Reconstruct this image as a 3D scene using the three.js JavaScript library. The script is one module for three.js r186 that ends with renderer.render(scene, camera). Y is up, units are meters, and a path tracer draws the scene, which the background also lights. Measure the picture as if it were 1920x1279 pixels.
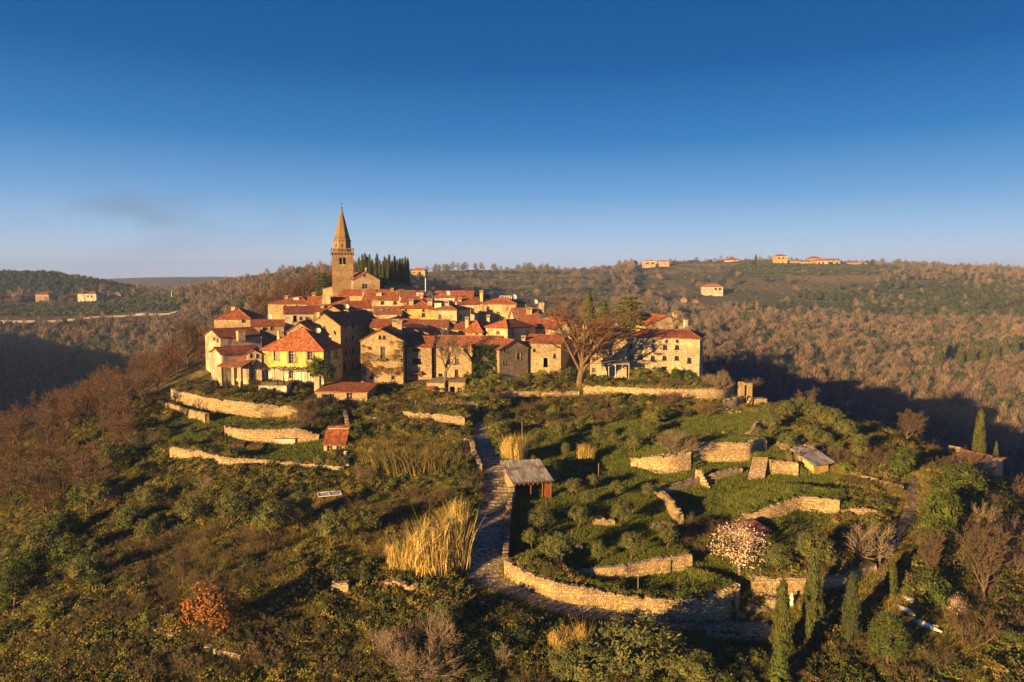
import * as THREE from 'three';
import { mergeGeometries, mergeVertices } from 'three/addons/utils/BufferGeometryUtils.js';
import { MarchingCubes } from 'three/addons/objects/MarchingCubes.js';

// ---------------------------------------------------------------- camera, sky, sun, exposure
const scene = new THREE.Scene();
const CAM_Y = 100, PITCH = 4.8 * Math.PI / 180, FOCAL = 639.5 / Math.tan(25 * Math.PI / 180);
const camera = new THREE.PerspectiveCamera(50, 1920 / 1279, 1, 9000);
camera.position.set(0, CAM_Y, 0);
camera.rotation.set(-PITCH, 0, 0);
const renderer = new THREE.WebGLRenderer({ antialias: true });
renderer.toneMapping = THREE.LinearToneMapping;
renderer.toneMappingExposure = 2.9;
renderer.shadowMap.enabled = true;

const SUN_AZ = 42 * Math.PI / 180, SUN_EL = 9.9 * Math.PI / 180;   // low sun behind the left shoulder
const sunDir = new THREE.Vector3(-Math.sin(SUN_AZ) * Math.cos(SUN_EL), Math.sin(SUN_EL), Math.cos(SUN_AZ) * Math.cos(SUN_EL));
const sun = new THREE.DirectionalLight(new THREE.Color().setRGB(1.0, 0.565, 0.185), 5.0);
sun.position.copy(sunDir).multiplyScalar(600).add(new THREE.Vector3(0, 80, -200));
sun.target.position.set(0, 80, -200);
sun.castShadow = true;
sun.shadow.mapSize.set(4096, 4096);
Object.assign(sun.shadow.camera, { left: -400, right: 400, top: 300, bottom: -300, near: 1, far: 1800 });
scene.add(sun, sun.target);

// ---------------------------------------------------------------- numbers
function rng(seed) { let s = (seed * 2654435761) >>> 0; return () => { s = (s + 0x6d2b79f5) | 0; let t = Math.imul(s ^ (s >>> 15), 1 | s); t = (t + Math.imul(t ^ (t >>> 7), 61 | t)) ^ t; return ((t ^ (t >>> 14)) >>> 0) / 4294967296; }; }
const clamp = (x, a, b) => x < a ? a : x > b ? b : x, lerp = (a, b, t) => a + (b - a) * t, sstep = (a, b, x) => { const t = clamp((x - a) / (b - a), 0, 1); return t * t * (3 - 2 * t); };
function hash2(i, j) { let h = (Math.imul(i | 0, 374761393) + Math.imul(j | 0, 668265263)) | 0; h = Math.imul(h ^ (h >>> 13), 1274126177); return ((h ^ (h >>> 16)) >>> 0) / 4294967296; }
function vnoise(x, y, wrap = 0) {
  const i = Math.floor(x), j = Math.floor(y), fx = x - i, fy = y - j, u = fx * fx * (3 - 2 * fx), v = fy * fy * (3 - 2 * fy), w = (k) => wrap ? ((k % wrap) + wrap) % wrap : k;
  const a = hash2(w(i), w(j)), b = hash2(w(i + 1), w(j)), c = hash2(w(i), w(j + 1)), d = hash2(w(i + 1), w(j + 1));
  return lerp(lerp(a, b, u), lerp(c, d, u), v);
}
function fbm(x, y, o = 4, wrap = 0) { let s = 0, a = .5, n = 0; for (let k = 0; k < o; k++) { s += a * vnoise(x, y, wrap); n += a; a *= .5; x = x * 2 + (wrap ? 0 : 17.3); y = y * 2 + (wrap ? 0 : 9.1); wrap *= 2; } return s / n; }

// the sky: clear evening gradient, a belt of pale haze over the horizon, thin smoke low in the north-west
{
  const W = 1024, H = 512, data = new Float32Array(W * H * 4);
  const stops = [[-1, [.40, .48, .60]], [0, [.66, .68, .80]], [.03, [.57, .68, .85]], [.065, [.36, .57, .83]], [.11, [.165, .395, .72]], [.18, [.033, .222, .55]], [.27, [.005, .118, .375]], [.40, [.003, .080, .285]], [.7, [.004, .052, .19]], [1, [.004, .046, .17]]];
  for (let r = 0; r < H; r++) {
    const el = ((r + .5) / H - .5) * Math.PI, y = Math.sin(el);
    let k = 0; while (k < stops.length - 2 && y > stops[k + 1][0]) k++;
    const t = clamp((y - stops[k][0]) / (stops[k + 1][0] - stops[k][0]), 0, 1);
    for (let c = 0; c < W; c++) {
      const az = ((c + .5) / W - .5) * 2 * Math.PI, o = (r * W + c) * 4;              // az: x = cos, z = sin
      const side = -Math.cos(az);                                                    // +1 to the left
      const rgb = [0, 1, 2].map((q) => lerp(stops[k][1][q], stops[k + 1][1][q], t));
      const belt = .32 * Math.exp(-Math.max(y, 0) / .085) * sstep(-.25, .9, side);         // dusty violet belt on the left
      rgb[0] = lerp(rgb[0], .36, belt); rgb[1] = lerp(rgb[1], .40, belt); rgb[2] = lerp(rgb[2], .50, belt);
      const d = (az + Math.PI / 2 + .47) / .17, h = (y - .075) / .055, n = fbm(az * 14 + 3, y * 34, 5), drift = Math.exp(-(d - h * .6) * (d - h * .6) - h * h) * sstep(.34, .78, n) * .36;
      rgb[0] = lerp(rgb[0], .17, drift); rgb[1] = lerp(rgb[1], .20, drift); rgb[2] = lerp(rgb[2], .27, drift);
      data[o] = rgb[0] / 2.9; data[o + 1] = rgb[1] / 2.9; data[o + 2] = rgb[2] / 2.9; data[o + 3] = 1;
    }
  }
  const tex = new THREE.DataTexture(data, W, H, THREE.RGBAFormat, THREE.FloatType);
  tex.mapping = THREE.EquirectangularReflectionMapping; tex.magFilter = THREE.LinearFilter; tex.needsUpdate = true;
  scene.background = tex; scene.environment = tex;
}
const HAZE = 0.0002;
if (HAZE) scene.fog = new THREE.FogExp2(new THREE.Color().setRGB(.33, .52, 1), HAZE);

// ---------------------------------------------------------------- from the survey of the picture to points in the place
const cP = Math.cos(PITCH), sP = Math.sin(PITCH);
function ray(px, py) { const u = (px - 960) / FOCAL, v = (639.5 - py) / FOCAL, k = cP + v * sP; return [u / k, (v * cP - sP) / k]; }         // per metre of distance: x, y
function at(px, py, d) { const [a, b] = ray(px, py); return new THREE.Vector3(a * d, CAM_Y + b * d, -d); }
function xAt(px, y, d) { const e = (y - CAM_Y) / d, v = (e * cP + sP) / (cP - e * sP); return (px - 960) / FOCAL / (cP + v * sP) * d; }   // x of a column at a known height
function pxOf(x, y, z) { const d = -z, e = (y - CAM_Y) / d, v = (e * cP + sP) / (cP - e * sP); return [960 + x / d * (cP + v * sP) * FOCAL, 639.5 - v * FOCAL]; }

// ---------------------------------------------------------------- naming
const used = new Map();
function numbered(name) { const n = used.get(name) ?? 0; used.set(name, n + 1); return n ? name + '_' + String(n).padStart(3, '0') : name; }
function tag(o, label, category, group, kind) { if (label) o.userData.label = label; if (category) o.userData.category = category; if (group) o.userData.group = group; if (kind) o.userData.kind = kind; return o; }
function thing(name, label, category, pos, turn = 0, group) { const o = new THREE.Group(); o.name = numbered(name); if (pos) o.position.copy(pos); o.rotation.y = turn; scene.add(o); return tag(o, label, category, group); }
function part(parent, name, geo, mat, label) { const m = new THREE.Mesh(geo, mat); m.name = name; parent.add(m); if (label) m.userData.label = label; return m; }
function solo(name, geo, mat, label, category, group, kind) { const m = new THREE.Mesh(geo, mat); m.name = numbered(name); scene.add(m); return tag(m, label, category, group, kind); }
function copyOf(o, pos, turn, scale, label) { const c = o.clone(); c.name = numbered(o.name.replace(/_\d{3}$/, '')); c.userData = { ...o.userData }; if (label) c.userData.label = label; if (pos) c.position.copy(pos); c.rotation.y = turn ?? 0; if (scale) c.scale.copy(scale); scene.add(c); return c; }
const ORD = ['zeroth', 'first', 'second', 'third', 'fourth', 'fifth', 'sixth', 'seventh', 'eighth', 'ninth', 'tenth', 'eleventh', 'twelfth', 'thirteenth', 'fourteenth', 'fifteenth', 'sixteenth', 'seventeenth', 'eighteenth', 'nineteenth', 'twentieth'];
const TENS = ['', '', 'twenty', 'thirty', 'forty', 'fifty', 'sixty', 'seventy', 'eighty', 'ninety'];
const ordinal = (n) => n <= 20 ? ORD[n] : n < 100 && n % 10 ? TENS[Math.floor(n / 10)] + '-' + ORD[n % 10] : String(n) + 'th';
// label the members of one kind in one place by their order from the left of the picture
function inOrder(list, what, where, group) {
  const s = [...list].sort((a, b) => pxOf(a.position.x, a.position.y, a.position.z)[0] - pxOf(b.position.x, b.position.y, b.position.z)[0]);
  s.forEach((o, i) => { o.userData.label = (s.length === 1 ? '' : i === 0 ? 'leftmost ' : i === s.length - 1 ? 'rightmost ' : ordinal(i + 1) + ' ') + what + (s.length > 1 && i > 0 && i < s.length - 1 ? ' from the left ' : ' ') + where; if (group) o.userData.group = group; });
}

// ---------------------------------------------------------------- geometry builder
class GB {
  constructor(color) { this.p = []; this.t = []; this.c = color ? [] : null; this.i = []; this.rgb = color || null; }
  v(x, y, z, s = 0, t = 0) { this.p.push(x, y, z); this.t.push(s, t); if (this.c) this.c.push(this.rgb[0], this.rgb[1], this.rgb[2]); return this.p.length / 3 - 1; }
  f(a, b, c) { this.i.push(a, b, c); }
  quad(a, b, c, d, s = 1) {                                   // flat quad a b c d, uv in metres
    const w = Math.hypot(b[0] - a[0], b[1] - a[1], b[2] - a[2]), h = Math.hypot(d[0] - a[0], d[1] - a[1], d[2] - a[2]);
    const A = this.v(...a, 0, 0), B = this.v(...b, w * s, 0), C = this.v(...c, w * s, h * s), D = this.v(...d, 0, h * s); this.f(A, B, C); this.f(A, C, D);
  }
  tri(a, b, c) { const A = this.v(...a), B = this.v(...b, 1, 0), C = this.v(...c, 0, 1); this.f(A, B, C); }
  box(x0, y0, z0, x1, y1, z1) {
    this.quad([x0, y0, z1], [x1, y0, z1], [x1, y1, z1], [x0, y1, z1]); this.quad([x1, y0, z0], [x0, y0, z0], [x0, y1, z0], [x1, y1, z0]);
    this.quad([x1, y0, z1], [x1, y0, z0], [x1, y1, z0], [x1, y1, z1]); this.quad([x0, y0, z0], [x0, y0, z1], [x0, y1, z1], [x0, y1, z0]);
    this.quad([x0, y1, z1], [x1, y1, z1], [x1, y1, z0], [x0, y1, z0]); this.quad([x0, y0, z0], [x1, y0, z0], [x1, y0, z1], [x0, y0, z1]);
  }
  // a rough block: box with jittered corners, turned by a about y
  block(cx, cy, cz, w, h, d, a, r, j = .12) {
    const ca = Math.cos(a), sa = Math.sin(a), P = [];
    for (const [x, y, z] of [[-1, -1, 1], [1, -1, 1], [1, 1, 1], [-1, 1, 1], [-1, -1, -1], [1, -1, -1], [1, 1, -1], [-1, 1, -1]]) {
      const X = x * w / 2 * (1 + (r() - .5) * j * 2), Y = y * h / 2 * (1 + (r() - .5) * j * 2), Z = z * d / 2 * (1 + (r() - .5) * j * 2);
      P.push([cx + X * ca + Z * sa, cy + Y, cz - X * sa + Z * ca]);
    }
    for (const q of [[0, 1, 2, 3], [5, 4, 7, 6], [1, 5, 6, 2], [4, 0, 3, 7], [3, 2, 6, 7], [4, 5, 1, 0]]) this.quad(...q.map((k) => P[k]));
  }
  tube(pts, rad, sides, cap) {
    let prev = null; const n = pts.length; let ax = null;
    for (let k = 0; k < n; k++) {
      const a = pts[Math.max(0, k - 1)], b = pts[Math.min(n - 1, k + 1)], t = new THREE.Vector3(b[0] - a[0], b[1] - a[1], b[2] - a[2]).normalize();
      if (!ax) ax = Math.abs(t.y) < .9 ? new THREE.Vector3(0, 1, 0) : new THREE.Vector3(1, 0, 0);
      const u = new THREE.Vector3().crossVectors(ax, t).normalize(), w = new THREE.Vector3().crossVectors(t, u); ax = w.clone();
      ax = new THREE.Vector3().crossVectors(t, u);
      const ring = [];
      for (let q = 0; q < sides; q++) { const th = q / sides * 6.2832, c = Math.cos(th) * rad[k], s = Math.sin(th) * rad[k]; ring.push(this.v(pts[k][0] + u.x * c + w.x * s, pts[k][1] + u.y * c + w.y * s, pts[k][2] + u.z * c + w.z * s, q / sides * 2, k)); }
      if (prev) for (let q = 0; q < sides; q++) { const q2 = (q + 1) % sides; this.f(prev[q], prev[q2], ring[q2]); this.f(prev[q], ring[q2], ring[q]); }
      prev = ring;
    }
    if (cap) { const c = this.v(...pts[n - 1]); for (let q = 0; q < sides; q++) this.f(prev[q], prev[(q + 1) % sides], c); }
  }
  geo(smooth = false) {
    const g = new THREE.BufferGeometry();
    g.setAttribute('position', new THREE.Float32BufferAttribute(this.p, 3)); g.setAttribute('uv', new THREE.Float32BufferAttribute(this.t, 2));
    if (this.c) g.setAttribute('color', new THREE.Float32BufferAttribute(this.c, 3));
    g.setIndex(this.i);
    if (smooth) { g.computeVertexNormals(); return g; }
    const n = g.toNonIndexed(); n.computeVertexNormals(); return n;
  }
}

// ---------------------------------------------------------------- procedural textures (grain, stone, tile colour, plaster stains)
function tex(size, fn, srgb, metres) {
  const d = new Uint8Array(size * size * 4);
  for (let y = 0; y < size; y++) for (let x = 0; x < size; x++) { const c = fn(x / size, y / size), o = (y * size + x) * 4; d[o] = clamp(c[0], 0, 1) * 255; d[o + 1] = clamp(c[1], 0, 1) * 255; d[o + 2] = clamp(c[2], 0, 1) * 255; d[o + 3] = 255; }
  const t = new THREE.DataTexture(d, size, size); t.wrapS = t.wrapT = THREE.RepeatWrapping; t.magFilter = THREE.LinearFilter; t.minFilter = THREE.LinearMipmapLinearFilter; t.generateMipmaps = true;
  if (srgb) t.colorSpace = THREE.SRGBColorSpace; t.repeat.set(1 / metres, 1 / metres); t.needsUpdate = true; return t;
}
const grey = (v) => [v, v, v];
// coursed rubble: rows of unequal stones in lime mortar
function stonePattern(rows, seed) {
  const r = rng(seed), cuts = [0]; for (let k = 0; k < rows; k++) cuts.push(cuts[k] + .7 + r() * .7); const tot = cuts[rows]; cuts.forEach((c, k) => cuts[k] = c / tot);
  const rowCuts = []; for (let k = 0; k < rows; k++) { const n = Math.round(rows * (.55 + r() * .35)), c = [0]; for (let q = 0; q < n; q++) c.push(c[q] + .6 + r()); const s = c[n]; rowCuts.push(c.map((x) => x / s)); }
  return (u, v) => {
    const wob = (fbm(u * 24, v * 24, 2, 24) - .5) * .018; v = (v + wob + 1) % 1; u = (u + (fbm(u * 20 + 7, v * 20, 2) - .5) * .008 + 1) % 1;
    let k = 0; while (k < rows - 1 && v > cuts[k + 1]) k++;
    const c = rowCuts[k]; let q = 0; while (q < c.length - 2 && u > c[q + 1]) q++;
    const e = Math.min(Math.min(v - cuts[k], cuts[k + 1] - v), Math.min(u - c[q], c[q + 1] - u) * 1.0);
    return { id: k * 131 + q, edge: e * rows };
  };
}
const S1 = stonePattern(34, 5), S2 = stonePattern(30, 11);
function stoneColor(S, mortar, vary) { return (u, v) => { const s = S(u, v), h = hash2(s.id, 3), h2 = hash2(s.id, 9), g = fbm(u * 60, v * 60, 3, 60), big = fbm(u * 5, v * 5, 3, 5), m = sstep(.05, .16, s.edge); const b = lerp(mortar, .70 + (h - .5) * vary + (g - .5) * .2, m) * (.84 + .32 * big); return [b * (1.02 + (h2 - .5) * .1), b * (.99 + (h2 - .5) * .04), b * (.94 - (h2 - .5) * .16)]; }; }
function stoneBump(S) { return (u, v) => { const s = S(u, v); return grey(.75 * sstep(.02, .3, s.edge) * (.65 + .35 * hash2(s.id, 21)) + .25 * fbm(u * 70, v * 70, 3, 70)); }; }
const T = {};
T.stone = tex(1024, stoneColor(S1, .60, .26), true, 7); T.stoneB = tex(512, stoneBump(S1), false, 7);
T.rubble = tex(1024, stoneColor(S2, .50, .30), true, 6); T.rubbleB = tex(512, stoneBump(S2), false, 6);
T.plaster = tex(512, (u, v) => { const a = fbm(u * 4, v * 4, 5, 4), b = fbm(u * 40, v * 10, 3, 40), c = fbm(u * 90, v * 90, 2, 90), st = sstep(.56, .72, fbm(u * 7 + .3, v * 3, 4)) * .16, k = .72 + (a - .5) * .42 + (b - .5) * .14 + (c - .5) * .14 - st; return [k * 1.01, k, k * .97]; }, true, 9);
T.plasterB = tex(512, (u, v) => grey(.5 * fbm(u * 60, v * 60, 3, 60) + .5 * fbm(u * 8, v * 8, 3, 8)), false, 4);
T.tile = tex(512, (u, v) => { const i = Math.floor(u * 32), j = Math.floor(v * 18), h = hash2(i, j), h2 = hash2(i + 50, j + 9), l = sstep(.52, .7, fbm(u * 9, v * 9, 4, 9)), g = fbm(u * 80, v * 80, 2, 80), edge = (v * 18) % 1 < .14 ? .84 : 1; const b = (.56 + (h - .5) * .26 + (g - .5) * .2) * edge; const r = [b * 1.25, b * (.95 + (h2 - .5) * .22), b * (.82 + (h2 - .5) * .25)]; return r.map((c, q) => lerp(c, [.42, .40, .33][q], l * .55)); }, true, 7.04);
T.ground = tex(1024, (u, v) => { const a = fbm(u * 8, v * 8, 5, 8), b = fbm(u * 70, v * 70, 3, 70), k = .30 + a * .5 + (b - .5) * .75; return [k, k * (.97 + (a - .5) * .2), k * .93]; }, true, 11);
T.groundB = tex(512, (u, v) => grey(fbm(u * 30, v * 30, 5, 30)), false, 9);
T.bark = tex(256, (u, v) => { const k = .62 + (fbm(u * 20, v * 6, 4, 20) - .5) * .7; return [k, k * .98, k * .95]; }, true, 1.2);
T.cobble = tex(512, (u, v) => { const i = Math.floor(v * 22), w = 14, x = u * w + (i % 2) * .5 + hash2(i, 1) * .3, q = Math.floor(x), fx = x - q, fy = v * 22 - i, e = Math.min(fx, 1 - fx, fy, 1 - fy), h = hash2(q % w, i), k = lerp(.30, .56 + (h - .5) * .45 + (fbm(u * 60, v * 60, 3, 60) - .5) * .2, sstep(.02, .14, e)); return [k * 1.02, k, k * .95]; }, true, 3.6);
T.cobbleB = tex(512, (u, v) => { const i = Math.floor(v * 22), w = 14, x = u * w + (i % 2) * .5 + hash2(i, 1) * .3, q = Math.floor(x), fx = x - q, fy = v * 22 - i, e = Math.min(fx, 1 - fx, fy, 1 - fy); return grey(sstep(.0, .3, e) * (.6 + .4 * hash2(q % w, i))); }, false, 3.6);
T.wood = tex(256, (u, v) => { const k = .6 + (fbm(u * 30, v * 3, 4, 30) - .5) * .7; return [k, k * .97, k * .92]; }, true, 1.5);
T.rust = tex(512, (u, v) => { const k = .68 + (fbm(u * 12, v * 4, 5, 12) - .5) * .6, r = sstep(.55, .75, fbm(u * 5, v * 5, 5, 5)); return [lerp(k, .5, r), lerp(k, .36, r), lerp(k, .26, r)]; }, true, 4);
const mat = (r, g, b, o = {}) => new THREE.MeshStandardMaterial({ color: new THREE.Color().setRGB(r, g, b), roughness: .92, metalness: 0, side: THREE.DoubleSide, ...o });
const stoneM = (r, g, b, o) => mat(r, g, b, { map: T.stone, bumpMap: T.stoneB, bumpScale: .05, ...o }), rubbleM = (r, g, b, o) => mat(r, g, b, { map: T.rubble, bumpMap: T.rubbleB, bumpScale: .06, ...o });
const plasterM = (r, g, b, o) => mat(r, g, b, { map: T.plaster, bumpMap: T.plasterB, bumpScale: .012, ...o }), tileM = (r, g, b) => mat(r, g, b, { map: T.tile, roughness: .85 });
const M = {
  stoneGold: stoneM(.80, .66, .42), stoneTan: stoneM(.72, .60, .42), stoneGrey: stoneM(.72, .62, .46), stoneTower: stoneM(.58, .45, .27), stonePale: stoneM(.92, .82, .62),
  plasterCream: plasterM(.92, .78, .52), plasterWhite: plasterM(1.05, .98, .86), plasterPink: plasterM(.92, .74, .58), plasterYellow: plasterM(1.12, .97, .32), plasterOchre: plasterM(.95, .70, .26), plasterGrey: plasterM(.90, .80, .64), plasterTan: plasterM(.80, .64, .42),
  tileRed: tileM(.66, .36, .20), tileOrange: tileM(.82, .47, .25), tileOld: tileM(.62, .36, .24), tileBrown: tileM(.62, .34, .20), tileGrey: tileM(.66, .47, .33), tilePale: tileM(.85, .55, .34),
  rubble: rubbleM(.92, .76, .48), rubbleGrey: rubbleM(.60, .53, .42), rubbleMoss: rubbleM(.62, .58, .34), coping: rubbleM(.82, .74, .58),
  trim: plasterM(.95, .86, .68), glass: mat(.015, .018, .022, { roughness: .12 }), shutterGreen: mat(.05, .09, .06, { map: T.wood }), shutterBrown: mat(.13, .065, .03, { map: T.wood }), shutterWhite: mat(.80, .77, .70, { map: T.wood }), shutterGrey: mat(.25, .25, .24, { map: T.wood }),
  doorBrown: mat(.10, .055, .03, { map: T.wood }), timber: mat(.20, .12, .06, { map: T.wood }), timberOrange: mat(.62, .17, .03, { map: T.wood }), timberPale: mat(.50, .38, .22, { map: T.wood }),
  iron: mat(.035, .035, .035, { roughness: .6 }), zinc: mat(.85, .83, .80, { map: T.rust, roughness: .6, metalness: .15 }), white: mat(.82, .82, .80, { roughness: .5 }), cobble: mat(1.3, 1.18, .98, { map: T.cobble, bumpMap: T.cobbleB, bumpScale: .05 }), slab: rubbleM(.80, .68, .50), asphalt: mat(.14, .13, .12, { map: T.ground }), track: mat(.62, .52, .38, { map: T.ground, bumpMap: T.groundB, bumpScale: .08 }),
};
// ---------------------------------------------------------------- the land: heights surveyed at [column, distance, metres below or above the eye]
const SURVEY = [];
{
  const S = (d, list) => list.forEach(([px, y]) => SURVEY.push([(px - 960) / FOCAL, Math.log(d), y]));
  S(16, [[-2400, -48], [0, -46], [960, -45], [1920, -46], [4400, -50]]);
  S(28, [[-1500, -50], [0, -43], [960, -42], [1920, -44], [3400, -54]]);
  S(45, [[-1200, -52], [-400, -45], [0, -39.5], [480, -37.2], [960, -37], [1440, -37.2], [1920, -39.5], [2400, -46], [3200, -60]]);
  S(58, [[0, -35.8], [480, -33.8], [960, -33.6], [1440, -34.3], [1700, -35], [1920, -36]]);
  S(70, [[1000, -31.4], [1100, -32.4], [1250, -33.2], [1430, -33.5], [1540, -33.4]]);
  S(74, [[910, -30.8], [1200, -31.5], [1400, -31.9], [1620, -32], [1800, -33.4], [1920, -35]]);
  S(77, [[500, -30.8], [200, -33.3], [0, -36.5], [-300, -45]]);
  S(79, [[1000, -30.3], [1200, -30.5], [1400, -30.8]]);
  S(83, [[915, -29.4], [1690, -29.9]]);
  S(92, [[1000, -28], [930, -28], [1200, -28.7], [1400, -29.2], [1920, -33]]);
  S(95, [[640, -28.4], [440, -29.4], [250, -32.5], [760, -28], [1715, -28.7]]);
  S(100, [[1560, -28.2], [915, -25.9]]);
  S(106, [[0, -37.5], [-300, -49], [650, -27.3], [760, -25.4], [480, -27.4], [330, -28.4], [1100, -26.9], [1240, -26.9], [1400, -27.2], [1550, -27.6], [1800, -28.5], [1920, -33.5], [2300, -50], [3000, -70]]);
  S(116, [[330, -25.4], [600, -24.8], [480, -25], [760, -24.2], [905, -24], [1000, -25], [1200, -25]]);
  S(127, [[540, -24.2], [420, -23.9], [300, -25.6], [760, -23.3], [1400, -24.5], [1640, -27.6], [1000, -23.9], [1200, -23.9]]);
  S(137, [[325, -22.6], [440, -22.2], [620, -23.1], [700, -22.6], [1500, -24.9], [1600, -26.6], [1720, -31]]);
  S(141, [[560, -21.6], [850, -22.6], [1000, -22.6], [1095, -22.8], [1370, -23.1]]);
  S(150, [[440, -20.8], [560, -20.4], [720, -21.2], [850, -20.4], [1000, -20.4], [1160, -20], [1310, -20], [300, -23], [100, -31], [0, -35], [-300, -62], [1420, -27], [1600, -36], [1900, -48], [2400, -66]]);
  S(165, [[652, -21]]); S(176, [[655, -19.8]]);
  S(172, [[545, -16], [740, -15], [850, -13.6], [950, -14.6], [1050, -16], [1265, -15.5], [420, -17], [1350, -24]]);
  S(205, [[540, -12.6], [700, -12], [900, -10.6], [1000, -14], [1100, -21], [1330, -38], [1500, -55], [1700, -62], [1920, -70], [400, -20], [300, -30], [150, -44], [0, -60], [-400, -95]]);
  S(228, [[700, -9.5]]);
  S(250, [[640, -6.6], [740, -7], [850, -10], [540, -10], [950, -16], [430, -24]]);
  S(300, [[400, -42], [600, -20], [740, -14], [850, -22], [1050, -44], [1330, -72], [1600, -88], [1920, -95], [2400, -110], [200, -72], [0, -92], [-400, -115]]);
  S(410, [[0, -110], [250, -98], [480, -58], [640, -46], [800, -50], [1000, -66], [1200, -78], [1400, -88], [1600, -94], [1750, -88], [1920, -86], [2400, -95]]);
  S(540, [[60, -82], [200, -70], [400, -34], [500, -22], [900, -40], [1100, -52], [1300, -58], [1500, -66], [1700, -68], [1920, -62], [2400, -60]]);
  S(640, [[-300, -38], [0, -36.5], [200, -35], [350, -32], [460, -14]]);
  S(720, [[500, -3], [600, 4], [720, 6], [430, -8], [900, -25], [1150, -30], [1300, -37], [1500, -46], [1700, -44], [1920, -38]]);
  S(820, [[0, -24], [150, -23], [300, -20], [380, -16], [-300, -22]]);
  S(900, [[600, -2], [900, -12], [1100, -12], [1300, -19], [1500, -22], [1700, -20], [1920, -15], [2400, -8]]);
  S(980, [[0, 3], [100, 3], [240, -14], [-400, 12], [330, -24]]);
  S(1180, [[560, -22], [760, 8], [900, 15], [1050, 10], [1200, 21], [1330, 28], [1450, 29], [1580, 27], [1740, 17], [1920, 11], [2400, 12]]);
  S(1700, [[0, -45], [300, -52], [560, -50], [900, -20], [1450, 0], [1920, -15]]);
  S(2500, [[-500, 10], [100, -12], [230, -6], [290, 2], [350, 6], [400, 1], [450, 5], [560, -10], [900, -20], [1450, -20], [1920, -20], [2600, 0]]);
  // a wooded ridge that closes the valley to the west, beyond the left of the picture
  [[-1.35, 230, -38], [-1.7, 260, -4], [-1.8, 330, 8], [-1.5, 430, 6], [-1.25, 620, 0], [-1.0, 420, -62], [-2.2, 200, -30], [2.2, 200, -80], [2.2, 500, -60]].forEach(([u, d, y]) => SURVEY.push([u, Math.log(d), y]));
}
const TPS = (() => {                                               // thin-plate spline over (bearing, log distance)
  const n = SURVEY.length, N = n + 3, A = Array.from({ length: N }, () => new Float64Array(N + 1)), U = (r2) => r2 < 1e-12 ? 0 : r2 * Math.log(r2);
  for (let i = 0; i < n; i++) {
    for (let j = 0; j < n; j++) A[i][j] = U((SURVEY[i][0] - SURVEY[j][0]) ** 2 + (SURVEY[i][1] - SURVEY[j][1]) ** 2);
    A[i][i] = .0012; A[i][n] = A[n][i] = 1; A[i][n + 1] = A[n + 1][i] = SURVEY[i][0]; A[i][n + 2] = A[n + 2][i] = SURVEY[i][1]; A[i][N] = SURVEY[i][2];
  }
  for (let c = 0; c < N; c++) {
    let p = c; for (let r = c + 1; r < N; r++) if (Math.abs(A[r][c]) > Math.abs(A[p][c])) p = r;
    [A[c], A[p]] = [A[p], A[c]];
    for (let r = 0; r < N; r++) if (r !== c) { const k = A[r][c] / A[c][c]; if (k) for (let q = c; q <= N; q++) A[r][q] -= k * A[c][q]; }
  }
  const w = A.map((row, i) => row[N] / row[i]);
  return (u, s) => { let y = w[n] + w[n + 1] * u + w[n + 2] * s; for (let i = 0; i < n; i++) { const a = u - SURVEY[i][0], b = s - SURVEY[i][1], r = a * a + b * b; if (r > 1e-12) y += w[i] * r * Math.log(r); } return y; };
})();
function H0(x, z) {
  const d = Math.max(-z, 16), u = clamp(x / d, -2.4, 2.4);
  return CAM_Y + clamp(TPS(u, Math.log(d)), -130, 60);
}
// grid lines: fine over the hill, wider with distance
const GX = [], GZ = [];
{
  const half = []; let x = 0, s = .5; while (x < 2300) { half.push(x); if (x >= 118) s *= 1.055; x += s; }
  for (let k = half.length - 1; k > 0; k--) GX.push(-half[k]); GX.push(...half);
  let z = 120, st = 14; while (z > -46) { GZ.push(z); z -= st; st = Math.max(.5, st * .86); }
  z = -46; st = .5; while (z > -2750) { GZ.push(z); if (z < -185) st *= 1.028; z -= st; }
}
const NX = GX.length, NZ = GZ.length, HG = new Float32Array(NX * NZ);
for (let j = 0; j < NZ; j++) for (let i = 0; i < NX; i++) {
  const x = GX[i], z = GZ[j], d = Math.max(-z, 16);
  let y;
  // the spline is smooth: far away sample it straight
  y = H0(x, z);
  const rough = sstep(30, 60, d) * (1 - sstep(400, 900, d) * .2);
  y += rough * ((fbm(x * .045 + 40, z * .045, 3) - .5) * 1.1 * (d > 200 ? 1 + Math.min(6, (d - 200) / 90) : 1) + (d < 260 ? (fbm(x * .35, z * .35 + 9, 3) - .5) * .45 : 0));
  HG[j * NX + i] = y;
}
function cell(G, v, desc) { let a = 0, b = G.length - 1; while (b - a > 1) { const m = (a + b) >> 1; if (desc ? G[m] >= v : G[m] <= v) a = m; else b = m; } return a; }
function H(x, z) {
  x = clamp(x, GX[0], GX[NX - 1]); z = clamp(z, GZ[NZ - 1], GZ[0]);
  const i = cell(GX, x), j = cell(GZ, z, true), fx = (x - GX[i]) / (GX[i + 1] - GX[i]), fz = (z - GZ[j]) / (GZ[j + 1] - GZ[j]), k = j * NX + i;
  return lerp(lerp(HG[k], HG[k + 1], fx), lerp(HG[k + NX], HG[k + NX + 1], fx), fz);
}
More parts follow.
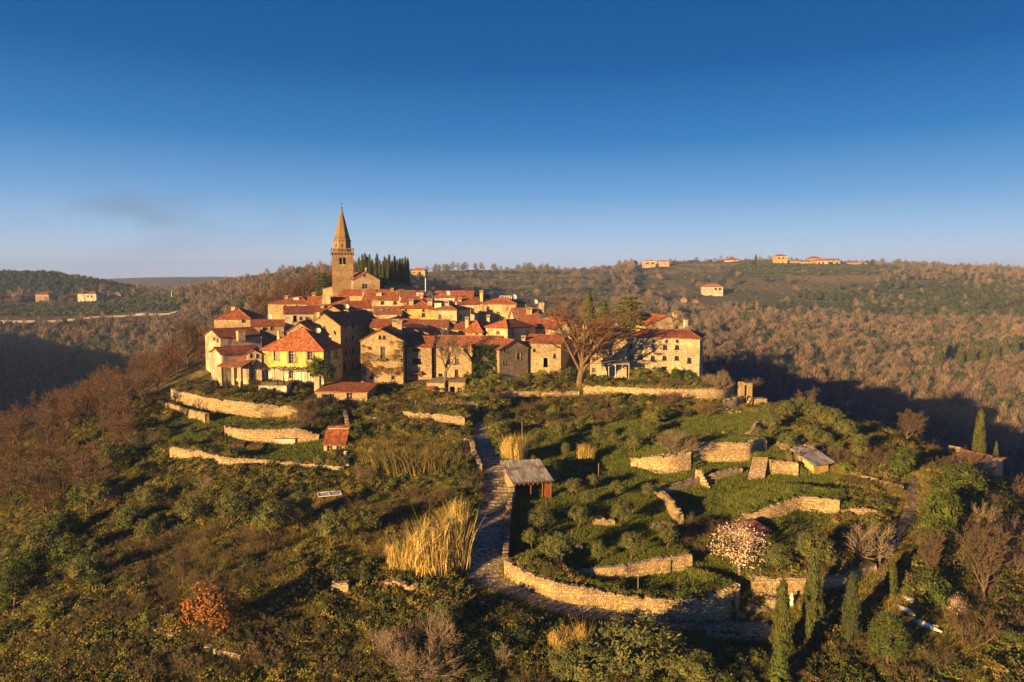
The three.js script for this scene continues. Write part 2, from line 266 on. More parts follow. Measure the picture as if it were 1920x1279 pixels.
// where the sight line through a point of the picture meets the ground
function ground(px, py, from = 46, to = 4000) {
  const [a, b] = ray(px, py); let d = from, pd = from;
  while (d < to) { if (CAM_Y + b * d < H(a * d, -d)) { let lo = pd, hi = d; for (let k = 0; k < 18; k++) { const m = (lo + hi) / 2; if (CAM_Y + b * m < H(a * m, -m)) hi = m; else lo = m; } d = hi; return new THREE.Vector3(a * d, H(a * d, -d), -d); } pd = d; d += Math.max(.25, d * .004); }
  return new THREE.Vector3(a * to, H(a * to, -to), -to);
}
function inside(poly, x, z) { let r = false; for (let i = 0, j = poly.length - 1; i < poly.length; j = i++) { const [xi, zi] = poly[i], [xj, zj] = poly[j]; if ((zi > z) !== (zj > z) && x < (xj - xi) * (z - zi) / (zj - zi) + xi) r = !r; } return r; }
const polyOf = (list) => list.map(([px, py]) => { const p = ground(px, py); return [p.x, p.z]; });
function distTo(line, x, z) { let best = 1e9; for (let k = 0; k < line.length - 1; k++) { const [ax, az] = line[k], [bx, bz] = line[k + 1], dx = bx - ax, dz = bz - az, t = clamp(((x - ax) * dx + (z - az) * dz) / (dx * dx + dz * dz || 1), 0, 1), q = Math.hypot(x - ax - dx * t, z - az - dz * t); if (q < best) best = q; } return best; }
console.log('land', NX, NZ, SURVEY.length);

// ---------------------------------------------------------------- dry-stone walls: [column, top, foot] along each; fill = holds a terrace
const WALLS = [
  ['long buttressed stone terrace wall curving below the pergola garden', 'gold', 1, [[324, 730, 752], [345, 736, 757], [380, 744, 766], [432, 752, 777], [480, 757, 783], [520, 761, 786], [560, 765, 789]]],
  ['pale lane wall stepping down left of the long terrace wall', 'gold', 0, [[297, 750, 758], [340, 764, 775], [376, 773, 787], [389, 777, 795]]],
  ['sunlit terrace wall behind the long white box in the left vegetable garden', 'gold', 1, [[424, 799, 815], [436, 803, 817], [462, 806, 825], [510, 806, 829], [560, 804, 829], [598, 816, 825]]],
  ['crumbling lower terrace wall with red rubble below the vegetable beds', 'gold', 1, [[321, 837, 863], [345, 842, 864], [372, 845, 865], [400, 853, 869], [422, 857, 876], [480, 862, 874], [561, 869, 879], [645, 876, 887]]],
  ['stone lane wall climbing behind the small red-roofed garden shed', 'gold', 0, [[652, 803, 820], [650, 783, 799], [645, 768, 783], [638, 762, 772]]],
  ['low white plastered wall running down from the red-roofed garden shed', 'pale', 0, [[650, 870, 884], [649, 846, 857]]],
  ['golden retaining wall left of the top of the stepped path', 'gold', 1, [[758, 773, 786], [800, 776, 793], [835, 778, 799], [872, 783, 802]]],
  ['sunlit wall above the lane with a walking person in front', 'gold', 1, [[812, 756, 769], [850, 756, 773], [880, 757, 778], [898, 758, 781]]],
  ['short curved wall below the annexe with two white-framed windows', 'gold', 1, [[664, 775, 780], [684, 779, 787], [712, 787, 793]]],
  ['long shaded terrace wall between bare-tree garden and stepped path', 'gold', 1, [[868, 738, 753], [915, 737, 752], [960, 735, 750], [1020, 735, 749], [1086, 735, 747]]],
  ['long sunlit garden wall in front of the palace with many windows', 'gold', 1, [[1094, 723, 746], [1140, 726, 746], [1195, 728, 746], [1250, 730, 747], [1300, 730, 749], [1352, 729, 753], [1374, 724, 746]]],
  ['grey ruined wall leaning against the broken gate', 'grey', 0, [[1357, 750, 770], [1376, 748, 768], [1394, 742, 762]]],
  ['curving stone wall top rising right toward the olive grove', 'grey', 1, [[1377, 814, 825], [1403, 812, 825], [1418, 793, 808], [1440, 784, 797], [1461, 774, 785]]],
  ['tall golden retaining wall with a sharp right corner', 'gold', 1, [[1293, 839, 873], [1325, 831, 866], [1362, 830, 865], [1401, 831, 865], [1418, 823, 853], [1434, 823, 844]]],
  ['low sunlit parapet just above the tall golden retaining wall', 'gold', 0, [[1355, 811, 822], [1376, 819, 829], [1394, 827, 835]]],
  ['half-lit retaining wall left of the tall golden corner wall', 'gold', 1, [[1184, 861, 873], [1222, 857, 881], [1260, 855, 887], [1293, 846, 880]]],
  ['long low grey wall slanting across the middle lawn', 'grey', 0, [[1236, 918, 929], [1275, 906, 919], [1317, 894, 905], [1360, 883, 894], [1389, 876, 887]]],
  ['short sunlit wall behind the dry grass right of the stone ramp', 'gold', 1, [[1444, 864, 889], [1470, 866, 890], [1496, 868, 892]]],
  ['thin broken wall stepping down between two olive terraces', 'gold', 0, [[1226, 911, 923], [1245, 926, 939], [1259, 939, 965], [1277, 963, 986]]],
  ['long diagonal wall under the hedge with a lit right end', 'gold', 1, [[1390, 968, 979], [1440, 952, 973], [1504, 931, 958], [1574, 940, 966]]],
  ['low sunlit wall behind the pale forked bare trees', 'gold', 0, [[1577, 953, 969], [1610, 954, 970], [1642, 955, 971]]],
  ['stone parapet along the right side of the stepped path', 'grey', 0, [[957, 925, 944], [954, 955, 973], [951, 985, 1003], [949, 1018, 1038], [948, 1046, 1068]]],
  ['long curved retaining wall above the bend of the cobbled path', 'gold', 1, [[949, 1050, 1078], [985, 1070, 1098], [1026, 1086, 1116], [1079, 1098, 1131], [1120, 1106, 1138], [1189, 1119, 1149], [1260, 1123, 1160], [1322, 1121, 1160], [1365, 1103, 1152], [1381, 1092, 1138]]],
  ['low curved wall inside the lower olive garden', 'gold', 1, [[1075, 1071, 1086], [1130, 1064, 1088], [1180, 1058, 1083], [1224, 1049, 1076], [1295, 1040, 1069]]],
  ['bright golden wall behind the tall cypresses at the lower right', 'gold', 1, [[1408, 1081, 1118], [1455, 1082, 1120], [1513, 1085, 1113], [1560, 1080, 1106], [1592, 1072, 1097], [1638, 1057, 1067]]],
  ['broken sunlit wall at the bend of the right-hand track', 'gold', 0, [[1590, 886, 895], [1640, 898, 911], [1674, 907, 919], [1692, 911, 920]]],
  ['mossy stone footing in the scrub below the orange-leaved tree', 'moss', 1, [[296, 1180, 1197], [329, 1190, 1206]]],
  ['overgrown wall remnant at the bottom left among the bushes', 'moss', 1, [[392, 1212, 1234], [420, 1218, 1240], [455, 1224, 1246]]],
  ['small square stump of wall in the meadow below the reeds', 'gold', 0, [[624, 1091, 1114], [655, 1093, 1115]]],
  ['tumbled stone wall at the foot of the golden reeds', 'gold', 0, [[704, 1093, 1107], [745, 1090, 1112], [772, 1098, 1118], [788, 1094, 1108]]],
  ['pale rubble wall along the upper left side of the stepped path', 'gold', 0, [[852, 826, 838], [879, 824, 837], [889, 846, 860], [900, 870, 884]]],
  ['stone kerb wall under the cobbled path near the lower right', 'gold', 0, [[1326, 1189, 1199], [1380, 1193, 1203], [1444, 1195, 1205]]],
  ['golden field wall left of the bare fig bush', 'gold', 0, [[1112, 976, 984], [1130, 973, 985], [1152, 975, 984]]],
].map(([label, look, fill, pts]) => ({ label, look, fill, pts: pts.map(([px, t, b]) => { const g = ground(px, b); return { x: g.x, z: g.z, y: g.y, h: Math.max(.5, (b - t) / FOCAL * -g.z * 1.04) }; }) }));
// lift the ground behind the walls that hold a terrace
for (const w of WALLS) if (w.fill) {
  const xs = w.pts.map((p) => p.x), zs = w.pts.map((p) => p.z), x0 = Math.min(...xs) - 12, x1 = Math.max(...xs) + 12, z0 = Math.min(...zs) - 12, z1 = Math.max(...zs) + 12;
  for (let j = 0; j < NZ; j++) if (GZ[j] > z0 && GZ[j] < z1) for (let i = 0; i < NX; i++) if (GX[i] > x0 && GX[i] < x1) {
    const x = GX[i], z = GZ[j]; let best = 1e9, top = 0, side = 0, over = 0;
    for (let k = 0; k < w.pts.length - 1; k++) {
      const a = w.pts[k], b = w.pts[k + 1], dx = b.x - a.x, dz = b.z - a.z, L2 = dx * dx + dz * dz, tr = ((x - a.x) * dx + (z - a.z) * dz) / L2, t = clamp(tr, 0, 1), q = Math.hypot(x - a.x - dx * t, z - a.z - dz * t);
      if (q < best) { best = q; top = lerp(a.y + a.h, b.y + b.h, t); const nx = -dz, nz = dx, s = Math.sign(nx * (a.x + b.x) / 2 + nz * (a.z + b.z) / 2); side = ((x - a.x) * nx + (z - a.z) * nz) * s; over = (k === 0 && tr < 0) ? -tr * Math.sqrt(L2) : (k === w.pts.length - 2 && tr > 1) ? (tr - 1) * Math.sqrt(L2) : 0; }
    }
    if (side > 0 && best > .28 && best < 11) { const fill = top - .18 - over * .9 - Math.max(0, best - 6) * .5; if (fill > HG[j * NX + i]) HG[j * NX + i] = fill; }
  }
}

// ---------------------------------------------------------------- the stepped, cobbled path and the farm track: pairs of edge points
const PATH_PAIRS = [[[893, 790], [912, 794]], [[887, 806], [914, 807]], [[884, 825], [919, 825]], [[895, 853], [940, 853]], [[904, 880], [955, 881]], [[905, 915], [955, 917]], [[900, 948], [951, 948]], [[886, 988], [947, 988]], [[877, 1030], [945, 1030]], [[872, 1064], [944, 1060]], [[884, 1094], [948, 1079]], [[930, 1112], [974, 1095]], [[985, 1133], [1018, 1114]], [[1045, 1150], [1080, 1133]], [[1120, 1166], [1150, 1146]], [[1230, 1180], [1235, 1159]], [[1330, 1189], [1335, 1162]], [[1400, 1193], [1396, 1158]], [[1450, 1194], [1437, 1158]]]
  .map(([l, r]) => [ground(...l), ground(...r)]);
const TRACK_PAIRS = [[[1702, 893], [1716, 890]], [[1698, 915], [1724, 912]], [[1696, 940], [1726, 940]], [[1690, 968], [1718, 960]], [[1676, 998], [1700, 990]], [[1658, 1033], [1684, 1022]], [[1640, 1060], [1668, 1056]], [[1636, 1100], [1662, 1100]]].map(([l, r]) => [ground(...l), ground(...r)]);
function smoothRuns(pairs) { // Catmull through both edges, evenly by the middle line
  const L = new THREE.CatmullRomCurve3(pairs.map((p) => p[0])), R = new THREE.CatmullRomCurve3(pairs.map((p) => p[1])), N = 400, out = []; let len = 0, prev = null;
  for (let k = 0; k <= N; k++) { const a = L.getPoint(k / N), b = R.getPoint(k / N), m = a.clone().add(b).multiplyScalar(.5); if (prev) len += Math.hypot(m.x - prev.x, m.z - prev.z); prev = m; const y = (a.y + b.y) / 2; a.y = b.y = y; out.push({ a, b, s: len, y }); }
  for (let pass = 0; pass < 30; pass++) for (let k = 1; k < N; k++) out[k].y = (out[k - 1].y + out[k].y * 2 + out[k + 1].y) / 4;
  return out;
}
const PATH = smoothRuns(PATH_PAIRS), TRACK = smoothRuns(TRACK_PAIRS);
const at2 = (run, s) => { let k = 0; while (k < run.length - 2 && run[k + 1].s < s) k++; const t = clamp((s - run[k].s) / (run[k + 1].s - run[k].s || 1), 0, 1); return { a: run[k].a.clone().lerp(run[k + 1].a, t), b: run[k].b.clone().lerp(run[k + 1].b, t), y: lerp(run[k].y, run[k + 1].y, t) }; };
const mids = (run) => run.filter((_, k) => k % 8 === 0).map((p) => [(p.a.x + p.b.x) / 2, (p.a.z + p.b.z) / 2, Math.hypot(p.a.x - p.b.x, p.a.z - p.b.z) / 2, p.y]);
const PATH_MID = mids(PATH), TRACK_MID = mids(TRACK);
// bed the ground to both ways
for (const [M_, drop, soft] of [[PATH_MID, .32, 1.2], [TRACK_MID, .12, 2]]) for (let j = 0; j < NZ; j++) if (GZ[j] < -60 && GZ[j] > -130) for (let i = 0; i < NX; i++) if (Math.abs(GX[i]) < 90) {
  let best = 1e9, hw = 2, y = 0; for (const m of M_) { const q = Math.hypot(GX[i] - m[0], GZ[j] - m[1]); if (q < best) { best = q; hw = m[2]; y = m[3]; } }
  const k = 1 - sstep(hw + .1, hw + soft, best); if (k > 0) HG[j * NX + i] = lerp(HG[j * NX + i], Math.min(y - drop, HG[j * NX + i] + (best < hw ? 9 : 0)), best < hw + .1 ? 1 : k * .7);
}
const onWay = (x, z, pad = .3) => PATH_MID.some((m) => Math.hypot(x - m[0], z - m[1]) < m[2] + pad) || TRACK_MID.some((m) => Math.hypot(x - m[0], z - m[1]) < m[2] + pad);
// ---------------------------------------------------------------- ground sheet with its soils and grass
const LAWNS = [[[250, 790], [400, 782], [600, 800], [640, 872], [480, 874], [330, 842], [255, 812]], [[300, 752], [420, 778], [560, 792], [620, 800], [560, 806], [400, 796]], [[940, 800], [1400, 770], [1480, 800], [1560, 872], [1600, 960], [1380, 1130], [1180, 1122], [960, 1056], [958, 940], [940, 870]], [[270, 710], [330, 690], [330, 750], [290, 750]]].map(polyOf);
const GOLDEN = [[[650, 828], [880, 828], [900, 905], [640, 885]], [[480, 940], [880, 910], [870, 1060], [760, 1090], [520, 1040]], [[240, 1010], [520, 990], [600, 1180], [300, 1170]]].map(polyOf);
const FIELD = [[-30, 562], [330, 562], [335, 592], [-30, 600]].map(([px, py]) => { const p = at(px, py, py > 580 ? 655 : 790); return [p.x, p.z]; });
// far terraced fields: on the ridge to the right and behind the village
function openLand(x, z) { const d = -z, u = x / d, px = 960 + u * FOCAL, n = (fbm(x * .011 + 31, z * .014, 3) - .5) * 2; const a = sstep(820, 900, d + n * 160) * sstep(1170, 1215, px) * (1 - sstep(1600, 1720, px + n * 120)), b = sstep(560, 640, d + n * 150) * sstep(740, 790, px) * (1 - sstep(1120, 1190, px + n * 60)), c = sstep(700, 760, d + n * 200) * sstep(1700, 1800, px + n * 200) * (n > .15 ? 1 : 0); return Math.max(a, b, c * .8) * (d > 1300 ? 0 : 1); }
function soil(x, z) {                                              // colour of the ground at a place
  const d = -z, n = fbm(x * .06 + 3, z * .06, 4), m = fbm(x * .5, z * .5 + 20, 3), q = fbm(x * .013 + 50, z * .013, 3);
  let c;
  if (d > 270) {                                                   // far slopes: bleached grass, bare soil, scrub
    c = [.105, .085, .042]; const g = sstep(.5, .68, q), o = sstep(.52, .66, fbm(x * .02 + 9, z * .035, 3));
    c = c.map((v, k) => lerp(v, [.075, .085, .032][k], g)); c = c.map((v, k) => lerp(v, [.22, .145, .065][k], o * .7));
    const f = openLand(x, z); if (f > 0) { const st = fbm(x * .006 + 3, z * .05 + H(x, z) * .09, 3), k = sstep(.38, .46, st), k2 = sstep(.56, .62, st); let e = [.36, .24, .115]; e = e.map((v, q) => lerp(v, [.11, .115, .045][q], k)); e = e.map((v, q) => lerp(v, [.20, .16, .075][q], k2)); c = c.map((v, q) => lerp(v, e[q], f)); }
    if (inside(FIELD, x, z)) c = c.map((v, k) => lerp(v, [.10, .10, .045][k], .8));
  } else {
    c = [.085, .075, .028].map((v, k) => lerp(v, [.17, .115, .04][k], sstep(.42, .66, n)));
    c = c.map((v, k) => lerp(v, [.06, .075, .018][k], sstep(.45, .62, m) * .7));
    if (d < 150) {
      if (LAWNS.some((p) => inside(p, x, z))) { const g = .55 + .45 * sstep(.35, .6, n * .5 + m * .5); c = c.map((v, k) => lerp(v, [.085, .115, .018][k], g)); }
      if (GOLDEN.some((p) => inside(p, x, z))) c = c.map((v, k) => lerp(v, [.24, .16, .05][k], .35 + .5 * sstep(.35, .6, m)));
    }
    if (d > 139 && d < 260 && Math.abs(x) < 70) c = c.map((v, k) => lerp(v, [.26, .21, .15][k], .5 * sstep(139, 146, d)));   // trodden earth between the houses
  }
  return c;
}
{
  const pos = new Float32Array(NX * NZ * 3), uv = new Float32Array(NX * NZ * 2), col = new Float32Array(NX * NZ * 3), idx = new Uint32Array((NX - 1) * (NZ - 1) * 6);
  let o = 0;
  for (let j = 0; j < NZ; j++) for (let i = 0; i < NX; i++) { const k = j * NX + i, x = GX[i], z = GZ[j]; pos[k * 3] = x; pos[k * 3 + 1] = HG[k]; pos[k * 3 + 2] = z; uv[k * 2] = x; uv[k * 2 + 1] = -z; const c = soil(x, z); col[k * 3] = c[0]; col[k * 3 + 1] = c[1]; col[k * 3 + 2] = c[2]; }
  for (let j = 0; j < NZ - 1; j++) for (let i = 0; i < NX - 1; i++) { const a = j * NX + i, b = a + 1, c = a + NX, d = c + 1; idx[o++] = a; idx[o++] = b; idx[o++] = c; idx[o++] = b; idx[o++] = d; idx[o++] = c; }
  const g = new THREE.BufferGeometry(); g.setAttribute('position', new THREE.BufferAttribute(pos, 3)); g.setAttribute('uv', new THREE.BufferAttribute(uv, 2)); g.setAttribute('color', new THREE.BufferAttribute(col, 3)); g.setIndex(new THREE.BufferAttribute(idx, 1)); g.computeVertexNormals();
  solo('terrain', g, mat(1.85, 2.2, 1.7, { vertexColors: true, map: T.ground, bumpMap: T.groundB, bumpScale: .12, roughness: 1 }), 'hilltop with terraces, valleys on both sides and far ridges', 'terrain', null, 'structure');
}
// ---------------------------------------------------------------- the stepped path: every step a piece of its own
{
  const r = rng(4), p = new THREE.Group(); p.name = 'stepped_path'; scene.add(p); tag(p, 'wide cobbled path of long low steps climbing to the village', 'path', null, 'structure');
  const total = PATH[PATH.length - 1].s; let s = 0, last = null; const mats = [M.cobble, mat(1.12, 1.02, .85, { map: T.cobble, bumpMap: T.cobbleB, bumpScale: .05 }), mat(1.42, 1.3, 1.08, { map: T.cobble, bumpMap: T.cobbleB, bumpScale: .05 })];
  for (let k = 0; s < total - .5; k++) {
    const len = .72 + r() * .28, A = at2(PATH, s), B = at2(PATH, s + len), y0 = A.y + .04 + (r() - .5) * .03, tilt = Math.min(.05, Math.max(0, A.y - B.y) * .4), g = new GB(), n = 7, top = [], bot = [];
    for (let q = 0; q <= n; q++) {
      const t = q / n, jx = (r() - .5) * .07, wob = (v) => v + (r() - .5) * .025, e = q === 0 || q === n ? (r() - .5) * .25 : 0;
      const pa = A.a.clone().lerp(A.b, t + e * .05), pb = B.a.clone().lerp(B.b, t + e * .05), dir = pb.clone().sub(pa).setY(0).normalize(), f = pb.clone().addScaledVector(dir, jx);
      top.push([pa.x, wob(y0), pa.z]); bot.push([f.x, wob(y0 - tilt), f.z]);
    }
    for (let q = 0; q < n; q++) { g.quad(bot[q], bot[q + 1], top[q + 1], top[q]); g.quad([bot[q][0], bot[q][1] - .4, bot[q][2]], [bot[q + 1][0], bot[q + 1][1] - .4, bot[q + 1][2]], bot[q + 1], bot[q]); }
    const G = g.geo(); const uv = G.attributes.uv, ps = G.attributes.position; for (let q = 0; q < uv.count; q++) uv.setXY(q, ps.getX(q) + k * .37, -ps.getZ(q) - ps.getY(q));
    part(p, 'step', G, mats[Math.floor(r() * 3)]); s += len;
  }
}
function ribbon(run, lift, m, nAcross = 4) {
  const g = new GB(); let prev = null;
  for (let k = 0; k < run.length; k += 4) { const row = []; for (let q = 0; q <= nAcross; q++) { const p = run[k].a.clone().lerp(run[k].b, q / nAcross); row.push(g.v(p.x, run[k].y + lift + (q === 0 || q === nAcross ? -.12 : (hash2(k, q) - .5) * .05), p.z, p.x, -p.z)); } if (prev) for (let q = 0; q < nAcross; q++) { g.f(prev[q], row[q], row[q + 1]); g.f(prev[q], row[q + 1], prev[q + 1]); } prev = row; }
  return g.geo(true);
}
solo('track', ribbon(TRACK, .03), M.track, 'earth track bending round the right end of the terraces', 'track', null, 'structure');

// ---------------------------------------------------------------- walls
const wallLook = { gold: M.rubble, grey: M.rubbleGrey, moss: M.rubbleMoss, pale: M.plasterWhite };
const WALL_LINES = [];
WALLS.forEach((w, wi) => {
  const r = rng(100 + wi), g = new GB(), cop = new GB(), cv = new THREE.CatmullRomCurve3(w.pts.map((p) => new THREE.Vector3(p.x, 0, p.z)), false, 'centripetal');
  const corner = /corner|stump|gate|broken wall step/.test(w.label), line = []; let U = 0, prev = null, s0 = null;
  const N = w.pts.length - 1, base = new THREE.Vector3(); w.pts.forEach((p) => base.add(new THREE.Vector3(p.x, p.y, p.z))); base.multiplyScalar(1 / (N + 1)); base.y = Math.min(...w.pts.map((p) => p.y));
  const samples = [];
  for (let k = 0; k < N; k++) { const a = w.pts[k], b = w.pts[k + 1], L = Math.hypot(b.x - a.x, b.z - a.z), n = Math.max(1, Math.round(L / .62)); for (let q = (k ? 1 : 0); q <= n; q++) { const t = q / n, c = corner ? new THREE.Vector3(lerp(a.x, b.x, t), 0, lerp(a.z, b.z, t)) : cv.getPoint((k + t) / N); samples.push({ x: c.x, z: c.z, y: lerp(a.y, b.y, t), top: lerp(a.y + a.h, b.y + b.h, t) }); } }
  samples.forEach((p, k) => {
    const a = samples[Math.max(0, k - 1)], b = samples[Math.min(samples.length - 1, k + 1)], dx = b.x - a.x, dz = b.z - a.z, L = Math.hypot(dx, dz) || 1; let nx = -dz / L, nz = dx / L; if (nx * p.x + nz * p.z > 0) { nx = -nx; nz = -nz; }   // towards the eye side
    if (prev) U += Math.hypot(p.x - prev.x, p.z - prev.z); prev = p; line.push([p.x, p.z]);
    const top = p.top + (r() - .5) * .22 - (r() < .08 ? r() * .35 : 0), foot = Math.min(p.y, H(p.x + nx * .5, p.z + nz * .5)) - .5, t = .3, bulge = (r() - .5) * .1, n = Math.max(2, Math.round((top - foot) / .7)), col = [];
    for (let q = 0; q <= n; q++) { const h = lerp(foot, top, q / n), bat = t + .10 * (1 - q / n) + bulge + (r() - .5) * .07; col.push(g.v(p.x + nx * bat - base.x, h - base.y, p.z + nz * bat - base.z, U, h)); }
    col.push(g.v(p.x - nx * t - base.x, top - .03 - base.y, p.z - nz * t - base.z, U, top + .6)); col.push(g.v(p.x - nx * t - base.x, foot - .3 - base.y, p.z - nz * t - base.z, U, top + 3));
    p.col = col; p.top2 = top; p.n = [nx, nz];
    if (s0) { const pc = s0.col, m = Math.max(pc.length, col.length), pick = (c, q) => q >= m - 2 ? c[c.length - (m - q)] : c[Math.min(c.length - 3, Math.round(q / (m - 3) * (c.length - 3)))]; for (let q = 0; q < m - 1; q++) { const A = pick(pc, q), B = pick(col, q), C = pick(col, q + 1), D = pick(pc, q + 1); if (A !== D || B !== C) { if (B !== C) g.f(A, B, C); if (A !== D) g.f(A, C, D); } } }
    else { for (let q = 1; q < col.length - 1; q++) g.f(col[0], col[q + 1], col[q]); }
    if (k === samples.length - 1) for (let q = 1; q < col.length - 1; q++) g.f(col[0], col[q], col[q + 1]);
    s0 = p;
    if (k && w.look !== 'pale') for (let c = 0; c < 2; c++) { if (r() < .25) continue; const q = samples[k - 1], tt = c * .5 + r() * .3, x = lerp(q.x, p.x, tt), z = lerp(q.z, p.z, tt); cop.block(x + nx * (r() - .5) * .1 - base.x, lerp(q.top2, top, tt) + .02 - base.y, z + nz * (r() - .5) * .1 - base.z, .28 + r() * .3, .12 + r() * .16, .45 + r() * .2, -Math.atan2(dz, dx) + (r() - .5) * .3, r, .18); }
  });
  WALL_LINES.push(line);
  const o = thing('stone_wall', w.label, 'wall', base, 0, 'stone walls of the terraces');
  part(o, 'masonry', g.geo(true), wallLook[w.look]); if (cop.p.length) part(o, 'coping', cop.geo(), w.look === 'grey' ? M.rubbleGrey : M.coping);
});
const WALL_BOX = WALL_LINES.map((l) => [Math.min(...l.map((p) => p[0])), Math.max(...l.map((p) => p[0])), Math.min(...l.map((p) => p[1])), Math.max(...l.map((p) => p[1]))]);
const nearWall = (x, z, pad) => WALL_LINES.some((l, k) => { const b = WALL_BOX[k]; return x > b[0] - pad && x < b[1] + pad && z > b[2] - pad && z < b[3] + pad && distTo(l, x, z) < pad; });
// ---------------------------------------------------------------- houses
const HOUSES = [];                                               // footprints, to keep plants out
const notHouse = (x, z, pad = 0) => !HOUSES.some((h) => { const dx = x - h.x, dz = z - h.z, c = Math.cos(h.a), s = Math.sin(h.a); return Math.abs(dx * c - dz * s) < h.w / 2 + pad && Math.abs(dx * s + dz * c) < h.d / 2 + pad; });
// one roof slope A B (eave, left to right seen from outside) C D (ridge), covered in barrel tiles
function slope(g, A, B, C, D, step, amp, seed) {
  const va = new THREE.Vector3(...A), X = new THREE.Vector3(...B).sub(va), w = X.length(); X.normalize(); const d = new THREE.Vector3(...D).sub(va), x1 = d.dot(X), V = d.clone().addScaledVector(X, -x1), L = V.length(); V.normalize();
  const x2 = new THREE.Vector3(...C).sub(va).dot(X), N = new THREE.Vector3().crossVectors(X, V).normalize(); if (N.y < 0) N.negate();
  const n = Math.max(4, Math.round(w / step / 2) * 2), rows = Math.max(1, Math.round(L / 1.7)); let prev = null;
  for (let i = 0; i <= n; i++) {
    const x = w * i / n, top = Math.max(.02, x < x1 ? L * x / x1 : x > x2 ? L * (w - x) / (w - x2) : L), colv = [];
    for (let q = 0; q <= rows; q++) { const v = top * q / rows, sag = (fbm(x * .35 + seed * 7, v * .5 + seed, 2) - .5) * .12, h = (i % 2 ? amp : 0) + sag, p = va.clone().addScaledVector(X, x).addScaledVector(V, v + (q === 0 ? (hash2(i, seed) - .5) * .06 : 0)).addScaledVector(N, h); colv.push(g.v(p.x, p.y, p.z, x + seed * 3.1, v + seed * 1.7)); }
    if (prev) for (let q = 0; q < rows; q++) { g.f(prev[q], colv[q], colv[q + 1]); g.f(prev[q], colv[q + 1], prev[q + 1]); }
    prev = colv;
  }
  const off = (p, k) => [p[0] + N.x * k, p[1] + N.y * k, p[2] + N.z * k], b = [A, B, C, D].map((p) => off(p, -.16)), t = [A, B, C, D].map((p) => off(p, -.05));
  g.quad(b[3], b[2], b[1], b[0]); for (let k = 0; k < 4; k++) { const m = (k + 1) % 4; if (Math.hypot(...[0, 1, 2].map((q) => b[k][q] - b[m][q])) > .01) g.quad(b[k], b[m], t[m], t[k]); }
}
// roof shapes over a plan w by d (front is +z); returns {roof, caps}
function roofOf(type, w, d, e, rise, over, step, seed, opt = {}) {
  const g = new GB(), caps = new GB(), amp = step * .36, cap = (a, b) => caps.tube([a, b].map((p) => [p[0], p[1] + .05, p[2]]), [.13, .13], 6), hw = w / 2 + over, hd = d / 2 + over;
  if (type === 'gableX') { const k = rise / (d / 2), y0 = e - over * k, y1 = e + rise; slope(g, [-hw, y0, hd], [hw, y0, hd], [hw, y1, 0], [-hw, y1, 0], step, amp, seed); slope(g, [hw, y0, -hd], [-hw, y0, -hd], [-hw, y1, 0], [hw, y1, 0], step, amp, seed + 1); cap([-hw, y1, 0], [hw, y1, 0]); }
  if (type === 'gableZ') { const k = rise / (w / 2), y0 = e - over * k, y1 = e + rise, og = hd - over * .4; slope(g, [hw, y0, og], [hw, y0, -og], [0, y1, -og], [0, y1, og], step, amp, seed); slope(g, [-hw, y0, -og], [-hw, y0, og], [0, y1, og], [0, y1, -og], step, amp, seed + 1); cap([0, y1, og], [0, y1, -og]); }
  if (type === 'hip') {
    const alongX = w >= d, half = Math.max(0, Math.abs(w - d) / 2 * (opt.ridge ?? 1)), k = rise / (Math.min(w, d) / 2), y0 = e - over * k, y1 = e + rise, ra = alongX ? [-half, y1, 0] : [0, y1, half], rb = alongX ? [half, y1, 0] : [0, y1, -half];
    const P = [[-hw, y0, hd], [hw, y0, hd], [hw, y0, -hd], [-hw, y0, -hd]];
    if (alongX) { slope(g, P[0], P[1], rb, ra, step, amp, seed); slope(g, P[2], P[3], ra, rb, step, amp, seed + 1); slope(g, P[1], P[2], rb, rb, step, amp, seed + 2); slope(g, P[3], P[0], ra, ra, step, amp, seed + 3); cap(P[0], ra); cap(P[1], rb); cap(P[2], rb); cap(P[3], ra); }
    else { slope(g, P[0], P[1], ra, ra, step, amp, seed); slope(g, P[2], P[3], rb, rb, step, amp, seed + 1); slope(g, P[1], P[2], rb, ra, step, amp, seed + 2); slope(g, P[3], P[0], ra, rb, step, amp, seed + 3); cap(P[0], ra); cap(P[1], ra); cap(P[2], rb); cap(P[3], rb); }
    if (half > .05) cap(ra, rb);
  }
  if (type === 'shed') { const k = rise / d, y0 = e - over * k, y1 = e + rise + over * k; slope(g, [-hw, y0, hd], [hw, y0, hd], [hw, y1, -hd], [-hw, y1, -hd], step, amp, seed); }
  if (type === 'shedR') { const k = rise / w, y0 = e - over * k, y1 = e + rise + over * k; slope(g, [hw, y0, hd], [hw, y0, -hd], [-hw, y1, -hd], [-hw, y1, hd], step, amp, seed); }
  return { roof: g.geo(true), caps: caps.p.length ? caps.geo(true) : null };
}
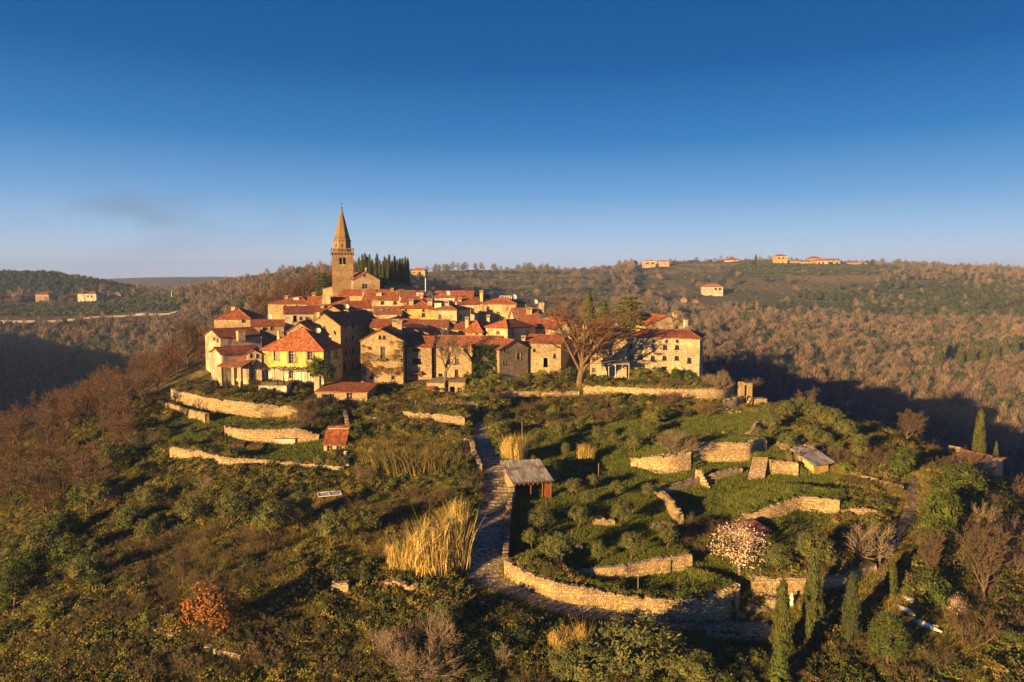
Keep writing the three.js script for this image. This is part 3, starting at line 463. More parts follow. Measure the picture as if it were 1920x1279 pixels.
// height of the wall top over a plan position
function wallTop(type, w, d, e, rise, x, z) { return type === 'gableX' ? e + rise * (1 - Math.abs(z) / (d / 2)) : type === 'gableZ' ? e + rise * (1 - Math.abs(x) / (w / 2)) : type === 'shed' ? e + rise * (d / 2 - z) / d : type === 'shedR' ? e + rise * (w / 2 - x) / w : e; }
function wallPanel(profile, holes, t) {                           // profile: points in (u, v); holes: rects; thickness inwards
  const s = new THREE.Shape(profile.map((p) => new THREE.Vector2(...p)));
  for (const [a, b, c, d] of holes) s.holes.push(new THREE.Path([[a, b], [a, d], [c, d], [c, b]].map((p) => new THREE.Vector2(...p))));
  const g = new THREE.ExtrudeGeometry(s, { depth: t, bevelEnabled: false }); g.translate(0, 0, -t); return g;
}
const FRAME_CACHE = new Map();
function opening(parent, wn, m4, o) {                             // a window or door set in its opening: pane, frame of dressed stone, sash bars or shutters
  const [u0, v0, u1, v1] = o.rect, w = u1 - u0, h = v1 - v0, door = o.kind === 'door', cx = (u0 + u1) / 2, key = [w.toFixed(2), h.toFixed(2), o.kind, o.bars].join();
  let c = FRAME_CACHE.get(key);
  if (!c) {
    const pane = new GB(); pane.box(-w / 2, 0, -.25, w / 2, h, -.2);
    const fr = new GB(), f = Math.min(.2, w * .18), pr = .045; fr.box(-w / 2 - f, 0, -.12, -w / 2, h, pr); fr.box(w / 2, 0, -.12, w / 2 + f, h, pr); fr.box(-w / 2 - f, h, -.12, w / 2 + f, h + f, pr + .01); if (!door) fr.box(-w / 2 - f - .05, -f * .8, -.12, w / 2 + f + .05, 0, pr + .06);
    const bars = new GB(); if (o.bars) { const k = o.bars; bars.box(-.035, .02, -.2, .035, h - .02, -.15); for (let q = 1; q < k; q++) bars.box(-w / 2, h * q / k - .03, -.2, w / 2, h * q / k + .03, -.155); bars.box(-w / 2, 0, -.2, -w / 2 + .06, h, -.15); bars.box(w / 2 - .06, 0, -.2, w / 2, h, -.15); bars.box(-w / 2 + .06, h - .06, -.2, w / 2 - .06, h, -.15); bars.box(-w / 2 + .06, 0, -.2, w / 2 - .06, .06, -.15); }
    const sh = new GB(); if (o.kind === 'open') sh.box(-w / 4, 0, .05, w / 4, h, .1);
    c = { pane: pane.geo(), frame: fr.geo(), bars: o.bars ? bars.geo() : null, shut: o.kind === 'open' ? sh.geo() : null }; FRAME_CACHE.set(key, c);
  }
  if (o.kind === 'void') { part(parent, 'doorway', c.frame, o.frame || M.trim).applyMatrix4(m4.clone().multiply(new THREE.Matrix4().makeTranslation(cx, v0, 0))); return; }
  const p = part(parent, door ? 'door' : 'window', c.pane, door ? (o.mat || M.doorBrown) : o.kind === 'shut' ? (o.mat || M.shutterBrown) : M.glass); p.applyMatrix4(m4.clone().multiply(new THREE.Matrix4().makeTranslation(cx, v0, 0)));
  if (o.kind !== 'bare') part(p, 'frame', c.frame, o.frame || M.trim);
  if (c.bars) part(p, 'sash', c.bars, M.shutterWhite);
  if (c.shut) for (const x of [-1, 1]) part(p, 'shutter', c.shut, o.mat || M.shutterWhite).position.x = x * (w * .75 + .04);
}
function chimneyGeo(w, h, style) {
  const g = new GB(); g.box(-w / 2, -1.2, -w * .4, w / 2, h, w * .4); g.box(-w / 2 - .1, h, -w * .4 - .1, w / 2 + .1, h + .12, w * .4 + .1);
  if (style !== 1) { for (const x of [-1, 1]) g.box(x * w * .42 - .08, h + .12, -w * .4, x * w * .42 + .08, h + .42, w * .4); g.quad([-w / 2 - .14, h + .42, w * .55], [w / 2 + .14, h + .42, w * .55], [w / 2 + .14, h + .68, 0], [-w / 2 - .14, h + .68, 0]); g.quad([w / 2 + .14, h + .42, -w * .55], [-w / 2 - .14, h + .42, -w * .55], [-w / 2 - .14, h + .68, 0], [w / 2 + .14, h + .68, 0]); g.box(-w / 2 - .14, h + .36, -w * .55, w / 2 + .14, h + .42, w * .55); }
  return g.geo();
}
/* spec: L [column, eave row, distance] and R [column, distance] are the front corners under the eave; depth in metres; roof [type, ridge row or metres of rise, tile];
   win / right / left: openings on the front, right and left walls as [column, row, width, height, kind, bars]; chim: [column, top row, metres behind the front, width] */
let houseNo = 0;
function house(name, label, s) {
  const seed = ++houseNo, A = at(s.L[0], s.L[1], s.L[2]), xr = xAt(s.R[0], A.y, s.R[1]), B = new THREE.Vector3(xr, A.y, -s.R[1]), w = Math.hypot(B.x - A.x, B.z - A.z), yaw = Math.atan2(-(B.z - A.z), B.x - A.x), D = s.depth;
  const nx = Math.sin(yaw), nz = Math.cos(yaw), cx = (A.x + B.x) / 2 - nx * D / 2, cz = (A.z + B.z) / 2 - nz * D / 2;
  let foot = 1e9; for (const [a, b] of [[-1, -1], [1, -1], [1, 1], [-1, 1]]) { const x = cx + a * w / 2 * Math.cos(yaw) + b * D / 2 * nx, z = cz - a * w / 2 * Math.sin(yaw) + b * D / 2 * nz; foot = Math.min(foot, H(x, z)); }
  foot -= .6; foot = Math.min(foot, A.y - 2.6); if (s.foot) foot = Math.min(foot, A.y - s.foot);
  const [type, ridge, tile] = s.roof, e = A.y - foot, dFront = (s.L[2] + s.R[1]) / 2; let rise = ridge;
  if (ridge > 100) { const dist = type === 'gableZ' ? dFront : type === 'shed' ? dFront + D : dFront + D / 2; rise = CAM_Y + ray(960, ridge)[1] * dist - A.y; }
  rise = type === 'shedR' && rise < 0 ? rise : clamp(rise, .25, 9);
  const o = thing(name, label, s.cat || 'house', new THREE.Vector3(cx, foot, cz), yaw, s.group);
  HOUSES.push({ x: cx, z: cz, a: yaw, w, d: D });
  o.updateMatrixWorld(true);
  const t = .45, inv = o.matrixWorld.clone().invert(), cam = camera.position.clone().applyMatrix4(inv);
  const F = { front: new THREE.Matrix4().makeTranslation(-w / 2, 0, D / 2), back: new THREE.Matrix4().makeRotationY(Math.PI).setPosition(w / 2, 0, -D / 2), right: new THREE.Matrix4().makeRotationY(Math.PI / 2).setPosition(w / 2, 0, D / 2), left: new THREE.Matrix4().makeRotationY(-Math.PI / 2).setPosition(-w / 2, 0, -D / 2) };
  const tops = (k, u) => { const p = new THREE.Vector3(u, 0, 0).applyMatrix4(F[k]); return wallTop(type, w, D, e, rise, p.x, p.z) - .06; };
  const geos = [], W = s.wall || M.stoneTan, todo = [];
  for (const [k, list] of [['front', s.win], ['right', s.right], ['left', s.left], ['back', null]]) {
    const len = k === 'front' || k === 'back' ? w : D, u0 = k === 'front' || k === 'back' ? 0 : t, u1 = len - u0, holes = [], fi = F[k].clone().invert();
    for (const q of list || []) {
      const dir = new THREE.Vector3(...(([a, b]) => [a, b, -1])(ray(q[0], q[1]))).transformDirection(inv), c0 = cam.clone().applyMatrix4(fi), dl = dir.clone().transformDirection(fi), tt = -c0.z / dl.z;
      const u = c0.x + dl.x * tt, v = c0.y + dl.y * tt, dist = s.L[2], foreshort = Math.max(.25, Math.abs(dl.z)); let hw = q[2] / FOCAL * dist / 2 / (k === 'front' ? 1 : foreshort), hh = q[3] / FOCAL * dist / 2; hw = clamp(hw * 1.1, .28, 2.2); hh = clamp(hh * 1.1, .3, 2.4);
      const rect = [u - hw, v - hh, u + hw, v + hh]; if (rect[0] < u0 + .2 || rect[2] > u1 - .2 || rect[1] < .3 || rect[3] > Math.min(tops(k, rect[0]), tops(k, rect[2])) - .1) { console.log('opening off the wall:', name, k, q.join(), rect.map((x) => x.toFixed(1)).join(), 'wall', len.toFixed(1), e.toFixed(1)); continue; }
      if (holes.some((h) => rect[0] < h[2] + .06 && rect[2] > h[0] - .06 && rect[1] < h[3] + .06 && rect[3] > h[1] - .06)) { console.log('openings overlap:', name, q.join()); continue; }
      holes.push(rect); todo.push([k, { rect, kind: q[4] || 'glass', bars: q[5] || 0, mat: q[6], frame: q[7] || s.frame }]);
    }
    const prof = [[u0, 0], [u1, 0], [u1, tops(k, u1)]]; if ((type === 'gableX' && (k === 'left' || k === 'right')) || (type === 'gableZ' && (k === 'front' || k === 'back'))) prof.push([len / 2, tops(k, len / 2)]); prof.push([u0, tops(k, u0)]);
    const g = wallPanel(prof, holes, t); g.applyMatrix4(F[k]); geos.push(g.index ? g.toNonIndexed() : g);
  }
  part(o, 'wall', mergeGeometries(geos), W);
  for (const [k, q] of todo) opening(o, k, F[k], q);
  const far = s.L[2] > 188, R = roofOf(type, w, D, e, rise, s.over ?? .35, far ? .19 : .125, seed, s.opt);
  const rf = part(o, 'roof', R.roof, tile || M.tileRed); if (R.caps) part(rf, 'ridge_tiles', R.caps, s.cap || tile || M.tileRed);
  for (const c of s.chim || []) { const p = at(c[0], c[1], s.L[2] + (c[2] ?? D / 2)).applyMatrix4(inv), cw = c[3] ?? .8; const m = part(o, 'chimney', chimneyGeo(cw, c[4] ?? 1.5, c[5]), c[6] || M.plasterCream); m.position.set(p.x, p.y - (c[4] ?? 1.5) - (c[5] === 1 ? .12 : .68), p.z); }
  return { o, w, D, e, rise, F, foot, cx, cz, yaw, seed, todo };
}
// ---------------------------------------------------------------- the village, far row to near row
const B = M.shutterBrown, GN = M.shutterGreen, WH = M.shutterWhite;
const V = 'houses of the hilltop village';
const hs = (name, label, s) => house(name, label, { group: V, ...s });
hs('stone_house', 'low tan stone house with three dark windows beside the cypress row', { L: [722, 535, 272], R: [772, 274], depth: 9, wall: M.stoneGold, roof: ['hip', 528, M.tilePale], win: [[731, 539, 4, 4], [746, 539, 4, 4], [761, 539, 4, 4]], chim: [[728, 524, 4, .8]] });
hs('stone_house', 'house with plain red roof directly below the church tower', { L: [635, 553, 236], R: [697, 234], depth: 8, wall: M.stoneGold, roof: ['gableX', 543, M.tileRed], chim: [[683, 546, 1.5, 1]] });
hs('stone_house', 'red-roofed house below the church front with round white chimney pot', { L: [680, 562, 224], R: [752, 224], depth: 10, wall: M.plasterCream, roof: ['gableX', 547, M.tileRed], win: [[700, 568, 5, 6, 'shut', 0, GN], [717, 568, 6, 6, 'shut', 0, GN], [741, 568, 6, 6, 'shut', 0, B]], chim: [[711, 549, 3, 1.6, 1.4, 1], [683, 544, 6, 1], [746, 546, 4, 1], [750, 551, 2, .9]] });
hs('stone_house', 'broad tan stone house left of the church with hipped tile roof', { L: [502, 569, 207], R: [580, 204], depth: 11, wall: M.stoneGold, roof: ['hip', 557, M.tileOld], win: [[535, 575, 5, 6], [557, 575, 5, 6], [535, 590, 5, 5]], left: [], chim: [[557, 558, 2, 1.6, 1.3, 1, M.plasterWhite], [538, 554, 5, 1]] });
hs('stone_house', 'white-gabled house with orange roof and square roof tower', { L: [577, 571, 199], R: [652, 201], depth: 9, wall: M.stoneGold, roof: ['gableX', 556, M.tileOrange], win: [[596, 577, 4, 6], [590, 583, 4, 5]], chim: [[612, 553, 2, 2.2, 2.2, 1, M.plasterCream], [588, 548, 6, .9], [600, 570, 0.6, 1, 1.5, 0]] });
hs('stone_house', 'house with brown roof deep in shade in the middle of the village', { L: [651, 577, 194], R: [702, 196], depth: 8, wall: M.plasterGrey, roof: ['gableX', 565, M.tileBrown], chim: [[701, 562, 3, 1.1], [646, 570, 1, 1]] });
hs('stone_house', 'small gabled house with weathered brown roof and satellite dish', { L: [602, 587, 186], R: [646, 186], depth: 9, wall: M.stoneTan, roof: ['gableZ', 573, M.tileOld], chim: [[626, 579, 1, 1, 1.2]] });
hs('stone_house', 'dark-roofed shaded house between grey chimneys', { L: [702, 588, 187], R: [752, 188], depth: 8, wall: M.plasterCream, roof: ['gableX', 575, M.tileGrey], chim: [[714, 580, 2, .9], [704, 563, 7, 1.4, 3, 1]] });
hs('stone_house', 'pale plastered house with dark doorway on a high terrace', { L: [534, 588, 174], R: [587, 176], depth: 8, wall: M.plasterWhite, roof: ['shed', 1.4, M.tileOld], win: [[553, 598, 6, 11, 'void'], [564, 597, 3, 6], [577, 599, 7, 7, 'shut', 0, M.shutterGrey]], left: [] });
hs('stone_house', 'small tan gable with a tiny red attic window behind the yellow house', { L: [538, 621, 161], R: [586, 161], depth: 9, wall: M.stoneTan, roof: ['gableZ', 604, M.tileOld], win: [[567, 615, 3, 3, 'shut', 0, M.tileRed], [545, 626, 3, 5]] });
hs('tall_stone_house', 'tall stone gable house with a shaded many-windowed side above the alley', { L: [580, 608, 166], R: [638, 163], depth: 17, wall: M.stoneGold, roof: ['gableZ', 587, M.tileBrown], win: [[609, 615, 6, 7, 'glass', 2]], right: [[648, 614, 4, 6], [662, 612, 4, 6], [648, 636, 4, 9], [662, 633, 4, 8], [649, 660, 4, 10, 'shut', 0, B], [662, 657, 4, 10], [646, 687, 5, 14, 'door', 0, M.shutterGrey], [662, 687, 5, 16, 'void']], chim: [[651, 581, 7, 1.1, 2.6, 1, M.plasterPink], [657, 585, 10, .9], [598, 585, 9, .6, 1, 1]] });
hs('stone_house', 'narrow house in shade behind the alley with a round-topped chimney', { L: [655, 600, 183], R: [694, 185], depth: 9, wall: M.plasterGrey, roof: ['gableX', 590, M.tileBrown], win: [[677, 607, 3, 5], [686, 605, 3, 5]], chim: [[678, 583, 3, 1.2, 1.8]] });
hs('stone_house', 'upper house with hipped red roof at the left end of the village', { L: [401, 597, 181], R: [469, 181], depth: 11, wall: M.stoneTan, roof: ['hip', 579, M.tileRed], win: [[457, 602, 7, 6, 'shut', 0, GN]], chim: [[438, 575, 5.5, .9, 1, 1]] });
hs('stone_house', 'shaded house with dark slate-coloured roof beside the pale terrace house', { L: [472, 611, 170], R: [532, 172], depth: 8, wall: M.stoneGrey, roof: ['gableX', 600, M.tileBrown], win: [[497, 617, 8, 6], [511, 616, 7, 7, 'shut', 0, M.shutterGrey]] });
hs('stone_house', 'leftmost house with weathered red tiles and a tiny dormer', { L: [413, 632, 152], R: [489, 157.5], depth: 10, wall: M.plasterGrey, roof: ['gableX', 615, M.tileRed], left: [[402, 635, 3, 6], [408, 638, 3, 7], [411, 638, 2, 7], [402, 655, 3, 7], [408, 657, 3, 8]], win: [], chim: [[451, 620, 2, 1.5, .9, 1]] });
hs('stone_house', 'dim lean-to house behind the yellow house chimney', { L: [490, 637, 160], R: [520, 161], depth: 8, wall: M.stoneGrey, roof: ['shedR', 1.6, M.tileOld] });
hs('stone_house', 'low tiled wing of the leftmost house with small windows', { L: [416, 664, 145], R: [489, 150], depth: 7, wall: M.plasterGrey, roof: ['gableX', 649, M.tileRed], left: [[419, 668, 4, 8], [413, 690, 3, 5]], win: [] });
hs('stone_house', 'tiny gabled annexe with two brown-shuttered windows left of the yellow house', { L: [462, 663, 145.4], R: [490, 146], depth: 5, wall: M.plasterPink, roof: ['gableZ', 655, M.tileOld], win: [[472, 667, 6, 8, 'shut', 0, M.timber], [483.5, 668, 6, 8, 'shut', 0, M.timber]] });
{ // the yellow villa
  const y = hs('yellow_villa', 'bright yellow villa with hipped red roof and white shutters', { L: [491, 653, 146.5], R: [606, 144], depth: 9, wall: M.plasterYellow, over: .45, roof: ['hip', 616, M.tileOrange], opt: { ridge: .15 }, frame: WH, win: [[518, 667, 9, 16, 'shut', 0, WH], [546, 669, 8, 22, 'open', 4, WH], [581, 667, 8, 14, 'open', 3, WH], [521, 699, 8, 13, 'glass', 3], [546, 702, 8, 13, 'glass', 3], [500, 701, 6, 12, 'shut', 0, WH]], right: [[615, 667, 6, 14, 'shut', 0, WH], [629, 665, 6, 13, 'shut', 0, WH]], chim: [[522, 620, 8, .5, 2, 1, M.plasterWhite], [568, 640, 1, .4, 1.2, 1, M.zinc]] });
  const g = new GB(); g.box(-y.w / 2 - .06, y.e - 4.35, y.D / 2 + .003, y.w / 2 + .06, y.e - 3.95, y.D / 2 + .09); g.box(y.w / 2 + .003, y.e - 4.35, -y.D / 2, y.w / 2 + .09, y.e - 3.95, y.D / 2); g.box(-y.w / 2, y.e - .36, y.D / 2 + .003, y.w / 2, y.e - .1, y.D / 2 + .12);
  part(y.o, 'cornice', g.geo(), M.plasterWhite);
  const top = y.e - 4.36, low = wallPanel([[0, 0], [y.w, 0], [y.w, top], [0, top]], y.todo.filter(([k, q]) => k === 'front' && q.rect[3] < top).map(([, q]) => q.rect), .05); low.applyMatrix4(y.F.front); low.translate(0, 0, .053); part(y.o, 'lower_facing', low, M.plasterWhite);
}
hs('annexe', 'long low annexe with red tiles and two white-framed windows', { L: [594, 733, 135], R: [688, 134], depth: 6.5, wall: M.stoneTan, roof: ['shed', 717.5, M.tileRed], frame: WH, win: [[622.5, 744, 8, 11, 'glass', 2], [655, 742.5, 10, 11, 'glass', 2]], chim: [[595, 706, 3, 1, 2.2, 1]] });
{ // the vine-clad gable house
  hs('stone_gable_house', 'broad golden stone gable house half covered in rust-brown vine', { L: [676, 637, 147], R: [755, 147], depth: 14, wall: M.stoneGold, roof: ['gableZ', 617, M.tileBrown], win: [[712.5, 633, 3, 7, 'glass', 0], [720.5, 633, 3, 7, 'glass', 0], [718, 661, 9, 20, 'door', 0, M.shutterGrey], [697, 708, 6, 7], [737, 708, 6, 7, 'shut', 0, B]], chim: [[742, 598, 9, 1.4, 2.6], [749, 602, 7, 1, 2]] });
}
hs('stone_house', 'stone house with arched windows and small tiled awning beside the vine-clad gable', { L: [762, 649, 150], R: [809, 150], depth: 9, wall: M.stoneTan, roof: ['gableX', 631, M.tileRed], win: [[781, 656.5, 14, 6, 'shut', 0, B], [781, 678, 16, 11, 'shut', 0, B], [776.5, 702, 9, 7, 'shut', 0, B]] });
hs('ruined_stone_house', 'long unroofed-looking stone house with faded tiles and ivy', { L: [813, 648, 151], R: [935, 149.5], depth: 11, wall: M.stoneGold, roof: ['gableX', 630, M.tilePale], win: [[830, 655, 7, 6], [826, 706, 8, 10, 'glass'], [857, 678, 8, 11, 'shut', 0, M.shutterGrey], [842, 678, 5, 11], [856, 701, 7, 15, 'door', 0, M.doorBrown], [888, 678, 5, 8]] });
hs('ruined_stone_house', 'grey weathered gable house at the right end of the ivy wall', { L: [936, 655, 148], R: [990, 153], depth: 12, wall: M.stoneGrey, roof: ['gableZ', 637, M.tileOld], win: [[947, 657, 5, 6], [945, 680, 5, 6, 'glass'], [972, 668, 8, 11, 'glass', 2]] });
hs('annexe', 'low stone terrace building with a red awning door and clipped hedge in front', { L: [800, 717, 142.5], R: [833, 142], depth: 4.5, wall: M.stoneGold, roof: ['shed', .2, M.slab], over: .1, win: [[806.5, 733, 6, 13, 'door', 0, M.timberPale]] });
hs('annexe', 'low stone terrace building with a wide dark cellar opening', { L: [841, 716, 142], R: [872, 142], depth: 4.5, wall: M.stoneGold, roof: ['shed', .2, M.slab], over: .1, win: [[848, 733, 9, 15, 'void'], [862, 732, 8, 9, 'glass', 2]] });
hs('stone_house', 'low red-roofed house in the gap behind the pale terrace house', { L: [582, 583, 190], R: [612, 191], depth: 8, wall: M.plasterCream, roof: ['gableX', 573, M.tileRed], chim: [[604, 569, 3, .9]] });
hs('stone_house', 'roof-lit house between the dark middle houses', { L: [752, 566, 203], R: [800, 203], depth: 9, wall: M.plasterCream, roof: ['gableX', 556, M.tileRed], win: [[765, 570, 4, 5], [785, 570, 4, 5]], chim: [[790, 552, 3, .9]] });
hs('stone_house', 'brown-roofed house right of the church below the cypresses', { L: [712, 551, 240], R: [756, 241], depth: 9, wall: M.stoneGold, roof: ['gableX', 543, M.tileOld], chim: [[735, 540, 4, .9]] });
hs('stone_house', 'house with two bold chimneys on a red roof behind the vine-clad gable', { L: [694, 613, 170], R: [781, 171], depth: 10, wall: M.plasterOchre, roof: ['gableX', 599, M.tileRed], chim: [[742, 598, 3, 1.5, 1.8], [749.5, 600, 3, 1.1, 2, 1, M.plasterPink]] });
hs('stone_house', 'blue-shaded white house with grey roof left of the forked bare tree', { L: [782, 613, 170], R: [838, 170], depth: 9, wall: M.plasterWhite, roof: ['gableX', 600, M.tileGrey], win: [[826, 621, 3, 5]] });
hs('stone_house', 'pale tan house with brown roof filling the row below the cream house', { L: [836, 616, 171], R: [872, 171], depth: 8, wall: M.plasterTan, roof: ['gableX', 604, M.tileOld], chim: [[850, 600, 3, .9]] });
hs('stone_house', 'lit ochre wing stepping down behind the arched-window house', { L: [750, 623, 160], R: [803, 158], depth: 8, wall: M.stoneGold, roof: ['shedR', 1.5, M.tilePale] });
hs('stone_house', 'orange-yellow plastered house with small paired windows', { L: [752, 577, 190], R: [812, 190], depth: 10, wall: M.plasterOchre, roof: ['hip', 560, M.tileOld], win: [[761, 582, 4, 4], [761, 592, 5, 5, 'shut', 0, B], [794, 582, 4, 5, 'shut', 0, B], [794, 591, 6, 7, 'shut', 0, B]], chim: [[771, 560, 1.5, 1.1, 2.4], [806, 560, 1.5, 1.2, 2.4]] });
hs('stone_house', 'cream house with shaded right side in the middle of the village', { L: [812, 580, 181], R: [856, 179], depth: 9, wall: M.plasterCream, roof: ['hip', .9, M.tileGrey], win: [[825, 594, 6, 8, 'shut', 0, M.shutterGrey]], right: [[862, 594, 4, 8]], chim: [[839, 564, 2, 1.1, 2.4], [823, 568, 4, 1.8, 1.2, 1, M.plasterWhite]] });
hs('white_house', 'white house with half-shaded front and one brown window', { L: [859, 570, 196], R: [899, 197], depth: 9, wall: M.plasterWhite, roof: ['gableX', 558, M.tileRed], win: [[870, 583, 4, 8, 'shut', 0, GN], [886, 583, 6, 8, 'shut', 0, B]], chim: [[862, 557, 2, .9]] });
hs('stone_house', 'tan house with hipped red roof and rooftop rail at the upper right', { L: [900, 569, 195], R: [968, 193], depth: 12, wall: M.plasterTan, roof: ['hip', 557, M.tileOrange], win: [[915, 578, 5, 6, 'shut', 0, B], [934, 588, 6, 6, 'glass', 2], [957, 589, 4, 6, 'shut', 0, M.timber]], chim: [[903, 544, 14, .9]] });
hs('stone_house', 'long orange roof with white gable along the back row', { L: [815, 557, 214], R: [886, 214], depth: 9, wall: M.plasterWhite, roof: ['gableX', 546, M.tileOrange], chim: [[831, 545, 5, .8]] });
hs('white_house', 'small white flat-topped building on the back row beside a pole', { L: [781, 547, 212], R: [794, 212], depth: 6, wall: M.plasterWhite, roof: ['shed', .3, M.tilePale] });
hs('stone_house', 'shaded back-row house with grey roof left of the small white building', { L: [752, 556, 213], R: [781, 214], depth: 8, wall: M.plasterGrey, roof: ['gableX', 545, M.tileGrey] });
hs('stone_house', 'low house with dark hip roof behind the long orange roof', { L: [886, 558, 222], R: [920, 222], depth: 8, wall: M.plasterGrey, roof: ['hip', 550, M.tileBrown], chim: [[903, 546, 3, .9]] });
hs('stone_house', 'small cube house with pointed red hip roof', { L: [872, 620, 164], R: [904, 163], depth: 7, wall: M.plasterTan, roof: ['hip', 600, M.tileRed], cap: M.tilePale, win: [[894, 625, 4, 5, 'shut', 0, B]], chim: [[876, 594, 3, .8, 1.2], [918, 592, 9, .9]] });
hs('stone_house', 'house with bright hipped roof and grey-blue shaded right wall', { L: [911, 612, 164], R: [952, 160], depth: 10, wall: M.plasterCream, roof: ['hip', 599, M.tileOrange], win: [[934, 624, 7, 5, 'shut', 0, M.shutterGrey]], right: [[961, 625, 5, 8, 'glass', 2]], chim: [[917, 590, 5, .9, 1.6], [932, 593, 7, .8, 1.2], [950, 597, 4, .9]] });
hs('stone_house', 'grey-roofed house with a lit chimney behind the bare plane tree', { L: [966, 598, 184], R: [1011, 185], depth: 9, wall: M.plasterWhite, roof: ['gableX', 578, M.tileGrey], chim: [[992, 576, 3, 1.3, 2.2], [1015, 567, 6, 1.2, 1.6, 1, M.plasterPink]] });
hs('stone_house', 'red-roofed house with bluish white wall left of the plane tree', { L: [980, 614, 172], R: [1040, 172], depth: 8, wall: M.plasterWhite, roof: ['gableX', 599, M.tileRed], chim: [[1023, 596, 3, .8], [983, 626, -3, .9, 1.2]] });
hs('stone_house', 'low shaded farmhouse with white door frame under the plane tree', { L: [985, 642, 154], R: [1052, 152], depth: 9, wall: M.stoneGrey, roof: ['gableX', 628, M.tileOld], win: [[1023, 680, 8, 16, 'void'], [1002, 657, 5, 6, 'glass'], [1040, 668, 5, 8]], chim: [[982, 629, 1, .8]] });
hs('white_house', 'white gabled house half hidden behind the plane tree crown', { L: [1040, 617, 164], R: [1091, 166], depth: 12, wall: M.plasterWhite, roof: ['gableZ', 596, M.tileRed], win: [[1052, 625, 4, 6], [1072, 628, 4, 7]], chim: [[1075, 606, 3, .7, 1.8, 1]] });
hs('white_house', 'cream house behind the palace roof right of the plane tree', { L: [1091, 620, 163], R: [1150, 164], depth: 10, wall: M.plasterCream, roof: ['gableX', 606, M.tileRed], chim: [[1096, 606, 1, .7, 1.8, 1]] });
hs('stone_house', 'cream gable house with orange roof above the palace', { L: [1210, 610, 166], R: [1291, 170], depth: 12, wall: M.plasterCream, roof: ['gableZ', 592, M.tileOrange], win: [[1270, 614, 5, 6, 'shut', 0, M.shutterGrey]], chim: [[1265, 583, 4, .9, 1.6], [1286, 599, 2, .8, .8, 1, M.plasterWhite]] });
hs('palace_wing', 'white plastered left wing of the palace with a balcony door', { L: [1107, 633, 150], R: [1176, 149], depth: 11, wall: M.stonePale, roof: ['gableX', 617.5, M.tileRed], frame: M.trim, win: [[1113, 673, 5, 6], [1133, 675, 6, 16, 'door', 0, M.shutterBrown], [1113.5, 694, 6, 7, 'glass', 2], [1154, 665, 5, 7]] });
hs('palace', 'long four-storey stone palace with rows of square windows', { L: [1177.5, 631, 151], R: [1312.5, 146.5], depth: 11, wall: M.stonePale, roof: ['hip', 618, M.tileRed], opt: { ridge: 2.6 }, win: [[1203, 640, 4, 4], [1226, 640, 4, 4], [1250, 640, 4, 4], [1270, 640, 4, 4], [1183.5, 650, 5, 8, 'shut', 0, M.timber], [1203, 651, 7, 8], [1225, 651, 7, 8], [1247, 652, 7, 8], [1269.5, 652, 7, 8], [1184, 669, 7, 8], [1202, 669.5, 7, 8], [1224, 672, 7, 8], [1246, 672, 7, 8], [1269, 672, 7, 8], [1292.5, 676.5, 7, 10], [1293, 696, 4, 4], [1245, 690, 9, 4, 'bare'], [1220, 699, 5, 7]], right: [[1316.5, 656, 4, 8], [1316.5, 676, 4, 8]] });

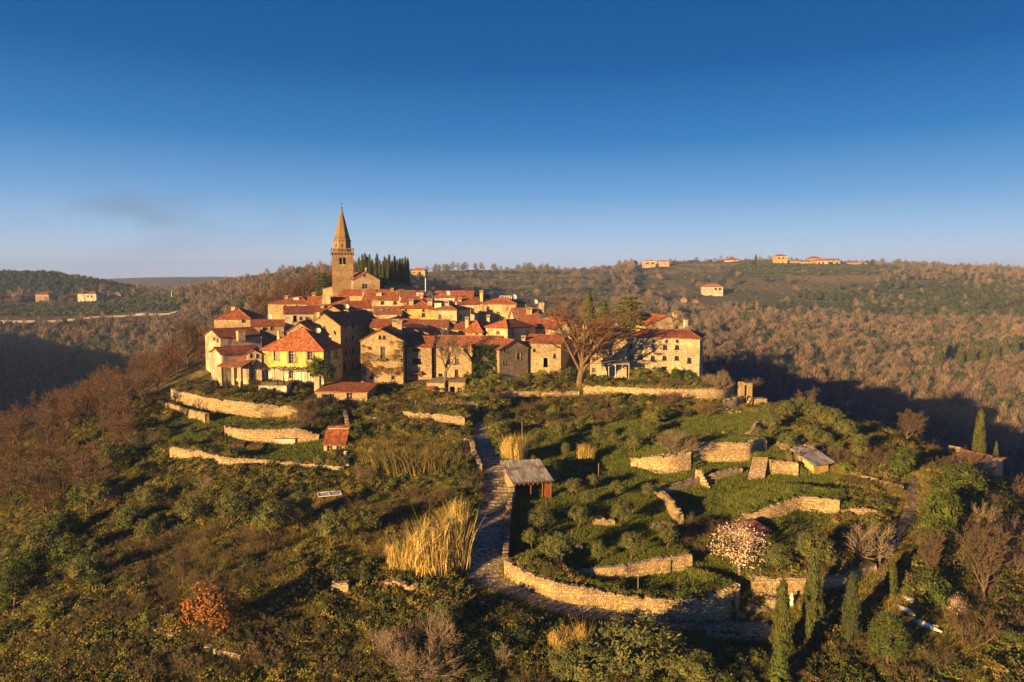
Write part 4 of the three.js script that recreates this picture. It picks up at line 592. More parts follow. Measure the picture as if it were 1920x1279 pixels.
// ---------------------------------------------------------------- church
{
  const d = 252, base = at(643.5, 560, d), m = (px) => px / FOCAL * d, Y = (py) => CAM_Y + ray(643, py)[1] * d - base.y;
  const t = thing('church_tower', 'tall square stone bell tower with octagonal spire and cross', 'church tower', base, .225, null), hw = m(38) / 2, yG = Y(475), g = new GB();
  // shaft with a twin arched opening on each face, built of real panels
  const geos = [], bw = m(5) / 1, bh = m(13), by = Y(496.5);
  for (let k = 0; k < 4; k++) {
    const s = new THREE.Shape([[-hw, -6], [hw, -6], [hw, yG], [-hw, yG]].map((p) => new THREE.Vector2(...p)));
    if (k !== 2) for (const x of [-1, 1]) { const c = x * bw * .66, r = bw * .5, h = new THREE.Path(); h.moveTo(c - r, by); h.lineTo(c - r, by + bh - r); h.absarc(c, by + bh - r, r, Math.PI, 0, true); h.lineTo(c + r, by); h.closePath(); s.holes.push(h); }
    const e = new THREE.ExtrudeGeometry(s, { depth: .7, bevelEnabled: false, curveSegments: 6 }); e.translate(0, 0, -.7); const q = e.index ? e.toNonIndexed() : e;
    if (k % 2) { const ps = q.attributes.position; for (let v = 0; v < ps.count; v++) ps.setX(v, clamp(ps.getX(v), -hw + .7, hw - .7)); }
    q.applyMatrix4(new THREE.Matrix4().makeTranslation(0, 0, hw)); q.applyMatrix4(new THREE.Matrix4().makeRotationY(k * Math.PI / 2)); geos.push(q);
  }
  part(t, 'shaft', mergeGeometries(geos), M.stoneTower);
  const bell = new THREE.LatheGeometry([[.001, 1.5], [.35, 1.42], [.5, 1.1], [.6, .5], [.9, .05], [.86, 0]].map(([a, b]) => new THREE.Vector2(a, b)), 16), bl = part(t, 'bell', bell, mat(.30, .22, .10, { metalness: .6, roughness: .45 })); bl.position.y = by + .4; const bb = new GB(); bb.box(-hw + .6, by + 2.0, -.15, hw - .6, by + 2.3, .15); part(t, 'bell_beam', bb.geo(), M.timber);
  for (const k of [0, 1, 3]) { const c = new GB(); c.tube([[0, by, hw - .3], [0, by + bh * .75, hw - .3]], [.16, .16], 6); c.box(-bw * 1.25, by - .35, hw - .1, bw * 1.25, by, hw + .14); const q = part(t, 'window_column', c.geo(), M.trim); q.rotation.y = k * Math.PI / 2; }
  const st = new GB(); for (const y of [Y(507), Y(540)]) { st.box(-hw - .14, y - .18, -hw - .14, hw + .14, y + .18, hw + .14); } part(t, 'string_course', st.geo(), M.stoneTower);
  // gallery with corbels and balusters
  const gw = hw + .42, cor = new GB(); cor.box(-gw, yG, -gw, gw, yG + .35, gw); for (let k = 0; k < 4; k++) for (let q = 0; q < 8; q++) { const u = lerp(-gw + .3, gw - .3, q / 7), a = k * Math.PI / 2, z = hw + .2; cor.block(u * Math.cos(a) + z * Math.sin(a), yG - .3, -u * Math.sin(a) + z * Math.cos(a), .3, .6, .45, a, () => .5, 0); } part(t, 'gallery_floor', cor.geo(), M.stoneTower);
  const rail = new GB(), rt = yG + 1.45; for (let k = 0; k < 4; k++) { const a = k * Math.PI / 2, z = gw - .16; rail.block(z * Math.sin(a), rt, z * Math.cos(a), gw * 2, .2, .3, a, () => .5, 0); } part(t, 'handrail', rail.geo(), M.stoneTower);
  const balG = (() => { const b = new GB(); b.tube([[0, 0, 0], [0, .3, 0], [0, .55, 0], [0, 1.05, 0]], [.16, .09, .15, .1], 6); return b.geo(true); })();
  for (let k = 0; k < 4; k++) for (let q = 0; q < 11; q++) { const u = lerp(-gw + .2, gw - .2, q / 10), a = k * Math.PI / 2, z = gw - .16, b = part(t, 'baluster', balG, M.stoneTower); b.position.set(u * Math.cos(a) + z * Math.sin(a), yG + .36, -u * Math.sin(a) + z * Math.cos(a)); }
  // octagonal drum, cornice and spire
  const oct = (r0, y0, r1, y1, gb) => { for (let k = 0; k < 8; k++) { const a = (k + .5) / 8 * 6.2832, b = (k + 1.5) / 8 * 6.2832, P = (r, t, y) => [Math.sin(t) * r, y, Math.cos(t) * r]; if (r1 < .05) gb.tri(P(r0, a, y0), P(r0, b, y0), [0, y1, 0]); else gb.quad(P(r0, a, y0), P(r0, b, y0), P(r1, b, y1), P(r1, a, y1)); } };
  const dr = m(31) / 2 / Math.cos(Math.PI / 8), yD = Y(450), yT = Y(391), dg = new GB(); oct(dr, yG + .3, dr, yD - .5, dg); oct(dr, yD - .5, dr + .18, yD - .3, dg); oct(dr + .18, yD - .3, dr + .18, yD, dg); oct(dr + .18, yD, .3, yD + .02, dg); part(t, 'drum', dg.geo(), M.stoneTower);
  for (let k = 0; k < 8; k++) { const a = k / 8 * 6.2832, q = new GB(); q.box(-.3, yD - 2.6, dr * .9, .3, yD - 1.5, dr * .924 + .04); const w = part(t, 'louvre', q.geo(), M.timber); w.rotation.y = a; }
  const sg = new GB(); oct(dr - .12, yD + .02, .16, yT, sg); oct(.16, yT, .0, yT + .3, sg); const G = sg.geo(); { const uv = G.attributes.uv, ps = G.attributes.position; for (let q = 0; q < uv.count; q++) uv.setXY(q, ps.getX(q) + ps.getZ(q) * .7, ps.getY(q)); } part(t, 'spire', G, stoneM(.50, .37, .22));
  const cr = new GB(), yc = Y(377.5); cr.tube([[0, yT, 0], [0, yc, 0]], [.09, .05], 6, true); cr.box(-.55, yT + (yc - yT) * .66, -.06, .55, yT + (yc - yT) * .66 + .12, .06); cr.tube([[0, yT - .1, 0], [0, yT + .25, 0], [0, yT + .55, 0]], [.1, .32, .06], 8); part(t, 'cross', cr.geo(true), M.iron);
  HOUSES.push({ x: base.x, z: base.z, a: 0, w: 9, d: 9 });
  const ch = house('church', 'stone church front with low gable, half-round window and round oculus', { cat: 'church', L: [662, 524, 245], R: [712, 248], depth: 26, wall: M.stoneGold, roof: ['gableZ', 510, M.tileOld], win: [[684, 537, 10, 8, 'glass', 2], [683.5, 517, 4, 4, 'glass']] });
  const fin = new GB(); fin.tube([[0, 0, 0], [0, .5, 0], [0, .8, 0], [0, 1.2, 0], [0, 1.5, 0]], [.35, .2, .55, .45, .05], 8); const f = part(ch.o, 'finial', fin.geo(true), M.stoneGold); f.position.set(0, ch.e + ch.rise + .1, ch.D / 2 - .4);
  house('church_aisle', 'low sloping side aisle left of the bell tower', { cat: 'church', L: [605, 536, 256], R: [626, 254], depth: 14, wall: M.stoneGold, roof: ['shedR', -1, M.tileOld] });
}
// ---------------------------------------------------------------- things on and beside the houses
function pole(name, label, px, py, pyTop, d, r, m, arms, cat) { const p = d ? at(px, py, d) : ground(px, py), h = (py - pyTop) / FOCAL * -p.z * 1.02, o = thing(name, label, cat || 'pole', p, 0); const g = new GB(); g.tube([[0, -1, 0], [0, h, 0]], [r, r * .7], 7, true); part(o, 'shaft', g.geo(true), m); if (arms) { const a = new GB(); a.box(-.9, h - .5, -.06, .9, h - .38, .06); part(o, 'crossarm', a.geo(), M.timber); } return o; }
pole('utility_pole', 'white mast on the back row of roofs', 798, 556, 522, 213, .14, M.white);
pole('utility_pole', 'tall wooden pole behind the olive grove on the right', 1503, 726, 694, 0, .14, M.timberPale);
pole('utility_pole', 'wooden pole rising from the reeds by the stepped path', 979, 838, 789, 0, .09, M.timberPale);
pole('utility_pole', 'thin wooden pole standing in the lower olive garden', 1196, 1117, 1062, 0, .07, M.timberPale);
pole('utility_pole', 'grey pole standing in the terrace beds by the left shed', 1122, 910, 868, 0, .05, M.zinc);
pole('utility_pole', 'grey lamp post on the lane above the golden retaining wall', 779.5, 770, 750, 0, .06, M.zinc);
// satellite dishes
function dish(px, py, d, r, label) { const o = thing('satellite_dish', label, 'satellite dish', at(px, py, d), .5); const L = new THREE.LatheGeometry([0, .3, .6, .85, 1].map((t) => new THREE.Vector2(Math.max(.001, r * t), r * .28 * t * t)), 16); L.rotateX(Math.PI / 2 - .35); part(o, 'reflector', L, M.white); const g = new GB(); g.tube([[0, -r * 1.1, -.3], [0, -.1, -.05]], [.05, .04], 5); g.tube([[0, -r * .8, .1], [0, .1, r * .8]], [.03, .02], 4); part(o, 'arm', g.geo(true), M.zinc); return o; }
dish(505, 594, 180, .62, 'white satellite dish beside the dark-roofed shaded house'); dish(650, 575, 186, .6, 'white satellite dish on the small brown-roofed gable'); dish(596, 620, 160.4, .6, 'white satellite dish on the tall stone gable'); dish(839, 550, 210, .7, 'large white dish by the long orange roof'); dish(964, 557, 200, .7, 'white dish at the right end of the rooftop rail'); dish(1004, 566, 190, .6, 'small white dish behind the plane tree left edge'); dish(1154.5, 612, 158, .65, 'white dish on the palace ridge'); dish(657, 588, 175, .5, 'small white dish on the brown roof of the tall gable house');
// rooftop rail
{ const p = at(948, 559, 199), o = thing('roof_railing', 'white rail on the ridge of the tan hipped house', 'railing', p, 0), w = 22 / FOCAL * 199 / 2; for (const y of [.35, .7, 1]) { const g = new GB(); g.tube([[-w, y - .4, 0], [w, y - .4, 0]], [.05, .05], 5); part(o, 'rail', g.geo(true), M.white); } for (let k = 0; k < 6; k++) { const g = new GB(); g.tube([[lerp(-w, w, k / 5), -1, 0], [lerp(-w, w, k / 5), .6, 0]], [.05, .05], 5); part(o, 'post', g.geo(true), M.white); } }
// balconies on the vine-clad gable: floor and each bar
function balcony(px0, px1, py, d, label) { const a = at(px0, py, d), b = at(px1, py, d), w = b.x - a.x, o = thing('balcony', label, 'balcony', new THREE.Vector3((a.x + b.x) / 2, a.y, -d + .45), 0); const f = new GB(); f.box(-w / 2, -.12, -.5, w / 2, 0, .5); part(o, 'floor', f.geo(), M.stoneGrey); const t = new GB(); t.box(-w / 2, .92, .42, w / 2, .98, .48); part(o, 'handrail', t.geo(), M.iron); const bg = new GB(); bg.box(-.02, 0, -.02, .02, .92, .02); const G = bg.geo(); for (let k = 0; k <= w / .16; k++) { const q = part(o, 'bar', G, M.iron); q.position.set(-w / 2 + .02 + k * .16, 0, .45); } }
balcony(687, 709, 673.5, 147, 'black iron balcony left of the grey door on the vine-clad gable'); balcony(730, 753, 674, 147, 'black iron balcony right of the grey door on the vine-clad gable'); balcony(1126, 1145, 685, 149.4, 'iron balcony below the brown door of the white palace wing');
// small tiled awnings
function awning(px0, px1, py, d, label) { const a = at(px0, py, d), b = at(px1, py, d), w = b.x - a.x, o = thing('awning', label, 'awning', new THREE.Vector3((a.x + b.x) / 2, a.y, -d), 0), g = new GB(); slope(g, [-w / 2, -.45, 1], [w / 2, -.45, 1], [w / 2, .05, .02], [-w / 2, .05, .02], .12, .045, 3); part(o, 'tiles', g.geo(true), M.tileRed); const q = new GB(); for (const x of [-w / 2 + .15, w / 2 - .15]) q.tube([[x, -.95, .05], [x, -.5, .85]], [.05, .05], 5); part(o, 'bracket', q.geo(true), M.timber); }
awning(767, 792, 696, 150, 'small red tiled awning over the lowest arched-house window'); awning(799, 817, 724, 142, 'small red tiled awning over the terrace door beside the hedge');
// porch of the leftmost houses: roof, pillars
{
  const A = at(414, 684, 143.5), B2 = at(468, 682, 145), w = B2.x - A.x, o = thing('porch', 'open stone porch with square pillars below the leftmost houses', 'porch', new THREE.Vector3((A.x + B2.x) / 2, A.y - 4, -144.2), Math.atan2(1.5, w) * -1), g = new GB(); slope(g, [-w / 2 - .3, 3.8, 2], [w / 2 + .3, 3.8, 2], [w / 2 + .3, 4.9, -2.6], [-w / 2 - .3, 4.9, -2.6], .125, .045, 7); part(o, 'roof', g.geo(true), M.tileGrey);
  for (const x of [-w / 2 + .3, -w / 2 + 3.2, w / 2 - .35]) { const q = new GB(); q.box(x - .3, -1, 1.1, x + .3, 3.85, 1.7); part(o, 'pillar', q.geo(), M.plasterCream); } const q = new GB(); q.box(-w / 2, -1, -2.4, w / 2, 4.4, -2.2); part(o, 'back_wall', q.geo(), M.plasterGrey); const f = new GB(); f.box(-w / 2, -1.2, -2.2, w / 2, -.2, 1.75); part(o, 'floor', f.geo(), M.stoneTan); HOUSES.push({ x: o.position.x, z: o.position.z, a: 0, w: w + 1, d: 5 });
}
{ const A = at(447, 678, 145.5), o = thing('small_roof', 'little orange tiled roof between porch and shuttered annexe', 'roof', A, 0), g = new GB(); slope(g, [-.2, -.4, 1.6], [3.4, -.4, 1.6], [3.4, .9, -1.2], [-.2, .9, -1.2], .12, .045, 8); part(o, 'tiles', g.geo(true), M.tilePale); const q = new GB(); for (const x of [0, 3.2]) q.box(x - .12, -3.2, 1.1, x + .12, -.3, 1.35); part(o, 'post', q.geo(), M.timber); }
// pergola in front of the yellow villa
{
  const o = thing('pergola', 'rustic wooden pergola along the front of the yellow villa', 'pergola', at(536, 713, 142), .06), r = rng(31);
  for (let k = 0; k < 7; k++) { const g = new GB(), x = lerp(-5.2, 5, k / 6); g.tube([[x, -.6, 1.4], [x + (r() - .5) * .2, 2.35, 1.4]], [.06, .05], 6); part(o, 'post', g.geo(true), M.timber); }
  for (const z of [1.4, -.4]) { const g = new GB(); g.tube([[-5.6, 2.3, z], [0, 2.42, z], [5.4, 2.35, z]], [.07, .07, .07], 6); part(o, 'beam', g.geo(true), M.timberPale); }
  for (let k = 0; k < 13; k++) { const g = new GB(), x = lerp(-5.4, 5.2, k / 12) + (r() - .5) * .3; g.tube([[x, 2.42, 1.9], [x + (r() - .5) * .3, 2.5, .4], [x + (r() - .5) * .4, 2.5, -1]], [.045, .045, .04], 5); part(o, 'rafter', g.geo(true), M.timberPale); }
  const v = new GB(); for (let k = 0; k < 26; k++) { let x = lerp(-5.2, 5.2, r()), y = 2.5, z = lerp(-.8, 1.7, r()); const pts = [[x, y, z]]; for (let q = 0; q < 5; q++) { x += (r() - .5) * 1.3; z += (r() - .5) * .9; y = 2.45 + r() * .35; pts.push([x, y, z]); } v.tube(pts, pts.map(() => .03), 4); } part(o, 'vine', v.geo(true), M.timber);
}
// terrace canopy in front of the palace
{ const o = thing('terrace_canopy', 'pale canvas terrace canopy in front of the white palace wing', 'canopy', at(1152, 703, 147), 0), w = 52 / FOCAL * 147 / 2; const g = new GB(); let prev = null; for (let k = 0; k <= 12; k++) { const x = lerp(-w, w, k / 12), s = .12 * Math.sin(k * Math.PI / 2) ** 2, a = g.v(x, 2.6 - s, 1.6, x, 0), b = g.v(x, 3 - s, -1.4, x, 3), c = g.v(x, 2.3 - s, 1.62, x, -.3); if (prev) { g.f(prev[0], a, b); g.f(prev[0], b, prev[1]); g.f(prev[2], c, a); g.f(prev[2], a, prev[0]); } prev = [a, b, c]; } part(o, 'canvas', g.geo(true), M.shutterWhite); for (let k = 0; k < 5; k++) { const q = new GB(), x = lerp(-w + .1, w - .1, k / 4); q.tube([[x, -.8, 1.5], [x, 2.55, 1.5]], [.05, .05], 6); part(o, 'post', q.geo(true), M.white); } }
// gate ruin
{
  const p = ground(1402, 760), r = rng(77), o = thing('ruined_gate', 'ruined golden stone gate with a free-standing arch jamb', 'ruin', p, .15), blk = (n, x, y, z, w, h, d, m) => { const g = new GB(); for (let yy = 0; yy < h; yy += .55) g.block(x, y + yy + .27, z, w * (1 + (r() - .5) * .06), .56, d * (1 + (r() - .5) * .06), 0, r, .03); part(o, n, g.geo(), m || M.rubble); };
  blk('jamb', -1.0, -.6, -.8, .9, 4.4, 1); blk('jamb', .55, -.6, -.8, .9, 4.1, 1); { const g = new GB(); g.box(-1.45, 3.7, -1.25, 1, 4.15, -.35); part(o, 'lintel', g.geo(), M.coping); } blk('pier', 1.9, -.8, .6, 2.3, 2.2, 2); { const g = new GB(); for (let k = 0; k < 5; k++) g.block(-.2 - k * .35, 1.5 - k * .5, 1.6 + k * .1, .9, .45, .5, .6, r, .1); part(o, 'fallen_jamb', g.geo(), M.rubble); } HOUSES.push({ x: p.x, z: p.z, a: 0, w: 6, d: 4 });
}
// ---------------------------------------------------------------- sheds, ruins and small things in the gardens
const boxG = (x0, y0, z0, x1, y1, z1) => { const g = new GB(); g.box(x0, y0, z0, x1, y1, z1); return g.geo(); };
{ // corrugated shed by the path
  const L = ground(962, 936), R = ground(1034, 933), w = Math.hypot(R.x - L.x, R.z - L.z), o = thing('garden_shed', 'open wooden shed with silvery corrugated roof beside the stepped path', 'shed', new THREE.Vector3((L.x + R.x) / 2, Math.min(L.y, R.y), (L.z + R.z) / 2), Math.atan2(-(R.z - L.z), R.x - L.x)), D = 5, h = 2.25;
  const g = new GB(), n = 120; let prev = null; for (let k = 0; k <= n; k++) { const x = lerp(-w / 2 - .25, w / 2 + .25, k / n), y = Math.sin(k / n * Math.PI * 2 * 20) * .075, c = [[.5, 0], [-D * .5, .72], [-D - .2, 1.45]].map(([z, r_]) => g.v(x + (z < 0 ? -.3 * -z / D : 0), h + .12 + r_ + y, z, x, z)); if (prev) for (let q = 0; q < 2; q++) { g.f(prev[q], c[q], c[q + 1]); g.f(prev[q], c[q + 1], prev[q + 1]); } prev = c; } part(o, 'roof', g.geo(true), M.zinc);
  for (const x of [-w / 2 + .1, -.25, w / 2 - 1.25, w / 2 - .1]) { const q = new GB(); q.tube([[x, -.4, .1], [x + .03, h + .05, .1]], [.07, .06], 6); part(o, 'post', q.geo(true), M.timberPale); }
  part(o, 'beam', boxG(-w / 2, h - .16, .03, w / 2, h + .02, .17), M.timber); for (let k = 0; k < 9; k++) { const x = lerp(-w / 2 + .2, w / 2 - .2, k / 8); part(o, 'rafter_end', boxG(x - .06, h - .34 + hash2(k, 2) * .08, .18, x + .06, h - .1, .42), k % 2 ? M.timberOrange : M.timberPale); }
  part(o, 'back_wall', boxG(-w / 2, -.4, -D, w / 2, h + .9, -D + .3), M.rubbleGrey); part(o, 'side_wall', boxG(-w / 2, -.4, -D + .3, -w / 2 + .35, h + .2, -.2), M.rubble); part(o, 'door', boxG(w / 2 - .98, .05, .06, w / 2 - .2, h - .25, .13), M.timberOrange); part(o, 'bench', boxG(-.9, .35, -2.6, 1, .45, -1.9), M.timber);
  { const p = new GB(), r = rng(71); for (let k = 0; k < 7; k++) p.block(0, k * .32, 0, .62, .34, .62, 0, r, .04); const q = part(o, 'stone_pillar', p.geo(), M.rubble); q.position.set(-w / 2 - .35, -.2, .55); }
  HOUSES.push({ x: o.position.x, z: o.position.z - D / 2, a: o.rotation.y, w: w + 1, d: D + 1 });
}
house('garden_shed', 'little shed with steep red tile roof in the left garden', { cat: 'shed', L: [607, 832, 110], R: [646, 110], depth: 3.4, wall: M.plasterGrey, roof: ['shed', 801, M.tileRed], over: .25, frame: WH, win: [[618, 842, 9, 11, 'glass', 2], [636, 842, 9, 11, 'glass', 2]] });
house('garden_shed', 'shed with dark striped metal roof and orange wall near the rubble', { cat: 'shed', L: [1526, 867, 103.5], R: [1554, 105], depth: 3, wall: M.plasterOchre, roof: ['shed', 1.1, M.zinc], over: .7, win: [] });
house('tiled_outhouse', 'low outhouse with mottled grey-red tiles behind the blossoming almond', { cat: 'shed', L: [1412, 1003, 82.5], R: [1442, 84], depth: 2.4, wall: M.rubble, roof: ['shed', .7, M.tileGrey], over: .2 });
house('far_farmhouse', 'farmhouse with pinkish roof in the trees at the right edge', { cat: 'house', L: [1782, 855, 120], R: [1832, 116], depth: 7, wall: M.plasterTan, roof: ['gableX', 845, M.tilePale], chim: [[1786, 836, 5, .8], [1797, 838, 3, .7]], win: [[1822, 861, 5, 6]] });
{ // leaning stone ramp
  const p = ground(1417, 899), d = -p.z, o = thing('stone_ramp', 'steep pale stone slab roof leaning on the lawn', 'ramp', p, 0), P = [[1402, 897, d], [1433, 901, d - .3], [1440, 858, d + 2.6], [1412, 857, d + 2.6]].map(([a, b, c]) => at(a, b, c).sub(p)), g = new GB(), A = (v, k = 0) => [v.x, v.y + k, v.z]; g.quad(...P.map((v) => A(v))); for (let k = 0; k < 4; k++) { const m = (k + 1) % 4; g.quad(A(P[k], -.22), A(P[m], -.22), A(P[m]), A(P[k])); } part(o, 'slab', g.geo(), M.slab);
  const s = new GB(); s.tri([P[0].x + .1, -.6, P[0].z], [P[3].x + .1, -.6, P[3].z], A(P[3], -.25)); s.tri([P[1].x - .1, -.6, P[1].z], [P[2].x - .1, -.6, P[2].z], A(P[2], -.25)); s.quad([P[3].x + .1, -.6, P[3].z], [P[2].x - .1, -.6, P[2].z], A(P[2], -.25), A(P[3], -.25)); part(o, 'support', s.geo(), M.rubbleGrey);
}
{ // stone steps on the lawn
  const p = ground(1326, 915), o = thing('stone_steps', 'short flight of sunlit stone steps on the middle lawn', 'steps', p, -.5), r = rng(5); for (let k = 0; k < 6; k++) { const g = new GB(); g.block(-k * .3, .15 + k * .17, -k * .25, .9, .34 + k * .34, .5, 0, r, .06); part(o, 'step', g.geo(), M.rubble); }
}
{ const p = ground(618, 934), o = thing('cold_frame', 'white-framed glass sheet lying on trestles in the meadow', 'cold frame', p, .35); for (const [a, b, c, d] of [[-1.5, -1, 1.5, -.92], [-1.5, .92, 1.5, 1], [-1.5, -.92, -1.42, .92], [1.42, -.92, 1.5, .92], [-.04, -.92, .04, .92]]) part(o, 'frame_bar', boxG(a, .55, b, c, .63, d), M.white); part(o, 'sheet', boxG(-1.42, .56, -.92, 1.42, .58, .92), mat(.55, .60, .66, { roughness: .3 })); for (const x of [-1.2, 1.2]) part(o, 'trestle', boxG(x - .05, -.3, -.8, x + .05, .55, .8), M.timber); }
{ const p = ground(536, 831), w = 38 / FOCAL * -p.z / 2, o = thing('white_trough', 'long white box against the sunlit garden wall', 'trough', p, 0); part(o, 'body', boxG(-w, -.2, -.5, w, .75, .4), M.plasterWhite); part(o, 'lid', boxG(-w - .06, .755, -.55, w + .06, .85, .46), M.iron); }
for (const [a, b, c, d, n] of [[432, 836, 462, 828, 'left'], [468, 839, 498, 830, 'right']]) { const P = ground((a + c) / 2, (b + d) / 2), w = (c - a) / FOCAL * -P.z / 2, o = thing('vegetable_bed', n + ' bare vegetable bed with wooden edge in the left garden', 'garden bed', P, .1), r = rng(a); for (const q of [[-w, -1.5, w, -1.42], [-w, 1.42, w, 1.5], [-w, -1.42, -w + .08, 1.42], [w - .08, -1.42, w, 1.42]]) part(o, 'edge_board', boxG(q[0], -.35, q[1], q[2], .3, q[3]), M.timber); const g = new GB(); let prev = null; for (let k = 0; k <= 14; k++) { const row = []; for (let q = 0; q <= 6; q++) row.push(g.v(lerp(-w + .08, w - .08, k / 14), .18 + (k % 2) * .09 + r() * .05, lerp(-1.42, 1.42, q / 6), k, q)); if (prev) for (let q = 0; q < 6; q++) { g.f(prev[q], prev[q + 1], row[q + 1]); g.f(prev[q], row[q + 1], row[q]); } prev = row; } part(o, 'soil', g.geo(true), mat(.11, .08, .05)); }
{ const p = ground(322, 806), o = thing('pole_pile', 'heap of long pale cut poles left of the lane wall', 'pile', p, 0), r = rng(91); for (let k = 0; k < 46; k++) { const g = new GB(), a = .55 + (r() - .5) * .7, L = 3 + r() * 4, x = (r() - .5) * 3.4, z = (r() - .5) * 3.2, y = .15 + r() * .55 * (1 - Math.abs(x) / 4), dx = Math.cos(a) * L / 2, dz = -Math.sin(a) * L / 2; g.tube([[x - dx, y - .35 + (r() - .5) * .2, z - dz], [x, y, z], [x + dx, y + .3 + (r() - .5) * .4, z + dz]], [.075, .065, .045], 5); part(o, 'cut_pole', g.geo(true), k % 3 ? M.timberPale : mat(.42, .33, .2, { map: T.wood })); } }
{ const p = ground(280, 830), o = thing('metal_sheet', 'bluish metal sheet lying below the pole heap', 'sheet', p, .3); part(o, 'panel', boxG(-1.3, .1, -.7, 1.3, .14, .7), mat(.5, .55, .62, { roughness: .35 })); part(o, 'support', boxG(-1.1, -.4, -.5, 1.1, .09, .5), M.timber); }
{ // white boats stored upside down
  const hull = (L, W, Hh) => { const g = new GB(); let prev = null; for (let k = 0; k <= 14; k++) { const t = k / 14, x = lerp(-L / 2, L / 2, t), s = Math.pow(Math.sin(Math.PI * clamp(t, .02, .98)), .6), row = []; for (let q = 0; q <= 8; q++) { const a = q / 8 * Math.PI; row.push(g.v(x, Math.sin(a) * Hh * s + .15, Math.cos(a) * W / 2 * s)); } if (prev) for (let q = 0; q < 8; q++) { g.f(prev[q], row[q], row[q + 1]); g.f(prev[q], row[q + 1], prev[q + 1]); } prev = row; } return g.geo(true); };
  for (const [px, py, L, a, label] of [[1722, 1172, 4.4, -.95, 'long white upturned boat hull in the shade at lower right'], [1690, 1146, 3, -1.1, 'shorter white hull beside the long upturned boat'], [1700, 1128, 2, -.7, 'small grey-white hull above the upturned boat']]) { const p = ground(px, py), o = thing('boat', label, 'boat', p, a); part(o, 'hull', hull(L, .85, .4), M.white); part(o, 'keel', boxG(-L * .42, .53, -.03, L * .42, .6, .03), M.zinc); part(o, 'trestle', boxG(-L * .2, -.5, -.3, L * .2, .16, .3), M.timber); }
}
{ const p = ground(1484, 1141), o = thing('statue', 'small white garden statue beside the dark cypress', 'statue', p, 0); const L = new THREE.LatheGeometry([[.001, 1.62], [.09, 1.58], [.12, 1.46], [.1, 1.34], [.06, 1.28], [.2, 1.2], [.22, 1.0], [.15, .8], [.2, .55], [.17, .3], [.24, .12], [.24, .0]].map(([a, b]) => new THREE.Vector2(a, b)), 12); part(o, 'figure', L, M.white); part(o, 'plinth', boxG(-.32, -.4, -.32, .32, 0, .32), M.trim); }
{ const p = ground(1409, 1156), o = thing('stone_niche', 'low arched stone niche below the golden wall', 'niche', p, .2), r = rng(61); for (let k = 0; k <= 8; k++) { const a = Math.PI * k / 8, g = new GB(); g.block(Math.cos(a) * .62, .55 + Math.sin(a) * .55, 0, .3, .3, .5, 0, r, .08); part(o, 'arch_stone', g.geo(), M.coping); } for (const x of [-.62, .62]) { const g = new GB(); g.block(x, .1, 0, .32, .9, .5, 0, r, .05); part(o, 'jamb', g.geo(), M.coping); } part(o, 'back', boxG(-.5, -.3, -.3, .5, 1.05, -.22), M.rubbleGrey); }
function boulder(px, py, s, label, m) { const p = ground(px, py), g = new THREE.IcosahedronGeometry(s, 2), ps = g.attributes.position; for (let k = 0; k < ps.count; k++) { const n = .75 + .5 * fbm(ps.getX(k) / s * 1.3 + px, ps.getY(k) / s * 1.3 + ps.getZ(k) / s + py, 2); ps.setXYZ(k, ps.getX(k) * n * 1.2, ps.getY(k) * n * .8, ps.getZ(k) * n); } g.computeVertexNormals(); const o = solo('boulder', g, m || M.coping, label, 'boulder', 'boulders of the lower right garden'); o.position.set(p.x, p.y + s * .35, p.z); }
boulder(1450, 1137, .75, 'rounded sunlit boulder right of the stone niche'); boulder(1432, 1148, .6, 'flat grey boulder between niche and cypress', M.rubbleGrey); boulder(1386, 1158, .5, 'small golden boulder left of the stone niche'); boulder(1086, 1030, .45, 'white boulder among the lower olives'); boulder(1065, 965, .4, 'pale stone left in the middle olive rows');
function heap(px, py, n, rx, rz, s, m, label, cat) { const p = ground(px, py), r = rng(px), o = thing('stone_heap', label, cat || 'rubble', p, 0), g = new GB(); for (let k = 0; k < n; k++) { const a = r() * 6.28, q = Math.sqrt(r()), x = Math.cos(a) * q * rx, z = Math.sin(a) * q * rz, w = s * (.5 + r()); g.block(x, H(p.x + x, p.z + z) - p.y + w * .2 + (1 - q) * .5 * r(), z, w, w * .6, w * .8, r() * 6, r, .25); } const q = part(o, 'stone', g.geo(), m); q.userData.kind = 'stuff'; }
heap(1482, 838, 120, 2.4, 1.6, .5, M.coping, 'bright heap of tumbled stones above the metal-roofed shed'); heap(1512, 834, 30, 1.4, .8, .8, M.coping, 'pale quarry blocks right of the tumbled stones'); heap(520, 880, 60, 4.5, .6, .4, mat(.5, .16, .07, { map: T.rust }), 'strip of red broken tiles along the lower left terrace'); heap(590, 888, 40, 2.5, .9, .5, M.coping, 'scattered pale stones at the right end of the lower left terrace'); heap(1362, 772, 90, 3.0, 1.6, .45, M.coping, 'grey rubble below the ruined gate'); heap(1246, 990, 40, 1.5, 1.2, .5, M.rubbleGrey, 'fallen stones under the thin broken wall'); heap(1240, 878, 50, 1.6, 1.0, .4, M.coping, 'pale stones left of the half-lit retaining wall');
{ const o = thing('stone_labyrinth', 'rings of low stones in the shaded hollow right of the almond', 'labyrinth', ground(1560, 1010), 0), r = rng(44); for (let k = 1; k <= 5; k++) { const g = new GB(), R = k * .75; for (let q = 0; q < R * 11; q++) { const a = q / (R * 11) * 6.28; g.block(Math.cos(a) * R, H(o.position.x + Math.cos(a) * R, o.position.z + Math.sin(a) * R) - o.position.y + .06, Math.sin(a) * R, .34, .22, .22, -a + 1.57, r, .2); } part(o, 'ring', g.geo(), M.rubbleGrey); } }
